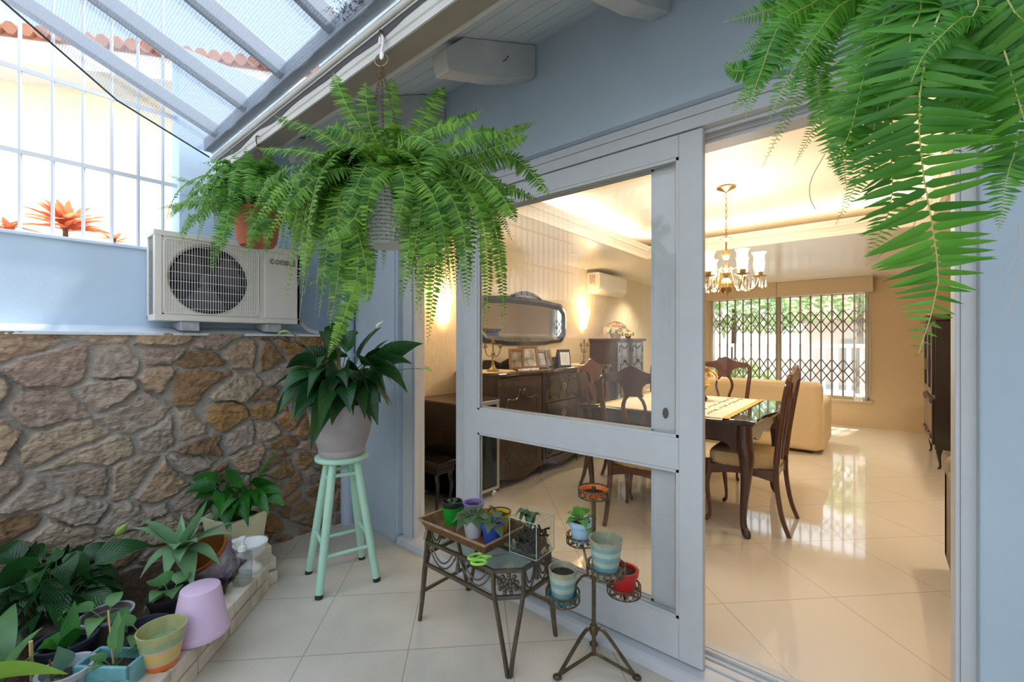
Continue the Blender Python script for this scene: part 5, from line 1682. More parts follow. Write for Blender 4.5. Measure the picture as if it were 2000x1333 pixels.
leaves(p_, vs_, VIOLET, 0.078, 0.058, 12, fold=-0.12, shape=0.5, pet=0.35)
pot('flower_pot', 'purple pot of bare soil at the back of the tray beside the door', (-1.577, -0.205, zt), 0.050, 0.092, PURPLEP, fill=0.8, taper=0.74)
p_ = pot('flower_pot', 'royal blue pot with trailing leaves nearest the tray corner', (-1.345, -0.315, zt), 0.050, 0.088, BLUEP, fill=0.85, taper=0.74)
leaves(p_, [(300, 0.09, 0.0, 0.05, 1.1), (200, 0.07, 0.03, 0.06, 1.0), (20, 0.08, 0.02, 0.06, 1.2), (100, 0.07, 0.03, 0.06), (340, 0.09, -0.03, 0.04, 1.1)], VIOLET, 0.075, 0.055, 13, fold=-0.1)
p_ = pot('flower_pot', 'yellow pot with black rim and small leaves behind the blue pot', (-1.40, -0.205, zt), 0.052, 0.088, YELLOWP, fill=0.78, taper=0.72)
MB().lathe([(0.050, 0.068), (0.056, 0.074), (0.057, 0.091), (0.051, 0.093), (0.045, 0.07)], n=28, close=False).build('liner', BLACKP, p_)
leaves(p_, [(240, 0.05, 0.05, 0.06), (330, 0.04, 0.03, 0.05, 0.8), (200, 0.06, 0.02, 0.05)], VIOLET, 0.07, 0.036, 14)
pot('flower_pot', 'small orange clay pot tucked between the white and yellow pots', (-1.487, -0.212, zt), 0.036, 0.070, TERRA, fill=0.8)

# glass tank with an orchid in bark
tk = thing('glass_tank', 'clear cube glass tank of bark with a drooping orchid on the side table', 'glass tank', (-1.165, -0.255, 0.4208), R(3))
s = 0.070
hh = 0.152
for (a, b) in (((-s, -s), (s, -s)), ((s, -s), (s, s)), ((s, s), (-s, s)), ((-s, s), (-s, -s))):
    MB().add([(*a, 0), (*b, 0), (*b, hh), (*a, hh)], [(0, 1, 2, 3)]).build('glass_wall', TANKGLASS, tk, smooth=False, fix=False)
MB().box(-s, s, -s, s, 0, 0.003).build('glass_base', TANKGLASS, tk, smooth=False)
m = MB()
for a in (-s, s):
    for b in (-s, s):
        m.box(a - .0014, a + .0014, b - .0014, b + .0014, 0, hh)
for z in (0.0015, hh):
    m.beam((-s, -s, z), (s, -s, z), .0028, .0028).beam((s, -s, z), (s, s, z), .0028, .0028).beam((s, s, z), (-s, s, z), .0028, .0028).beam((-s, s, z), (-s, -s, z), .0028, .0028)
m.build('glass_edges', TANKEDGE, tk, smooth=False)
m = MB()
rk = random.Random(8)
for i in range(230):
    c_ = Vector((rk.uniform(-.055, .055), rk.uniform(-.055, .055), rk.uniform(0.008, 0.088)))
    d_ = Vector((rk.uniform(-1, 1), rk.uniform(-1, 1), rk.uniform(-1, 1))).normalized() * 0.012
    m.beam(c_ - d_, c_ + d_, rk.uniform(.006, .014), rk.uniform(.004, .009))
m.build('bark_chips', M('dark_bark', (0.035, 0.022, 0.016), 0.9, var=0.5, vscale=40), tk, smooth=False)
mb = MB()
for a, rc, rs, ar, w_ in ((215, 0.075, 0.02, 0.16, 1.1), (240, 0.06, -0.02, 0.17, 1.0), (30, 0.05, 0.06, 0.10, 1.1), (300, 0.055, 0.03, 0.12, 0.9), (180, 0.06, 0.0, 0.15, 0.9), (100, 0.05, 0.05, 0.1, 0.9)):
    o_ = Vector((math.cos(R(a)), math.sin(R(a)), 0))
    c_ = Vector((-0.01, 0, 0.085))
    leafblade(mb, None, c_, c_ + o_ * rc * 0.5 + Vector((0, 0, ar)), c_ + o_ * rc + Vector((0, 0, rs)), 0.052 * w_, 0.05, 10, 0.25, 0.02, rk)
mb.build('foliage', leafmat('tank_leaf', (0.05, 0.10, 0.05), (0.13, 0.19, 0.09), 0.4, 0.1), tk, fix=False, uv=True)

# scissors on the glass
scs = thing('scissors', 'lime green handled scissors lying on the glass side table', 'scissors', (-1.262, -0.436, 0.4235), R(62))
for s_ in (-1, 1):
    c_ = Vector((-0.048, 0.026 * s_, 0.004))
    MB().tube([c_ + Vector((0.030 * math.cos(t), 0.019 * math.sin(t) + 0.006 * s_ * math.cos(t), 0)) for t in [2 * PI * k_ / 20 for k_ in range(20)]], 0.0055, 8, closed=True).tube([(-0.022, 0.016 * s_, 0.004), (0.0, 0.004 * s_, 0.004), (0.018, -0.002 * s_, 0.004)], [0.006, 0.006, 0.004], 8).build('handle', LIMEP, scs)
    MB().prism([(0.0, -0.006 * s_), (0.0, 0.004 * s_), (0.085, 0.001 * s_), (0.09, -0.001 * s_)], 0.003 + 0.001 * s_, 0.0045 + 0.001 * s_, lambda u, v, w: (u, v, w)).build('blade', STEEL, scs, smooth=False)

# ================================================================== TIERED PLANT STAND
SX, SY = -0.898, -0.185
sd = thing('plant_stand', 'tall bronze tiered plant stand with ring trays at the sliding door', 'plant stand', (SX, SY, 0))
MB().tube([(0, 0, 0.045), (0, 0, 0.74)], 0.0085, 10).build('pole', IRON2, sd)
MB().lathe([(0.014, 0.13), (0.017, 0.135), (0.017, 0.165), (0.014, 0.17)], n=14).build('collar', IRON2, sd)
for k_, ang in enumerate((-117, 16, 120)):
    u = Vector((math.cos(R(ang)), math.sin(R(ang)), 0))
    rr_ = 0.166 if k_ < 2 else 0.118
    lg = MB()
    lg.tube(spline([u * 0.010 + Vector((0, 0, 0.150)), u * 0.03 + Vector((0, 0, 0.158)), u * 0.055 + Vector((0, 0, 0.140)), u * rr_ * 0.62 + Vector((0, 0, 0.085)), u * rr_ + Vector((0, 0, 0.008))], 16), 0.0075, 4)
    lg.tube([u * rr_ + Vector((0, 0, 0.010)), Vector((0, 0, 0.055))], 0.0065, 4)
    lg.tube([u * (rr_ + 0.006) + Vector((0.013 * math.cos(t), 0.013 * math.sin(t), 0.006)) for t in [2 * PI * q_ / 12 for q_ in range(12)]], 0.0055, 6, closed=True)
    lg.build('foot', IRON2, sd)


def ring_tray(c, r, name='ring_tray', arm=None):
    """pierced gallery: two hoops with small rings between, on a disc"""
    c = Vector(c)
    m = MB()
    h = 0.033
    for z in (0, h):
        m.tube([c + Vector((r * math.cos(t), r * math.sin(t), z)) for t in [2 * PI * k_ / 32 for k_ in range(32)]], 0.0026, 6, closed=True)
    nr = int(2 * PI * r / 0.0225)
    for k_ in range(nr):
        a = 2 * PI * k_ / nr
        o_ = Vector((math.cos(a), math.sin(a), 0))
        tg = Vector((-math.sin(a), math.cos(a), 0))
        m.tube([c + o_ * r + tg * 0.0105 * math.cos(t) + Vector((0, 0, h / 2 + 0.014 * math.sin(t))) for t in [2 * PI * q_ / 10 for q_ in range(10)]], 0.0020, 5, closed=True)
    for k_ in range(3):
        a = PI * k_ / 3
        m.beam(c + Vector((r * math.cos(a), r * math.sin(a), 0)), c - Vector((r * math.cos(a), r * math.sin(a), 0)), 0.010, 0.003)
    o = m.build(name, IRON2, sd)
    if arm is not None:
        MB().tube(spline(arm, 12), 0.0048, 6).build('arm', IRON2, o)
    return o


rel = lambda x, y, z: Vector((x - SX, y - SY, z))
ring_tray((0, 0, 0.700), 0.062)
A_ = (-0.998, -0.120, 0.458)
B_ = (-0.952, -0.335, 0.322)
C_ = (-0.765, -0.185, 0.352)
D_ = (-0.775, -0.315, 0.478)
for q_, r_, zz in ((A_, 0.062, 0.40), (B_, 0.066, 0.365), (C_, 0.064, 0.365), (D_, 0.070, 0.44)):
    cc = rel(*q_)
    ring_tray(cc, r_, arm=[Vector((0, 0, zz)), Vector((cc.x * 0.4, cc.y * 0.4, zz + 0.02 if zz > q_[2] else zz - 0.015)), cc * Vector((0.85, 0.85, 1)) + Vector((0, 0, -0.006)), cc + Vector((0, 0, -0.003))])
T1 = M('stripe_teal', (0.13, 0.36, 0.42), 0.3, var=0.15, vscale=30)
T2 = M('stripe_pale', (0.40, 0.50, 0.41), 0.3, var=0.12, vscale=30)
T3 = M('stripe_blue', (0.20, 0.36, 0.37), 0.3, var=0.12, vscale=30)
T4 = M('stripe_deep', (0.06, 0.25, 0.36), 0.3)
T5 = M('stripe_sand', (0.36, 0.36, 0.24), 0.35, var=0.25, vscale=40)
T6 = M('stripe_green', (0.10, 0.25, 0.21), 0.3)
sa = pot('flower_pot', 'larger blue striped glazed pot, empty and pale inside, on the front ring', (D_[0], D_[1], D_[2] + 0.004), 0.062, 0.125, None, fill=0.62, soil=None, taper=0.70, bands=[(0.14, T4), (0.28, T1), (0.42, T2), (0.58, T3), (0.72, T2), (0.86, T3), (1.0, T5)])
MB().lathe([(0, 0.076), (0.0520, 0.076), (0.0530, 0.081), (0, 0.081)], n=24).build('water', M('pale_blue_inside', (0.36, 0.55, 0.62), 0.2, var=0.2, vscale=40), sa)
MB().lathe([(0, 0), (0.056, 0), (0.058, 0.012), (0.054, 0.012), (0.05, 0.003), (0, 0.003)], n=28).build('saucer', T5, sa)
sb = pot('flower_pot', 'green and pale striped glazed pot of dark soil on the lowest left ring', (B_[0], B_[1], B_[2] + 0.004), 0.057, 0.118, None, fill=0.80, taper=0.72, bands=[(0.16, T6), (0.34, T3), (0.50, T2), (0.66, T3), (0.84, T2), (1.0, T5)])
MB().lathe([(0, 0), (0.056, 0), (0.060, 0.016), (0.056, 0.016), (0.05, 0.003), (0, 0.003)], n=28).build('saucer', M('teal_saucer', (0.07, 0.24, 0.27), 0.4), sb)
pot('flower_pot', 'small red plastic pot behind the larger striped pot', (C_[0], C_[1], C_[2] + 0.004), 0.052, 0.088, REDP, fill=0.85)
pa = pot('flower_pot', 'light blue pot with bright green scalloped leaves on the stand', (A_[0], A_[1], A_[2] + 0.004), 0.050, 0.092, LBLUEP, fill=0.85, taper=0.70)
leaves(pa, [(260, 0.045, 0.05, 0.06, 1.2), (320, 0.06, 0.0, 0.05, 1.1), (20, 0.065, 0.02, 0.06, 1.1), (200, 0.06, 0.03, 0.06, 1.1), (150, 0.05, 0.05, 0.07), (90, 0.06, 0.04, 0.07), (290, 0.04, 0.075, 0.07, 1.1), (240, 0.07, 0.0, 0.05), (340, 0.07, -0.04, 0.03, 0.9)], SUCC, 0.082, 0.050, 15, fold=-0.1, shape=0.6)
so = thing('saucer', 'orange plastic saucer on the topmost ring of the stand', 'saucer', (SX, SY, 0.7035))
MB().lathe([(0, 0), (0.046, 0), (0.055, 0.022), (0.060, 0.023), (0.059, 0.027), (0.052, 0.026), (0.044, 0.006), (0, 0.006)], n=32).build('dish', ORANGEP, so)
MB().lathe([(0, 0.006), (0.045, 0.006), (0.047, 0.011), (0, 0.011)], n=24).build('soil', SOIL, so)
# ================================================================== DINING TABLE
FZ = 0.05
tt = thing('dining_table', 'dark polished dining table with serpentine edge and cabriole legs', 'table', (-1.25, 1.95, FZ))
HX, HY = 0.64, 0.60


def serp(hx, hy, bow, n=16):
    P = []
    cs = [(-hx, -hy), (hx, -hy), (hx, hy), (-hx, hy)]
    for i in range(4):
        a, b = Vector((*cs[i], 0)), Vector((*cs[(i + 1) % 4], 0))
        o = Vector(((b - a).y, -(b - a).x, 0)).normalized()
        for k in range(n):
            t = k / n
            s = math.sin(PI * t) ** 1.0 * bow + math.cos(4 * PI * t) * 0.012 - 0.012
            if k == 0:
                P.append(((a + (a.normalized()) * 0.02).x, (a + a.normalized() * 0.02).y))
                continue
            p = a.lerp(b, t) + o * s
            P.append((p.x, p.y))
    return P


TOPM = M('table_top_gloss', (0.035, 0.018, 0.012), 0.10, coat=0.8, var=0.2, vscale=6)
m = MB()
m.prism(serp(HX, HY, 0.05), 0.752, 0.775, lambda u, v, w: (u, v, w))
m.prism(serp(HX - 0.012, HY - 0.012, 0.05), 0.738, 0.752, lambda u, v, w: (u, v, w))
m.build('table_top', TOPM, tt, smooth=False, bevel=0.006, seg=2)


def apron(mb, L, fn, h0=0.60, h1=0.738, t=0.022):
    n = 24
    lo = []
    for i in range(n + 1):
        u = -L + 2 * L * i / n
        x = abs(u) / L
        lo.append((u, h0 + 0.022 * math.cos(x * PI * 3) - (0.035 if x > 0.86 else 0)))
    mb.prism(lo + [(L, h1), (-L, h1)], -t / 2, t / 2, fn)


m = MB()
for s in (-1, 1):
    apron(m, HX - 0.07, lambda u, v, w, s=s: (u, s * (HY - 0.055) + w, v))
    apron(m, HY - 0.07, lambda u, v, w, s=s: (s * (HX - 0.055) + w, u, v))
m.build('apron', DARKWOOD, tt, smooth=False)
CAB = [(0.0, 0.735, 0.046), (0.0, 0.62, 0.050), (0.022, 0.52, 0.046), (0.020, 0.40, 0.034), (0.0, 0.25, 0.025), (-0.012, 0.12, 0.020), (-0.004, 0.055, 0.022), (0.018, 0.028, 0.028), (0.030, 0.012, 0.024), (0.030, 0.0, 0.016)]


def cabriole(o, scale=1.0, rs=1.0):
    """path leaning out along o (unit xy)"""
    q = spline([Vector((o.x * a * scale, o.y * a * scale, z * scale)) for a, z, _ in CAB], 30)
    rr = []
    for i in range(31):
        x = i / 30 * (len(CAB) - 1)
        k = min(int(x), len(CAB) - 2)
        rr.append((CAB[k][2] + (CAB[k + 1][2] - CAB[k][2]) * (x - k)) * scale * rs)
    return q, rr


for sx_, sy_ in ((-1, -1), (1, -1), (1, 1), (-1, 1)):
    o = Vector((sx_, sy_, 0)).normalized()
    q, rr = cabriole(o)
    MB().tube([p + Vector((sx_ * (HX - 0.065), sy_ * (HY - 0.065), 0)) for p in q], rr, 12).build('leg', DARKWOOD, tt)

EDG = M('edge_gold', (0.58, 0.40, 0.12), 0.8)
RUN = M('runner_linen', (0.78, 0.70, 0.54), 0.85, var=0.06, vscale=10, bump=0.1, bscale=200)
rn = thing('table_runner', 'cream embroidered runner with yellow scalloped edge on the dining table', 'table runner', (-1.25, 1.95, FZ + 0.776))
rx, ry = 0.46, 0.625
g = []
for i in range(9):
    u = -rx + 2 * rx * i / 8
    g.append([(u, v, 0.002 - (max(0, abs(v) - 0.612) * 1.0)) for v in [-ry + 2 * ry * j / 30 for j in range(31)]])
MB().sheet(g).build('cloth', RUN, rn, fix=False)
for s in (-1, 1):
    ed = MB()
    row = []
    for i in range(73):
        v = -ry + 2 * ry * i / 72
        row.append([(s * (rx - 0.005), v, 0.004), (s * (rx + 0.018), v, 0.004), (s * (rx + 0.030 + 0.012 * abs(math.sin(i * 0.6))), v, 0.003)])
    ed.sheet(row)
    ed.build('scalloped_edge', EDG, rn, fix=False)
em = MB()
re_ = random.Random(6)
for s in (0.55, 0.72):
    for k in range(15):
        v = -0.5 + k * 0.07
        em.tube([(rx * s + 0.014 * math.sin(t * 2 + k * 1.7), v + 0.009 * t, 0.0045) for t in [q_ / 2 for q_ in range(3 + k % 4)]], 0.0028, 4)
em.build('embroidery', M('embroidery_brown', (0.20, 0.13, 0.08), 0.9), rn)

vz = thing('flower_arrangement', 'yellow and orange flowers in a dark vase on the dining table', 'flowers', (-1.16, 2.12, FZ + 0.780))
MB().lathe([(0, 0), (0.045, 0), (0.055, 0.02), (0.03, 0.06), (0.05, 0.12), (0.06, 0.13), (0.045, 0.13), (0, 0.11)], n=20).build('vase', BLACKWOOD, vz)
rf2 = random.Random(12)
FLY, FLO, FLC = M('petal_yellow', (0.80, 0.48, 0.05), 0.7), M('petal_orange', (0.62, 0.24, 0.10), 0.7), M('petal_cream', (0.82, 0.66, 0.48), 0.7)
for nm, mt, n_ in (('yellow_bloom', FLY, 13), ('orange_bloom', FLO, 11), ('cream_bloom', FLC, 9)):
    for k in range(n_):
        m = MB()
        a, el = rf2.uniform(0, 2 * PI), rf2.uniform(-0.1, 1.4)
        c = Vector((math.cos(a) * math.cos(el) * 0.12, math.sin(a) * math.cos(el) * 0.12, 0.17 + 0.12 * math.sin(el)))
        dn = (c - Vector((0, 0, 0.13))).normalized()
        for q_ in range(9):
            b = 2 * PI * q_ / 9
            s1 = dn.cross(Vector((0.1, 0.2, 1))).normalized()
            s2 = dn.cross(s1)
            d = (s1 * math.cos(b) + s2 * math.sin(b) + dn * 0.35).normalized()
            blade(m, c, d, rf2.uniform(0.03, 0.045), 0.011, dn)
        m.ball(c + dn * 0.006, 0.010, 6, 4)
        m.build(nm, mt, vz, fix=False, smooth=False)
m = MB()
for k in range(40):
    a, el = rf2.uniform(0, 2 * PI), rf2.uniform(-0.3, 1.2)
    d = Vector((math.cos(a) * math.cos(el), math.sin(a) * math.cos(el), math.sin(el)))
    blade(m, Vector((0, 0, 0.14)) + d * 0.06, d, 0.07, 0.012, (0, 0, 1))
m.build('leaves', BUSHM, vz, fix=False, smooth=False)


# ================================================================== CHAIRS
def make_chair(name, label, loc, rz, grp):
    t = thing(name, label, 'chair', loc, rz, grp)
    # seat cushion: rounded trapezoid with a dome
    def outl(k, z):
        P = []
        for i in range(40):
            a = 2 * PI * i / 40
            c, s = math.cos(a), math.sin(a)
            e = 0.42
            x = abs(c) ** e * (1 if c >= 0 else -1)
            y = abs(s) ** e * (1 if s >= 0 else -1)
            P.append(Vector((x * (0.205 + 0.030 * y) * k, y * 0.205 * k, z)))
        return P
    m = MB()
    lv = [outl(0.97, 0.392), outl(1.0, 0.402), outl(1.0, 0.462), outl(0.95, 0.480), outl(0.75, 0.492), outl(0.4, 0.497), outl(0.02, 0.498)]
    m.sheet([r + r[:1] for r in lv])
    m.build('seat', UPHOL, t)
    m = MB()
    ol = outl(1.012, 0.402)
    pts = spline(ol + ol[:1], 120)
    for p in pts[::2]:
        m.ball(p, 0.0052, 5, 3)
    m.build('nailheads', OLDBRASS, t)
    m = MB()

    def ap(a, b, h=0.0):
        a, b = Vector(a), Vector(b)
        n = 12
        L = (b - a).length
        d = (b - a).normalized()
        o = Vector((d.y, -d.x, 0)) * 0.012
        P = [(L * i / n, 0.325 + 0.030 * math.sin(PI * i / n) + h) for i in range(n + 1)] + [(L, 0.396), (0, 0.396)]
        m.prism(P, -1, 1, lambda u, v, w: a * Vector((1, 1, 0)) + d * u + o * w + Vector((0, 0, v)))
    fl, fr_, bl_, br_ = (-0.225, 0.195, 0), (0.225, 0.195, 0), (-0.172, -0.195, 0), (0.172, -0.195, 0)
    ap(fl, fr_); ap(fr_, br_); ap(br_, bl_); ap(bl_, fl)
    m.build('seat_frame', REDWOOD, t, smooth=False)
    for sx_ in (-1, 1):
        q, rr = cabriole(Vector((sx_ * 0.5, 0.9, 0)).normalized(), 0.575, 0.88)
        MB().tube([p + Vector((sx_ * 0.215, 0.188, 0)) for p in q], rr, 10).build('leg', REDWOOD, t)
        MB().tube(spline([(sx_ * 0.178, -0.205, 0.44), (sx_ * 0.180, -0.208, 0.30), (sx_ * 0.186, -0.235, 0.12), (sx_ * 0.190, -0.275, 0.0)], 10), [0.022 - 0.006 * i / 10 for i in range(11)], 4).build('leg', REDWOOD, t, smooth=False, bevel=0.003)
    yb = lambda z: -0.205 - 0.08 * ((z - 0.44) / 0.60) ** 1.25
    m = MB()
    for sx_ in (-1, 1):
        m.tube(spline([(sx_ * 0.178, yb(0.44), 0.44), (sx_ * 0.196, yb(0.60), 0.60), (sx_ * 0.214, yb(0.80), 0.80), (sx_ * 0.222, yb(0.93), 0.93), (sx_ * 0.208, yb(0.985), 0.985), (sx_ * 0.17, yb(1.005), 1.005)], 18), [0.019 - 0.003 * i / 18 for i in range(19)], 8)
    top = [(-0.19, 1.018), (-0.13, 1.022), (-0.085, 1.032), (-0.05, 1.052), (-0.02, 1.066), (0, 1.072), (0.02, 1.066), (0.05, 1.052), (0.085, 1.032), (0.13, 1.022), (0.19, 1.018)]
    bot = [(0.19, 0.962), (0.13, 0.968), (0.09, 0.958), (0.066, 0.935), (0.058, 0.895), (0.062, 0.872), (-0.062, 0.872), (-0.058, 0.895), (-0.066, 0.935), (-0.09, 0.958), (-0.13, 0.968), (-0.19, 0.962)]
    m.prism(top + bot, -0.011, 0.011, lambda u, v, w: (u, yb(v) + w, v))
    m.build('backrest', REDWOOD, t)
    m = MB()
    for sx_ in (-1, 1):
        m.tube(spline([(sx_ * 0.030, yb(0.885), 0.885), (sx_ * 0.062, yb(0.84), 0.84), (sx_ * 0.072, yb(0.78), 0.78), (sx_ * 0.050, yb(0.70), 0.70), (sx_ * 0.040, yb(0.62), 0.62), (sx_ * 0.052, yb(0.54), 0.54), (sx_ * 0.058, yb(0.455), 0.455)], 22), [0.019] * 23, 8, flat=0.55)
    m.build('splat', REDWOOD, t)
    return t


CG = 'dining chairs around the table'
ch0 = make_chair('dining_chair', 'dining chair with its back to us behind the front glass door', (-1.28, 1.27, FZ), R(4), CG)
ch0.scale = (1.06, 1.06, 1.05)
dup(ch0, (-0.735, 1.775, FZ), R(90), 'dining chair at the right end of the table seen from the side', CG)
dup(ch0, (-1.225, 2.86, FZ), R(180), 'dining chair on the far side of the table before the sofa', CG)
dup(ch0, (-1.745, 1.80, FZ), R(-90), 'dining chair at the left end of the table beside the drawers', CG)
dup(ch0, (-1.80, 2.80, FZ), R(172), 'dining chair at the far left of the table', CG)

# ================================================================== CHANDELIER
cx, cy_ = -0.935, 2.02
cd = thing('chandelier', 'brass chandelier with etched glass shades and crystal drops above the table', 'chandelier', (cx, cy_, 2.58))
MB().lathe([(0, 0), (0.075, 0), (0.072, -0.012), (0.03, -0.03), (0.012, -0.042), (0, -0.044)], n=28).build('canopy', BRASS, cd)
m = MB()
chain(m, (0, 0, -0.04), (0, 0, -0.42), 0.034, 0.0028)
m.build('chain', BRASS, cd)
MB().lathe([(0, -0.40), (0.006, -0.41), (0.045, -0.412), (0.046, -0.418), (0.02, -0.43), (0.008, -0.44), (0.007, -0.50), (0.022, -0.515), (0.036, -0.545), (0.026, -0.575), (0.010, -0.59), (0.010, -0.655), (0.028, -0.67), (0.036, -0.695), (0.026, -0.72), (0.020, -0.735), (0.040, -0.76), (0.050, -0.80), (0.038, -0.84), (0.012, -0.865), (0.010, -0.88), (0, -0.885)], n=24).build('stem', BRASS, cd)
FROST, _nt, _N, _L, _p, _o = newmat('etched_shade')
_t = _N.new('ShaderNodeBsdfTransparent'); _tl = _N.new('ShaderNodeBsdfTranslucent'); _tl.inputs[0].default_value = (0.95, 0.92, 0.86, 1)
_mx = _N.new('ShaderNodeMixShader'); _mx.inputs[0].default_value = 0.30
_m2 = _N.new('ShaderNodeMixShader'); _m2.inputs[0].default_value = 0.12
_L.new(_t.outputs[0], _mx.inputs[1]); _L.new(_tl.outputs[0], _mx.inputs[2]); _L.new(_mx.outputs[0], _m2.inputs[1]); _L.new(_p.outputs[0], _m2.inputs[2]); _L.new(_m2.outputs[0], _o.inputs['Surface'])
_p.inputs['Base Color'].default_value = (0.95, 0.95, 0.92, 1)
BULB = M('bulb_glow', (1, 0.85, 0.6), 0.4, emit=(1.0, 0.72, 0.36), estr=20)
CRY = M('crystal', (0.92, 0.90, 0.85), 0.04, spec=1.0)
NA = 6
for k in range(NA):
    a = 2 * PI * k / NA + R(12)
    o = Vector((math.cos(a), math.sin(a), 0))
    m = MB()
    m.tube(spline([o * 0.02 + Vector((0, 0, -0.70)), o * 0.07 + Vector((0, 0, -0.66)), o * 0.10 + Vector((0, 0, -0.72)), o * 0.13 + Vector((0, 0, -0.815)), o * 0.19 + Vector((0, 0, -0.83)), o * 0.225 + Vector((0, 0, -0.77)), o * 0.23 + Vector((0, 0, -0.735))], 24), 0.0055, 7)
    ar = m.build('arm', BRASS, cd)
    c = o * 0.23
    MB().lathe([(0.006, -0.745), (0.05, -0.737), (0.052, -0.732), (0.018, -0.73), (0.026, -0.722), (0.026, -0.70), (0.016, -0.697), (0, -0.697)], c, 20).build('drip_pan', BRASS, ar)
    sh = MB()
    n = 28
    g = []
    for i, (r_, z) in enumerate(((0.026, -0.705), (0.036, -0.68), (0.040, -0.64), (0.037, -0.60), (0.037, -0.575), (0.050, -0.548))):
        g.append([c + Vector(((r_ + (0.005 * math.cos(q_ * 2 * PI / n * 7) if i == 5 else 0)) * math.cos(2 * PI * q_ / n), (r_ + (0.005 * math.cos(q_ * 2 * PI / n * 7) if i == 5 else 0)) * math.sin(2 * PI * q_ / n), z)) for q_ in range(n + 1)])
    sh.sheet(g)
    sh.build('glass_shade', FROST, ar, fix=False)
    MB().lathe([(0.006, -0.70), (0.016, -0.67), (0.019, -0.65), (0.014, -0.625), (0.005, -0.603), (0, -0.598)], c, 14).build('bulb', BULB, ar)
    for q_ in range(5):
        dr = MB()
        b = 2 * PI * q_ / 5
        p = c + Vector((0.048 * math.cos(b), 0.048 * math.sin(b), -0.74))
        dr.tube([p, p - Vector((0, 0, 0.028))], 0.0008, 4)
        dr.lathe([(0.001, -0.024), (0.003, -0.035), (0.005, -0.055), (0.0095, -0.072), (0.007, -0.083), (0, -0.087)], p, 8)
        dr.build('crystal_drop', CRY, ar)

# ================================================================== SIDEBOARD AND THINGS ON IT
SBX = -2.45
sb_ = thing('sideboard', 'dark carved sideboard with three drawers between two doors', 'sideboard', (-2.965, 0.97, FZ))
SW, SDp, SH = 1.99, 0.50, 1.015
m = MB()
m.box(0.0, SDp - 0.02, 0.0, SW, 0.12, SH - 0.03)
for y in (0.0, 0.655, 1.335, SW - 0.03):
    m.box(SDp - 0.03, SDp + 0.006, y, y + 0.03, 0.12, SH - 0.03)
m.prism([(0.0, 0.12)] + [(SW * i / 24, 0.075 + 0.03 * math.cos(6 * PI * i / 24)) for i in range(25)] + [(SW, 0.12), (SW, 0.15), (0, 0.15)], SDp - 0.03, SDp, lambda u, v, w: (w, u, v))
SBM = M('sideboard_wood', (0.055, 0.028, 0.019), 0.28, var=0.35, vscale=6, coat=0.4)
m.build('body', SBM, sb_, smooth=False, bevel=0.004)
P = [(0, -0.02), (SDp + 0.03, -0.02)] + [(SDp + 0.03 + 0.02 * math.cos(6 * PI * i / 30), SW * i / 30) for i in range(1, 30)] + [(SDp + 0.03, SW + 0.02), (0, SW + 0.02)]
m = MB().prism(P, SH - 0.03, SH, lambda u, v, w: (u, v, w))
m.build('top', M('sideboard_top', (0.085, 0.045, 0.032), 0.15, coat=0.8), sb_, smooth=False, bevel=0.008)


def scroll(mb, x, y0, y1, z0, z1, r=0.005):
    """carved cartouche outline"""
    w, h = y1 - y0, z1 - z0
    U = [(0.02, 0.0), (0.0, 0.25), (0.06, 0.5), (0.0, 0.72), (0.04, 0.85), (0.20, 0.84), (0.34, 0.86), (0.42, 0.96), (0.5, 0.90), (0.58, 0.96), (0.66, 0.86), (0.80, 0.84), (0.96, 0.85), (1.0, 0.72), (0.94, 0.5), (1.0, 0.25), (0.98, 0.0)]
    mb.tube(spline([(x, y0 + w * a, z0 + h * b) for a, b in U], 80), r, 6)


for y in (0.035, 1.37):
    d = MB().box(SDp - 0.015, SDp + 0.002, y, y + 0.60, 0.15, SH - 0.05).build('door', SBM, sb_, smooth=False, bevel=0.004)
    m = MB()
    scroll(m, SDp + 0.003, y + 0.08, y + 0.52, 0.18, 0.88, 0.007)
    m.build('carving', SBM, d)
    MB().ball((SDp + 0.018, y + (0.56 if y < 1 else 0.04), 0.55), 0.014, 10, 6).build('knob', OLDBRASS, d)
for k in range(3):
    z = 0.16 + 0.268 * k
    d = MB().box(SDp - 0.015, SDp + 0.006, 0.695, 1.325, z, z + 0.255).build('drawer', M('drawer_wood', (0.022, 0.019, 0.021), 0.2, coat=0.8) if k == 0 else bpy.data.materials['drawer_wood'], sb_, smooth=False, bevel=0.005)
    m = MB()
    for s in (0, 1):
        f_ = (lambda y: 0.70 + y) if s == 0 else (lambda y: 1.32 - y)
        m.tube(spline([(SDp + 0.008, f_(0.03), z + 0.21), (SDp + 0.010, f_(0.09), z + 0.195), (SDp + 0.008, f_(0.16), z + 0.22), (SDp + 0.010, f_(0.24), z + 0.215)], 16), 0.006, 6)
        m.tube(spline([(SDp + 0.008, f_(0.04), z + 0.05), (SDp + 0.010, f_(0.08), z + 0.03), (SDp + 0.008, f_(0.14), z + 0.06), (SDp + 0.010, f_(0.22), z + 0.035)], 16), 0.006, 6)
    m.build('carving', SBM, d)
    m = MB()
    for b in range(8):
        m.ball((SDp + 0.010, 1.01 + 0.028 * math.cos(b * PI / 4), z + 0.13 + 0.028 * math.sin(b * PI / 4)), 0.012, 8, 5)
    m.ball((SDp + 0.018, 1.01, z + 0.13), 0.014, 8, 5)
    m.build('rosette_handle', OLDBRASS, d)
for y in (0.05, 0.67, 1.33, SW - 0.05):
    for x in (0.06, SDp - 0.04):
        q, rr = cabriole(Vector((1 if x > 0.2 else -0.1, 0, 0)), 0.175, 1.6)
        MB().tube([p + Vector((x, y, 0)) for p in q], rr, 8).build('foot', SBM, sb_)
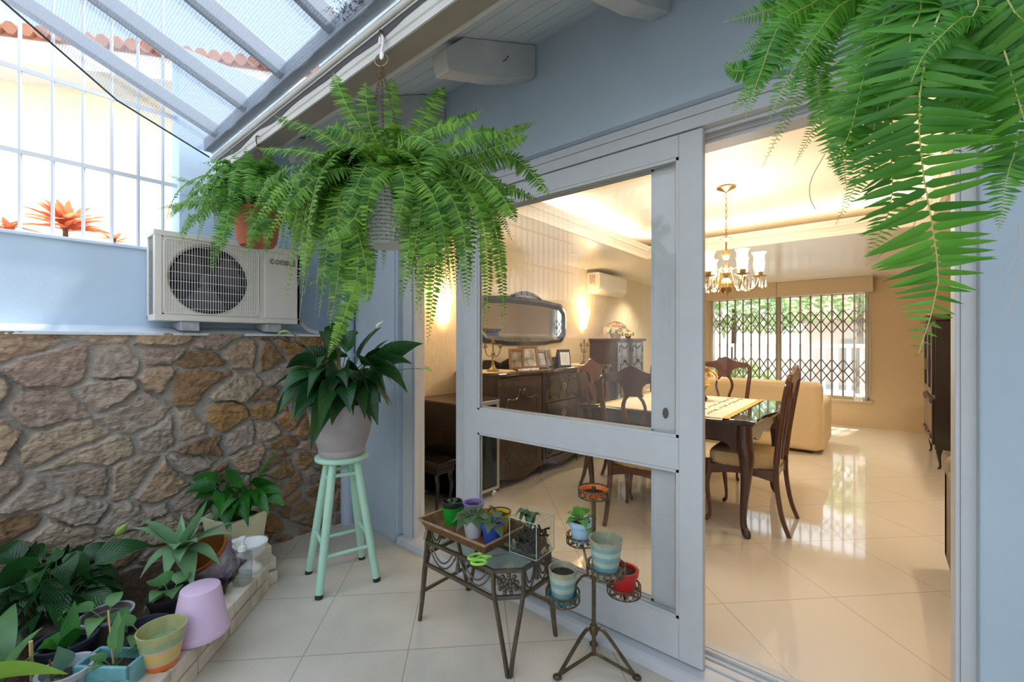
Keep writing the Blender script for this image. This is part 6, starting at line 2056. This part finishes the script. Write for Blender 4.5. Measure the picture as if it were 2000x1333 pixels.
cb = [(0.15, 0), (0.15, 0.02), (0.32, 0.09), (0.45, 0.085), (0.56, 0.05), (0.72, 0.10), (0.86, 0.16), (0.95, 0.20), (1.0, 0.212), (1.05, 0.20), (1.14, 0.16), (1.28, 0.10), (1.44, 0.05), (1.55, 0.085), (1.68, 0.09), (1.85, 0.02), (1.85, 0)]
MB().prism(cb, 0.01, 0.035, lambda u, v, w: (w, u * 0.93 + 0.05, v + SH)).build('carved_back', BLACKWOOD, sb_, smooth=False, bevel=0.005)

SZ = FZ + SH + 0.001


def candelabra(name, label, loc, rz, grp):
    t = thing(name, label, 'candelabra', loc, rz, grp)
    MB().lathe([(0, 0), (0.055, 0), (0.058, 0.008), (0.04, 0.018), (0.022, 0.035), (0.014, 0.06), (0.012, 0.085), (0.019, 0.10), (0.012, 0.115), (0.009, 0.14), (0.018, 0.155), (0.018, 0.165), (0.007, 0.175), (0.006, 0.24), (0.016, 0.255), (0.024, 0.26), (0.010, 0.265), (0.011, 0.29), (0, 0.29)], n=18).build('base', OLDBRASS, t)
    for s in (-1, 1):
        MB().tube(spline([(0, 0, 0.16), (0, s * 0.035, 0.135), (0, s * 0.075, 0.145), (0, s * 0.098, 0.19), (0, s * 0.10, 0.205)], 16), 0.005, 6).lathe([(0, 0.20), (0.008, 0.205), (0.028, 0.222), (0.010, 0.222), (0.011, 0.245), (0, 0.245)], (0, s * 0.10, 0), 14).build('arm', OLDBRASS, t)
    return t


DO = M('doily_cream', (0.72, 0.60, 0.38), 0.9)
for y, lab, rz in ((1.10, 'cream doily under the left candelabra on the sideboard', 0), (2.63, 'cream doily under the candelabra near the drawers end', 0)):
    P = [((0.20 + 0.012 * math.cos(9 * a)) * math.cos(a), (0.27 + 0.012 * math.cos(9 * a)) * math.sin(a)) for a in [2 * PI * i / 72 for i in range(72)]]
    tag(MB().prism(P, 0, 0.004, lambda u, v, w: (-2.68 + u, y + v, SZ + w)).build('doily', DO, smooth=False), lab, 'doily', 'doilies on the sideboard')
cn = candelabra('candelabra', 'brass two armed candelabra at the near end of the sideboard', (-2.62, 1.085, SZ + 0.005), 0, 'brass candelabras')
dup(cn, (-2.62, 2.66, SZ + 0.005), R(10), 'brass two armed candelabra at the far end of the sideboard', 'brass candelabras')
PH = M('old_photo', (0.42, 0.36, 0.30), 0.35, var=0.75, vscale=16, col2=(0.10, 0.085, 0.08))
PH2 = M('pale_photo', (0.62, 0.60, 0.54), 0.35, var=0.8, vscale=14, col2=(0.12, 0.12, 0.12))
FRW = M('frame_wood', (0.24, 0.115, 0.050), 0.35, var=0.3, vscale=20)
for lab, y, w_, h_, tilt, rz, fm, pm in (('brown wooden photo frame standing nearest the left candelabra', 1.40, 0.15, 0.205, 14, -38, FRW, PH), ('larger wooden photo frame leaning second on the sideboard', 1.60, 0.20, 0.235, 17, -32, FRW, PH2),
                                        ('small oval cornered photo frame third on the sideboard', 1.82, 0.13, 0.185, 16, -25, M('frame_bronze', (0.14, 0.10, 0.075), 0.4), PH), ('pale carved photo frame behind the plaque', 2.02, 0.16, 0.195, 12, -15, M('frame_pale', (0.45, 0.38, 0.28), 0.5, var=0.4, vscale=60), PH2)):
    t = thing('photo_frame', lab, 'photo frame', (-2.60 if y < 1.9 else -2.70, y, SZ + 0.002), 0, 'photo frames on the sideboard')
    t.rotation_euler = (0, R(-tilt), R(rz))
    b = 0.028
    m = MB()
    m.box(-0.008, 0.010, -w_ / 2, -w_ / 2 + b, 0, h_).box(-0.008, 0.010, w_ / 2 - b, w_ / 2, 0, h_).box(-0.008, 0.010, -w_ / 2 + b, w_ / 2 - b, 0, b).box(-0.008, 0.010, -w_ / 2 + b, w_ / 2 - b, h_ - b, h_)
    m.build('frame', fm, t, smooth=False, bevel=0.004)
    MB().box(-0.004, 0.002, -w_ / 2 + b, w_ / 2 - b, b, h_ - b).build('photo', pm, t, smooth=False)
    MB().beam((-0.006, 0, h_ * 0.75), (-0.05, 0, 0.03), 0.04, 0.004).build('stand', BLACKWOOD, t, smooth=False)
t = thing('plaque', 'navy commemorative plaque with a white card standing on the sideboard', 'plaque', (-2.56, 2.13, SZ), R(-28))
MB().prism([(0.035, 0.0), (0.0, 0.185), (-0.012, 0.185), (-0.075, 0.0)], -0.075, 0.075, lambda u, v, w: (u, w, v)).build('body', M('navy_velvet', (0.018, 0.025, 0.055), 0.6), t, smooth=False, bevel=0.003)
m = MB()
f_ = lambda y, z: (0.0362 - 0.035 * z / 0.185, y, z)
m.add([f_(-0.048, 0.02), f_(0.062, 0.02), f_(0.062, 0.155), f_(-0.048, 0.155)], [(0, 1, 2, 3)])
m.build('card', M('card_white', (0.80, 0.80, 0.78), 0.6), t, smooth=False, fix=False)
m = MB()
for i in range(7):
    z = 0.045 + 0.014 * i
    m.add([Vector(f_(-0.036, z)) + Vector((.0006, 0, 0)), Vector(f_(0.048 - 0.012 * (i % 3), z)) + Vector((.0006, 0, 0)), Vector(f_(0.048 - 0.012 * (i % 3), z + 0.003)) + Vector((.0006, 0, 0)), Vector(f_(-0.036, z + 0.003)) + Vector((.0006, 0, 0))], [(0, 1, 2, 3)])
m.build('engraved_lines', M('card_grey', (0.4, 0.4, 0.4), 0.6), t, smooth=False, fix=False)
for y, lab in ((1.36, 'small white box lying in front of the nearest photo frame'), (1.50, 'small white box lying in front of the larger photo frame')):
    tag(MB().box(-2.515, -2.455, y - 0.055, y + 0.055, SZ, SZ + 0.018).build('white_box', WHITEP, smooth=False, bevel=0.003), lab, 'box', 'white boxes on the sideboard')

# mirror
mr = thing('wall_mirror', 'wide mirror in a dark scalloped carved frame above the sideboard', 'mirror', (-2.965, 1.99, 1.555))


def mout(k, e=0):
    P = []
    for i in range(96):
        a = 2 * PI * i / 96
        c, s = math.cos(a), math.sin(a)
        x = abs(c) ** 0.38 * (1 if c > 0 else -1)
        z = abs(s) ** 0.38 * (1 if s > 0 else -1)
        P.append((x * (0.78 - k) * (1 + 0.012 * math.cos(6 * a)), z * (0.255 - k) * (1 + 0.03 * math.cos(8 * a))))
    return P


o_, i_ = mout(0.0), mout(0.078)
vs, fs = [], []
for (a, b), (c, d) in zip(o_, i_):
    vs += [(0.0, a, b), (0.022, a * 0.995, b * 0.985), (0.034, (a + c) / 2, (b + d) / 2), (0.012, c, d)]
for k in range(96):
    l = (k + 1) % 96
    fs += [(4 * k + q_, 4 * k + q_ + 1, 4 * l + q_ + 1, 4 * l + q_) for q_ in range(3)]
m = MB().add(vs, fs)
MFR = M('mirror_frame', (0.05, 0.05, 0.062), 0.25, coat=0.5, var=0.4, vscale=20)
m.build('frame', MFR, mr)
m = MB()
for q_ in range(13):
    u = (q_ - 6) / 6
    m.ball((0.02, u * 0.25, 0.262 + 0.045 * (1 - u * u)), 0.026 - 0.010 * abs(u), 8, 5)
m.build('carved_crest', MFR, mr)
MB().prism(i_, 0.008, 0.012, lambda u, v, w: (w, u, v)).build('mirror_glass', MIRROR, mr, smooth=False)

# wall lamps
GLOW = M('lamp_glow', (1, 0.85, 0.6), 0.5, emit=(1.0, 0.66, 0.30), estr=9)
for y, lab in ((0.80, 'glowing fan shaped wall lamp by the left jamb of the sliding door'), (3.20, 'glowing wall lamp between the mirror and the tall cabinet')):
    t = thing('wall_lamp', lab, 'lamp', (-2.97, y, 1.50), 0, 'wall lamps')
    g = []
    for z, w_, d in ((0.0, 0.055, 0.055), (0.1, 0.068, 0.08), (0.2, 0.082, 0.10), (0.25, 0.09, 0.105)):
        g.append([(max(0.002, d * math.sin(PI * i / 12)), w_ * -math.cos(PI * i / 12), z) for i in range(13)])
    MB().sheet(g).build('shade', GLOW, t, fix=False)
    MB().box(0, 0.012, -0.05, 0.05, 0.02, 0.22).build('back_plate', BRASS, t, smooth=False)

# indoor cooling unit
iu = thing('wall_air_conditioner', 'white split air conditioner high on the beige wall', 'air conditioner', (-2.97, 3.31, 1.975))
m = MB().prism([(0, 0), (0.13, 0.0), (0.185, 0.045), (0.20, 0.10), (0.20, 0.235), (0.18, 0.27), (0, 0.27)], 0, 0.80, lambda u, v, w: (u, w, v))
m.build('casing', M('ac_white', (0.80, 0.76, 0.68), 0.35), iu, smooth=False, bevel=0.008)
MB().prism([(0.132, 0.004), (0.187, 0.047), (0.20, 0.085), (0.203, 0.085), (0.190, 0.043), (0.134, 0.0)], 0.05, 0.77, lambda u, v, w: (u, w, v)).build('air_flap', M('ac_flap', (0.86, 0.84, 0.78), 0.12, coat=0.5), iu, smooth=False)
MB().box(0.05, 0.13, -0.0015, 0.0, 0.12, 0.24).build('energy_sticker', M('sticker', (0.70, 0.55, 0.45), 0.5, var=0.7, vscale=60, col2=(0.25, 0.2, 0.3)), iu, smooth=False)

# tall cabinet beyond the sideboard
tc = thing('tall_cabinet', 'tall dark cabinet with two shiny carved doors beyond the sideboard', 'cabinet', (-2.965, 3.39, FZ))
m = MB().box(0, 0.385, 0, 0.84, 0.10, 1.29)
m.build('body', DARKWOOD, tc, smooth=False, bevel=0.004)
MB().prism([(0, -0.03), (0.42, -0.03)] + [(0.42 + 0.012 * math.cos(4 * PI * i / 16), -0.03 + 0.90 * i / 16) for i in range(1, 16)] + [(0.42, 0.87), (0, 0.87)], 1.29, 1.325, lambda u, v, w: (u, v, w)).build('top', DARKWOOD, tc, smooth=False, bevel=0.006)
for y in (0.02, 0.425):
    d = MB().box(0.385, 0.40, y, y + 0.395, 0.14, 1.27).build('door', M('lacquer_door', (0.12, 0.11, 0.10), 0.08, coat=1.0) if y < 0.1 else bpy.data.materials['lacquer_door'], tc, smooth=False, bevel=0.003)
    m = MB()
    scroll(m, 0.401, y + 0.07, y + 0.33, 0.55, 1.06, 0.006)
    m.tube(spline([(0.401, y + 0.04, 1.14), (0.402, y + 0.05, 1.21), (0.402, y + 0.10, 1.23), (0.402, y + 0.19, 1.19), (0.402, y + 0.29, 1.23), (0.402, y + 0.36, 1.20), (0.401, y + 0.36, 1.14)], 30), 0.006, 6)
    m.build('carving', BLACKWOOD, d)
for x in (0.04, 0.35):
    for y in (0.04, 0.80):
        q, rr = cabriole(Vector((1 if x > 0.2 else -0.1, 0, 0)), 0.15, 1.5)
        MB().tube([p + Vector((x, y, 0)) for p in q], rr, 8).build('foot', DARKWOOD, tc)


def posy(name, label, loc, n, rad, mats, pot_m, seed):
    r = random.Random(seed)
    t = thing(name, label, 'flowers', loc)
    MB().lathe([(0, 0), (rad * 0.5, 0), (rad * 0.75, rad * 0.6), (rad * 0.68, rad * 0.6), (0, rad * 0.5)], n=18).build('bowl', pot_m, t)
    for nm, mt in mats:
        m = MB()
        for i in range(n):
            a, el = r.uniform(0, 2 * PI), r.uniform(-0.1, 1.5)
            c = Vector((math.cos(a) * math.cos(el) * rad * 1.3, math.sin(a) * math.cos(el) * rad * 1.3, rad * 0.7 + math.sin(el) * rad * 1.1))
            dn = (c - Vector((0, 0, rad * 0.5))).normalized()
            s1 = dn.cross(Vector((0.1, 0.2, 1))).normalized()
            s2 = dn.cross(s1)
            for q_ in range(6):
                b = 2 * PI * q_ / 6
                blade(m, c, s1 * math.cos(b) + s2 * math.sin(b) + dn * 0.4, rad * 0.42, rad * 0.13, dn)
        m.build(nm, mt, t, fix=False, smooth=False)


posy('flower_bowl', 'pink artificial flowers in a pale bowl on the tall cabinet', (-2.72, 3.66, FZ + 1.326), 16, 0.115, (('pink_blooms', M('petal_pink', (0.68, 0.34, 0.28), 0.7)), ('peach_blooms', FLC), ('leaves', BUSHM)), M('bowl_pale', (0.72, 0.62, 0.55), 0.4), 3)
posy('flower_bowl', 'small green plant pot beside the pink flowers on the tall cabinet', (-2.70, 4.00, FZ + 1.326), 12, 0.06, (('leaves', BUSHM), ('blooms', FLY)), BLACKWOOD, 4)

# black bar cabinet with framed glass door, and a low stool in front of it
bc = thing('glass_door_cabinet', 'black cabinet with aluminium framed glass door left behind the sliding doors', 'cabinet', (-2.968, 0.42, FZ))
BTOP = M('black_top', (0.055, 0.040, 0.028), 0.3)
m = MB()
m.box(0, 0.52, 0.06, 0.53, 0.40, 0.80).box(0, 0.03, 0.06, 0.53, 0.08, 0.40).box(0, 0.52, 0.06, 0.53, 0.08, 0.10).box(0.0, 0.52, 0.50, 0.53, 0.1, 0.4)
m.build('body', BLACKGLOSS, bc, smooth=False, bevel=0.003)
MB().box(0, 0.535, 0.05, 0.54, 0.80, 0.815).build('top', BTOP, bc, smooth=False)
m = MB()
x = 0.522
m.box(x, x + .018, 0.06, 0.085, 0.06, 0.80).box(x, x + .018, 0.51, 0.535, 0.06, 0.80).box(x, x + .018, 0.085, 0.51, 0.765, 0.80).box(x, x + .018, 0.085, 0.51, 0.06, 0.085)
d = m.build('door', ALU, bc, smooth=False, bevel=0.002)
MB().add([(x + .009, 0.085, 0.085), (x + .009, 0.51, 0.085), (x + .009, 0.51, 0.765), (x + .009, 0.085, 0.765)], [(0, 1, 2, 3)]).build('glass', SMOKE, d, smooth=False, fix=False)
MB().lathe([(0.014, 0), (0.014, 0.012), (0.008, 0.016), (0, 0.016)], (x + 0.012, 0.487, 0.715), 14, mtx=Matrix(((0, 0, 1), (0, 1, 0), (-1, 0, 0)))).build('door_lock', CHROME, d)
for yy in (0.09, 0.50):
    for xx in (0.04, 0.50):
        MB().lathe([(0.02, 0.0), (0.028, 0.014), (0.028, 0.034), (0.015, 0.05), (0.012, 0.08), (0, 0.08)], (xx, yy, 0), 12).build('caster', CHROME, bc)
ls = thing('low_stool', 'low glossy black stool with cabriole legs seen through the gap left of the doors', 'stool', (-2.62, 0.34, FZ))
MB().box(-0.24, 0.24, -0.10, 0.10, 0.385, 0.42).box(-0.22, 0.22, -0.085, 0.085, 0.33, 0.385).build('seat', BLACKGLOSS, ls, smooth=False, bevel=0.008)
for sx_ in (-1, 1):
    for sy_ in (-1, 1):
        q, rr = cabriole(Vector((sx_, sy_ * 0.4, 0)).normalized(), 0.50, 0.8)
        MB().tube([p + Vector((sx_ * 0.19, sy_ * 0.06, 0)) for p in q], rr, 9).build('leg', BLACKGLOSS, ls)

# ================================================================== SOFA, CHINA CABINET, ARMCHAIR
sf = thing('sofa', 'cream sofa seen from behind under the far window', 'sofa', (-1.48, 4.66, FZ))
MB().box(-1.0, 1.0, -0.46, -0.22, 0.03, 0.815).build('back', CREAM, sf, smooth=True, bevel=0.07, seg=4)
MB().box(-1.0, 1.0, -0.24, 0.46, 0.03, 0.42).build('base', CREAM, sf, smooth=True, bevel=0.03, seg=3)
for s in (-1, 1):
    MB().box(s * 1.0 - 0.11, s * 1.0 + 0.03 if s > 0 else s * 1.0 + 0.11, -0.42, 0.46, 0.04, 0.60).build('arm', CREAM, sf, smooth=True, bevel=0.06, seg=4)
for k in range(2):
    MB().box(-0.86 + 0.87 * k, -0.01 + 0.87 * k, -0.20, 0.45, 0.42, 0.56).build('seat_cushion', CREAM, sf, smooth=True, bevel=0.04, seg=3)
MB().box(-0.9, 0.9, -0.40, 0.42, 0, 0.03).build('plinth', BLACKWOOD, sf, smooth=False)

cc = thing('china_cabinet', 'tall dark wooden cabinet with glazed doors near the right edge of the doorway', 'cabinet', (0.42, 4.30, FZ))
m = MB()
m.box(0.02, 0.52, 0, 1.05, 0.20, 1.50)
m.build('body', BLACKWOOD, cc, smooth=False, bevel=0.006)
MB().prism([(-0.03, -0.03), (0.52, -0.03), (0.52, 1.08), (-0.03, 1.08)], 1.50, 1.54, lambda u, v, w: (u, v, w)).box(-0.05, 0.52, -0.04, 1.09, 1.54, 1.555).build('cornice', REDWOOD, cc, smooth=False, bevel=0.006)
for y in (0.04, 0.53):
    d = MB().box(0.0, 0.02, y, y + 0.08, 0.74, 1.46).box(0.0, 0.02, y + 0.40, y + 0.48, 0.74, 1.46).box(0.0, 0.02, y + 0.08, y + 0.40, 0.74, 0.80).box(0.0, 0.02, y + 0.08, y + 0.40, 1.38, 1.46).build('glazed_door', DARKWOOD, cc, smooth=False, bevel=0.003)
    MB().add([(0.01, y + .08, 0.8), (0.01, y + .40, 0.8), (0.01, y + .40, 1.38), (0.01, y + .08, 1.38)], [(0, 1, 2, 3)]).build('glass', CLEAR, d, smooth=False, fix=False)
    MB().tube([(-0.012, y + (0.44 if y < 0.1 else 0.04), 0.98), (-0.012, y + (0.44 if y < 0.1 else 0.04), 1.10)], 0.006, 6).build('handle', OLDBRASS, d)
    d2 = MB().box(0.0, 0.02, y, y + 0.48, 0.24, 0.70).build('lower_door', DARKWOOD, cc, smooth=False, bevel=0.004)
    m = MB()
    for s in (0.30, 0.66):
        m.tube(spline([(-0.004, y + 0.06, s), (-0.008, y + 0.16, s + 0.03), (-0.006, y + 0.24, s - 0.01), (-0.008, y + 0.32, s + 0.03), (-0.004, y + 0.42, s)], 24), 0.011, 6)
    m.build('carving', REDWOOD, d2)
for x_, y in ((0.06, 0.05), (0.06, 1.0), (0.46, 0.05), (0.46, 1.0)):
    q, rr = cabriole(Vector((-1 if x_ < 0.2 else 1, -0.4 if y < 0.5 else 0.4, 0)).normalized(), 0.30, 1.5)
    MB().tube([p + Vector((x_, y, 0)) for p in q], rr, 9).build('foot', BLACKWOOD, cc)
m = MB().prism([(0.0, 0.20)] + [(1.05 * i / 20, 0.165 + 0.03 * math.sin(PI * i / 20)) for i in range(21)] + [(1.05, 0.20)], 0.03, 0.05, lambda u, v, w: (w, u, v))
m.build('skirt', BLACKWOOD, cc, smooth=False)

TAUPE = M('taupe_fabric', (0.26, 0.20, 0.13), 0.85, var=0.1, vscale=30)
am = thing('armchair', 'taupe armchair whose side just shows at the right jamb', 'armchair', (0.628, 1.25, FZ))
MB().box(-0.34, -0.18, -0.42, 0.42, 0.06, 0.60).build('arm', TAUPE, am, smooth=True, bevel=0.04, seg=3)
MB().box(0.12, 0.27, -0.42, 0.42, 0.06, 0.60).build('arm', TAUPE, am, smooth=True, bevel=0.04, seg=3)
MB().box(-0.18, 0.12, -0.42, 0.40, 0.06, 0.42).build('seat', TAUPE, am, smooth=True, bevel=0.03, seg=3)
MB().box(-0.34, 0.27, 0.26, 0.44, 0.06, 0.66).build('back', TAUPE, am, smooth=True, bevel=0.05, seg=3)
for x_ in (-0.30, 0.23):
    for y in (-0.38, 0.38):
        MB().tube([(x_, y, 0), (x_, y, 0.07)], [0.014, 0.02], 8).build('foot', BLACKWOOD, am)

# recessed downlights in the low ceiling border; last one added to brighten the living room
DL = M('downlight_glow', (1, 0.9, 0.75), 0.5, emit=(1, 0.82, 0.55), estr=12)
for i, (x_, y, lab) in enumerate(((-2.55, 4.45, 'recessed ceiling spot beyond the wall air conditioner'), (-2.55, 2.3, 'recessed ceiling spot above the sideboard'), (0.66, 1.9, 'recessed ceiling spot above the armchair'), (0.4, 4.7, 'recessed ceiling spot before the tall cabinet'), (-1.3, 5.3, 'added ceiling spot near the far window brightening the living room'))):
    t = thing('ceiling_spot', lab, 'ceiling light', (x_, y, 2.289), 0, 'recessed ceiling spots')
    MB().lathe([(0.030, 0), (0.042, 0), (0.042, -0.004), (0.030, -0.004)], n=24).build('ring', WHITEP, t)
    MB().lathe([(0.0, -0.001), (0.030, -0.001), (0.030, -0.0025), (0, -0.0025)], n=20).build('lens', DL, t)
# ================================================================== LIGHT
def area(name, loc, rot, sx_, sy_, power, col):
    l = bpy.data.lights.new(name, 'AREA')
    l.shape = 'RECTANGLE'
    l.size, l.size_y = sx_, sy_
    l.energy = power
    l.color = col
    o = bpy.data.objects.new(name, l)
    COL.objects.link(o)
    o.location = loc
    o.rotation_euler = rot
    return o


def point(name, loc, power, col, r=0.05):
    l = bpy.data.lights.new(name, 'POINT')
    l.energy = power
    l.color = col
    l.shadow_soft_size = r
    o = bpy.data.objects.new(name, l)
    COL.objects.link(o)
    o.location = loc
    return o


WARM = (1.0, 0.915, 0.80)
# cove strips lying on the ceiling border, shining up
K = 1.0
xm, ym = (TX0 + TX1) / 2, (TY0 + TY1) / 2
area('cove_strip', (TX0 - 0.11, ym, 2.44), (R(180), R(0), 0), 0.05, TY1 - TY0, 10 * K, WARM)
area('cove_strip', (TX1 + 0.11, ym, 2.44), (R(180), 0, 0), 0.05, TY1 - TY0, 9 * K, WARM)
area('cove_strip', (xm, TY1 + 0.11, 2.44), (R(180), 0, 0), TX1 - TX0, 0.05, 10 * K, WARM)
area('cove_strip', (xm, TY0 - 0.10, 2.44), (R(180), 0, 0), TX1 - TX0, 0.05, 5 * K, WARM)
point('chandelier_light', (cx, cy_, 2.58 - 0.62), 50, WARM, 0.22)
for y in (0.80, 3.20):
    point('wall_lamp_light', (-2.83, y, 1.80), 5, (1.0, 0.66, 0.34), 0.04)
for x_, y in ((-2.55, 4.45), (-2.55, 2.3), (0.66, 1.9), (0.4, 4.7), (-1.3, 5.3)):  # last position is an added lamp that lifts the living room light
    s = bpy.data.lights.new('spot_light', 'SPOT')
    s.energy = 32 if y < 4 else 75
    s.color = (1, 0.85, 0.62)
    s.spot_size = R(110)
    s.spot_blend = 0.8
    s.shadow_soft_size = 0.03
    o = bpy.data.objects.new('spot_light', s)
    COL.objects.link(o)
    o.location = (x_, y, 2.28)
# daylight through the far window
wl = area('window_portal', (-1.2, 6.86, 1.28), (R(-90), 0, 0), 2.25, 1.65, 1, (1, 1, 1))
wl.data.cycles.is_portal = True

W = bpy.data.worlds.new('world')
SC.world = W
W.use_nodes = True
N, L = W.node_tree.nodes, W.node_tree.links
bg = N['Background']
tc_ = N.new('ShaderNodeTexCoord')
sp_ = N.new('ShaderNodeSeparateXYZ')
L.new(tc_.outputs['Generated'], sp_.inputs[0])
rp = N.new('ShaderNodeValToRGB')
rp.color_ramp.elements[0].color = (0.93, 0.96, 1.0, 1)
rp.color_ramp.elements[1].color = (0.66, 0.82, 1.0, 1)
L.new(sp_.outputs[2], rp.inputs[0])
dn = N.new('ShaderNodeVectorMath'); dn.operation = 'DOT_PRODUCT'
dn.inputs[1].default_value = Vector((-0.80, 0.22, 0.56)).normalized()
L.new(tc_.outputs['Generated'], dn.inputs[0])
dm = N.new('ShaderNodeMapRange'); dm.interpolation_type = 'SMOOTHSTEP'
dm.inputs['From Min'].default_value = 0.45
dm.inputs['From Max'].default_value = 0.86
L.new(dn.outputs['Value'], dm.inputs['Value'])
bm = N.new('ShaderNodeMix'); bm.data_type = 'RGBA'
bm.inputs['B'].default_value = (0.33, 0.42, 0.51, 1)
L.new(dm.outputs[0], bm.inputs['Factor'])
L.new(rp.outputs[0], bm.inputs['A'])
L.new(bm.outputs['Result'], bg.inputs['Color'])
bg.inputs['Strength'].default_value = 2.2
sun = bpy.data.lights.new('sun', 'SUN')
sun.energy = 6.0
sun.angle = R(3)
sun.color = (1, 0.95, 0.86)
so_ = bpy.data.objects.new('sun', sun)
COL.objects.link(so_)
so_.rotation_euler = (Vector((-0.10, -0.50, -0.86))).to_track_quat('-Z', 'Y').to_euler()

SC.view_settings.view_transform = 'Standard'
SC.view_settings.look = 'None'
SC.view_settings.gamma = 1.0
SC.view_settings.exposure = 0.38
SC.cycles.max_bounces = 10
SC.cycles.diffuse_bounces = 5
SC.cycles.glossy_bounces = 5
SC.cycles.transparent_max_bounces = 24
SC.cycles.caustics_reflective = False
SC.cycles.caustics_refractive = False
SC.cycles.sample_clamp_indirect = 6
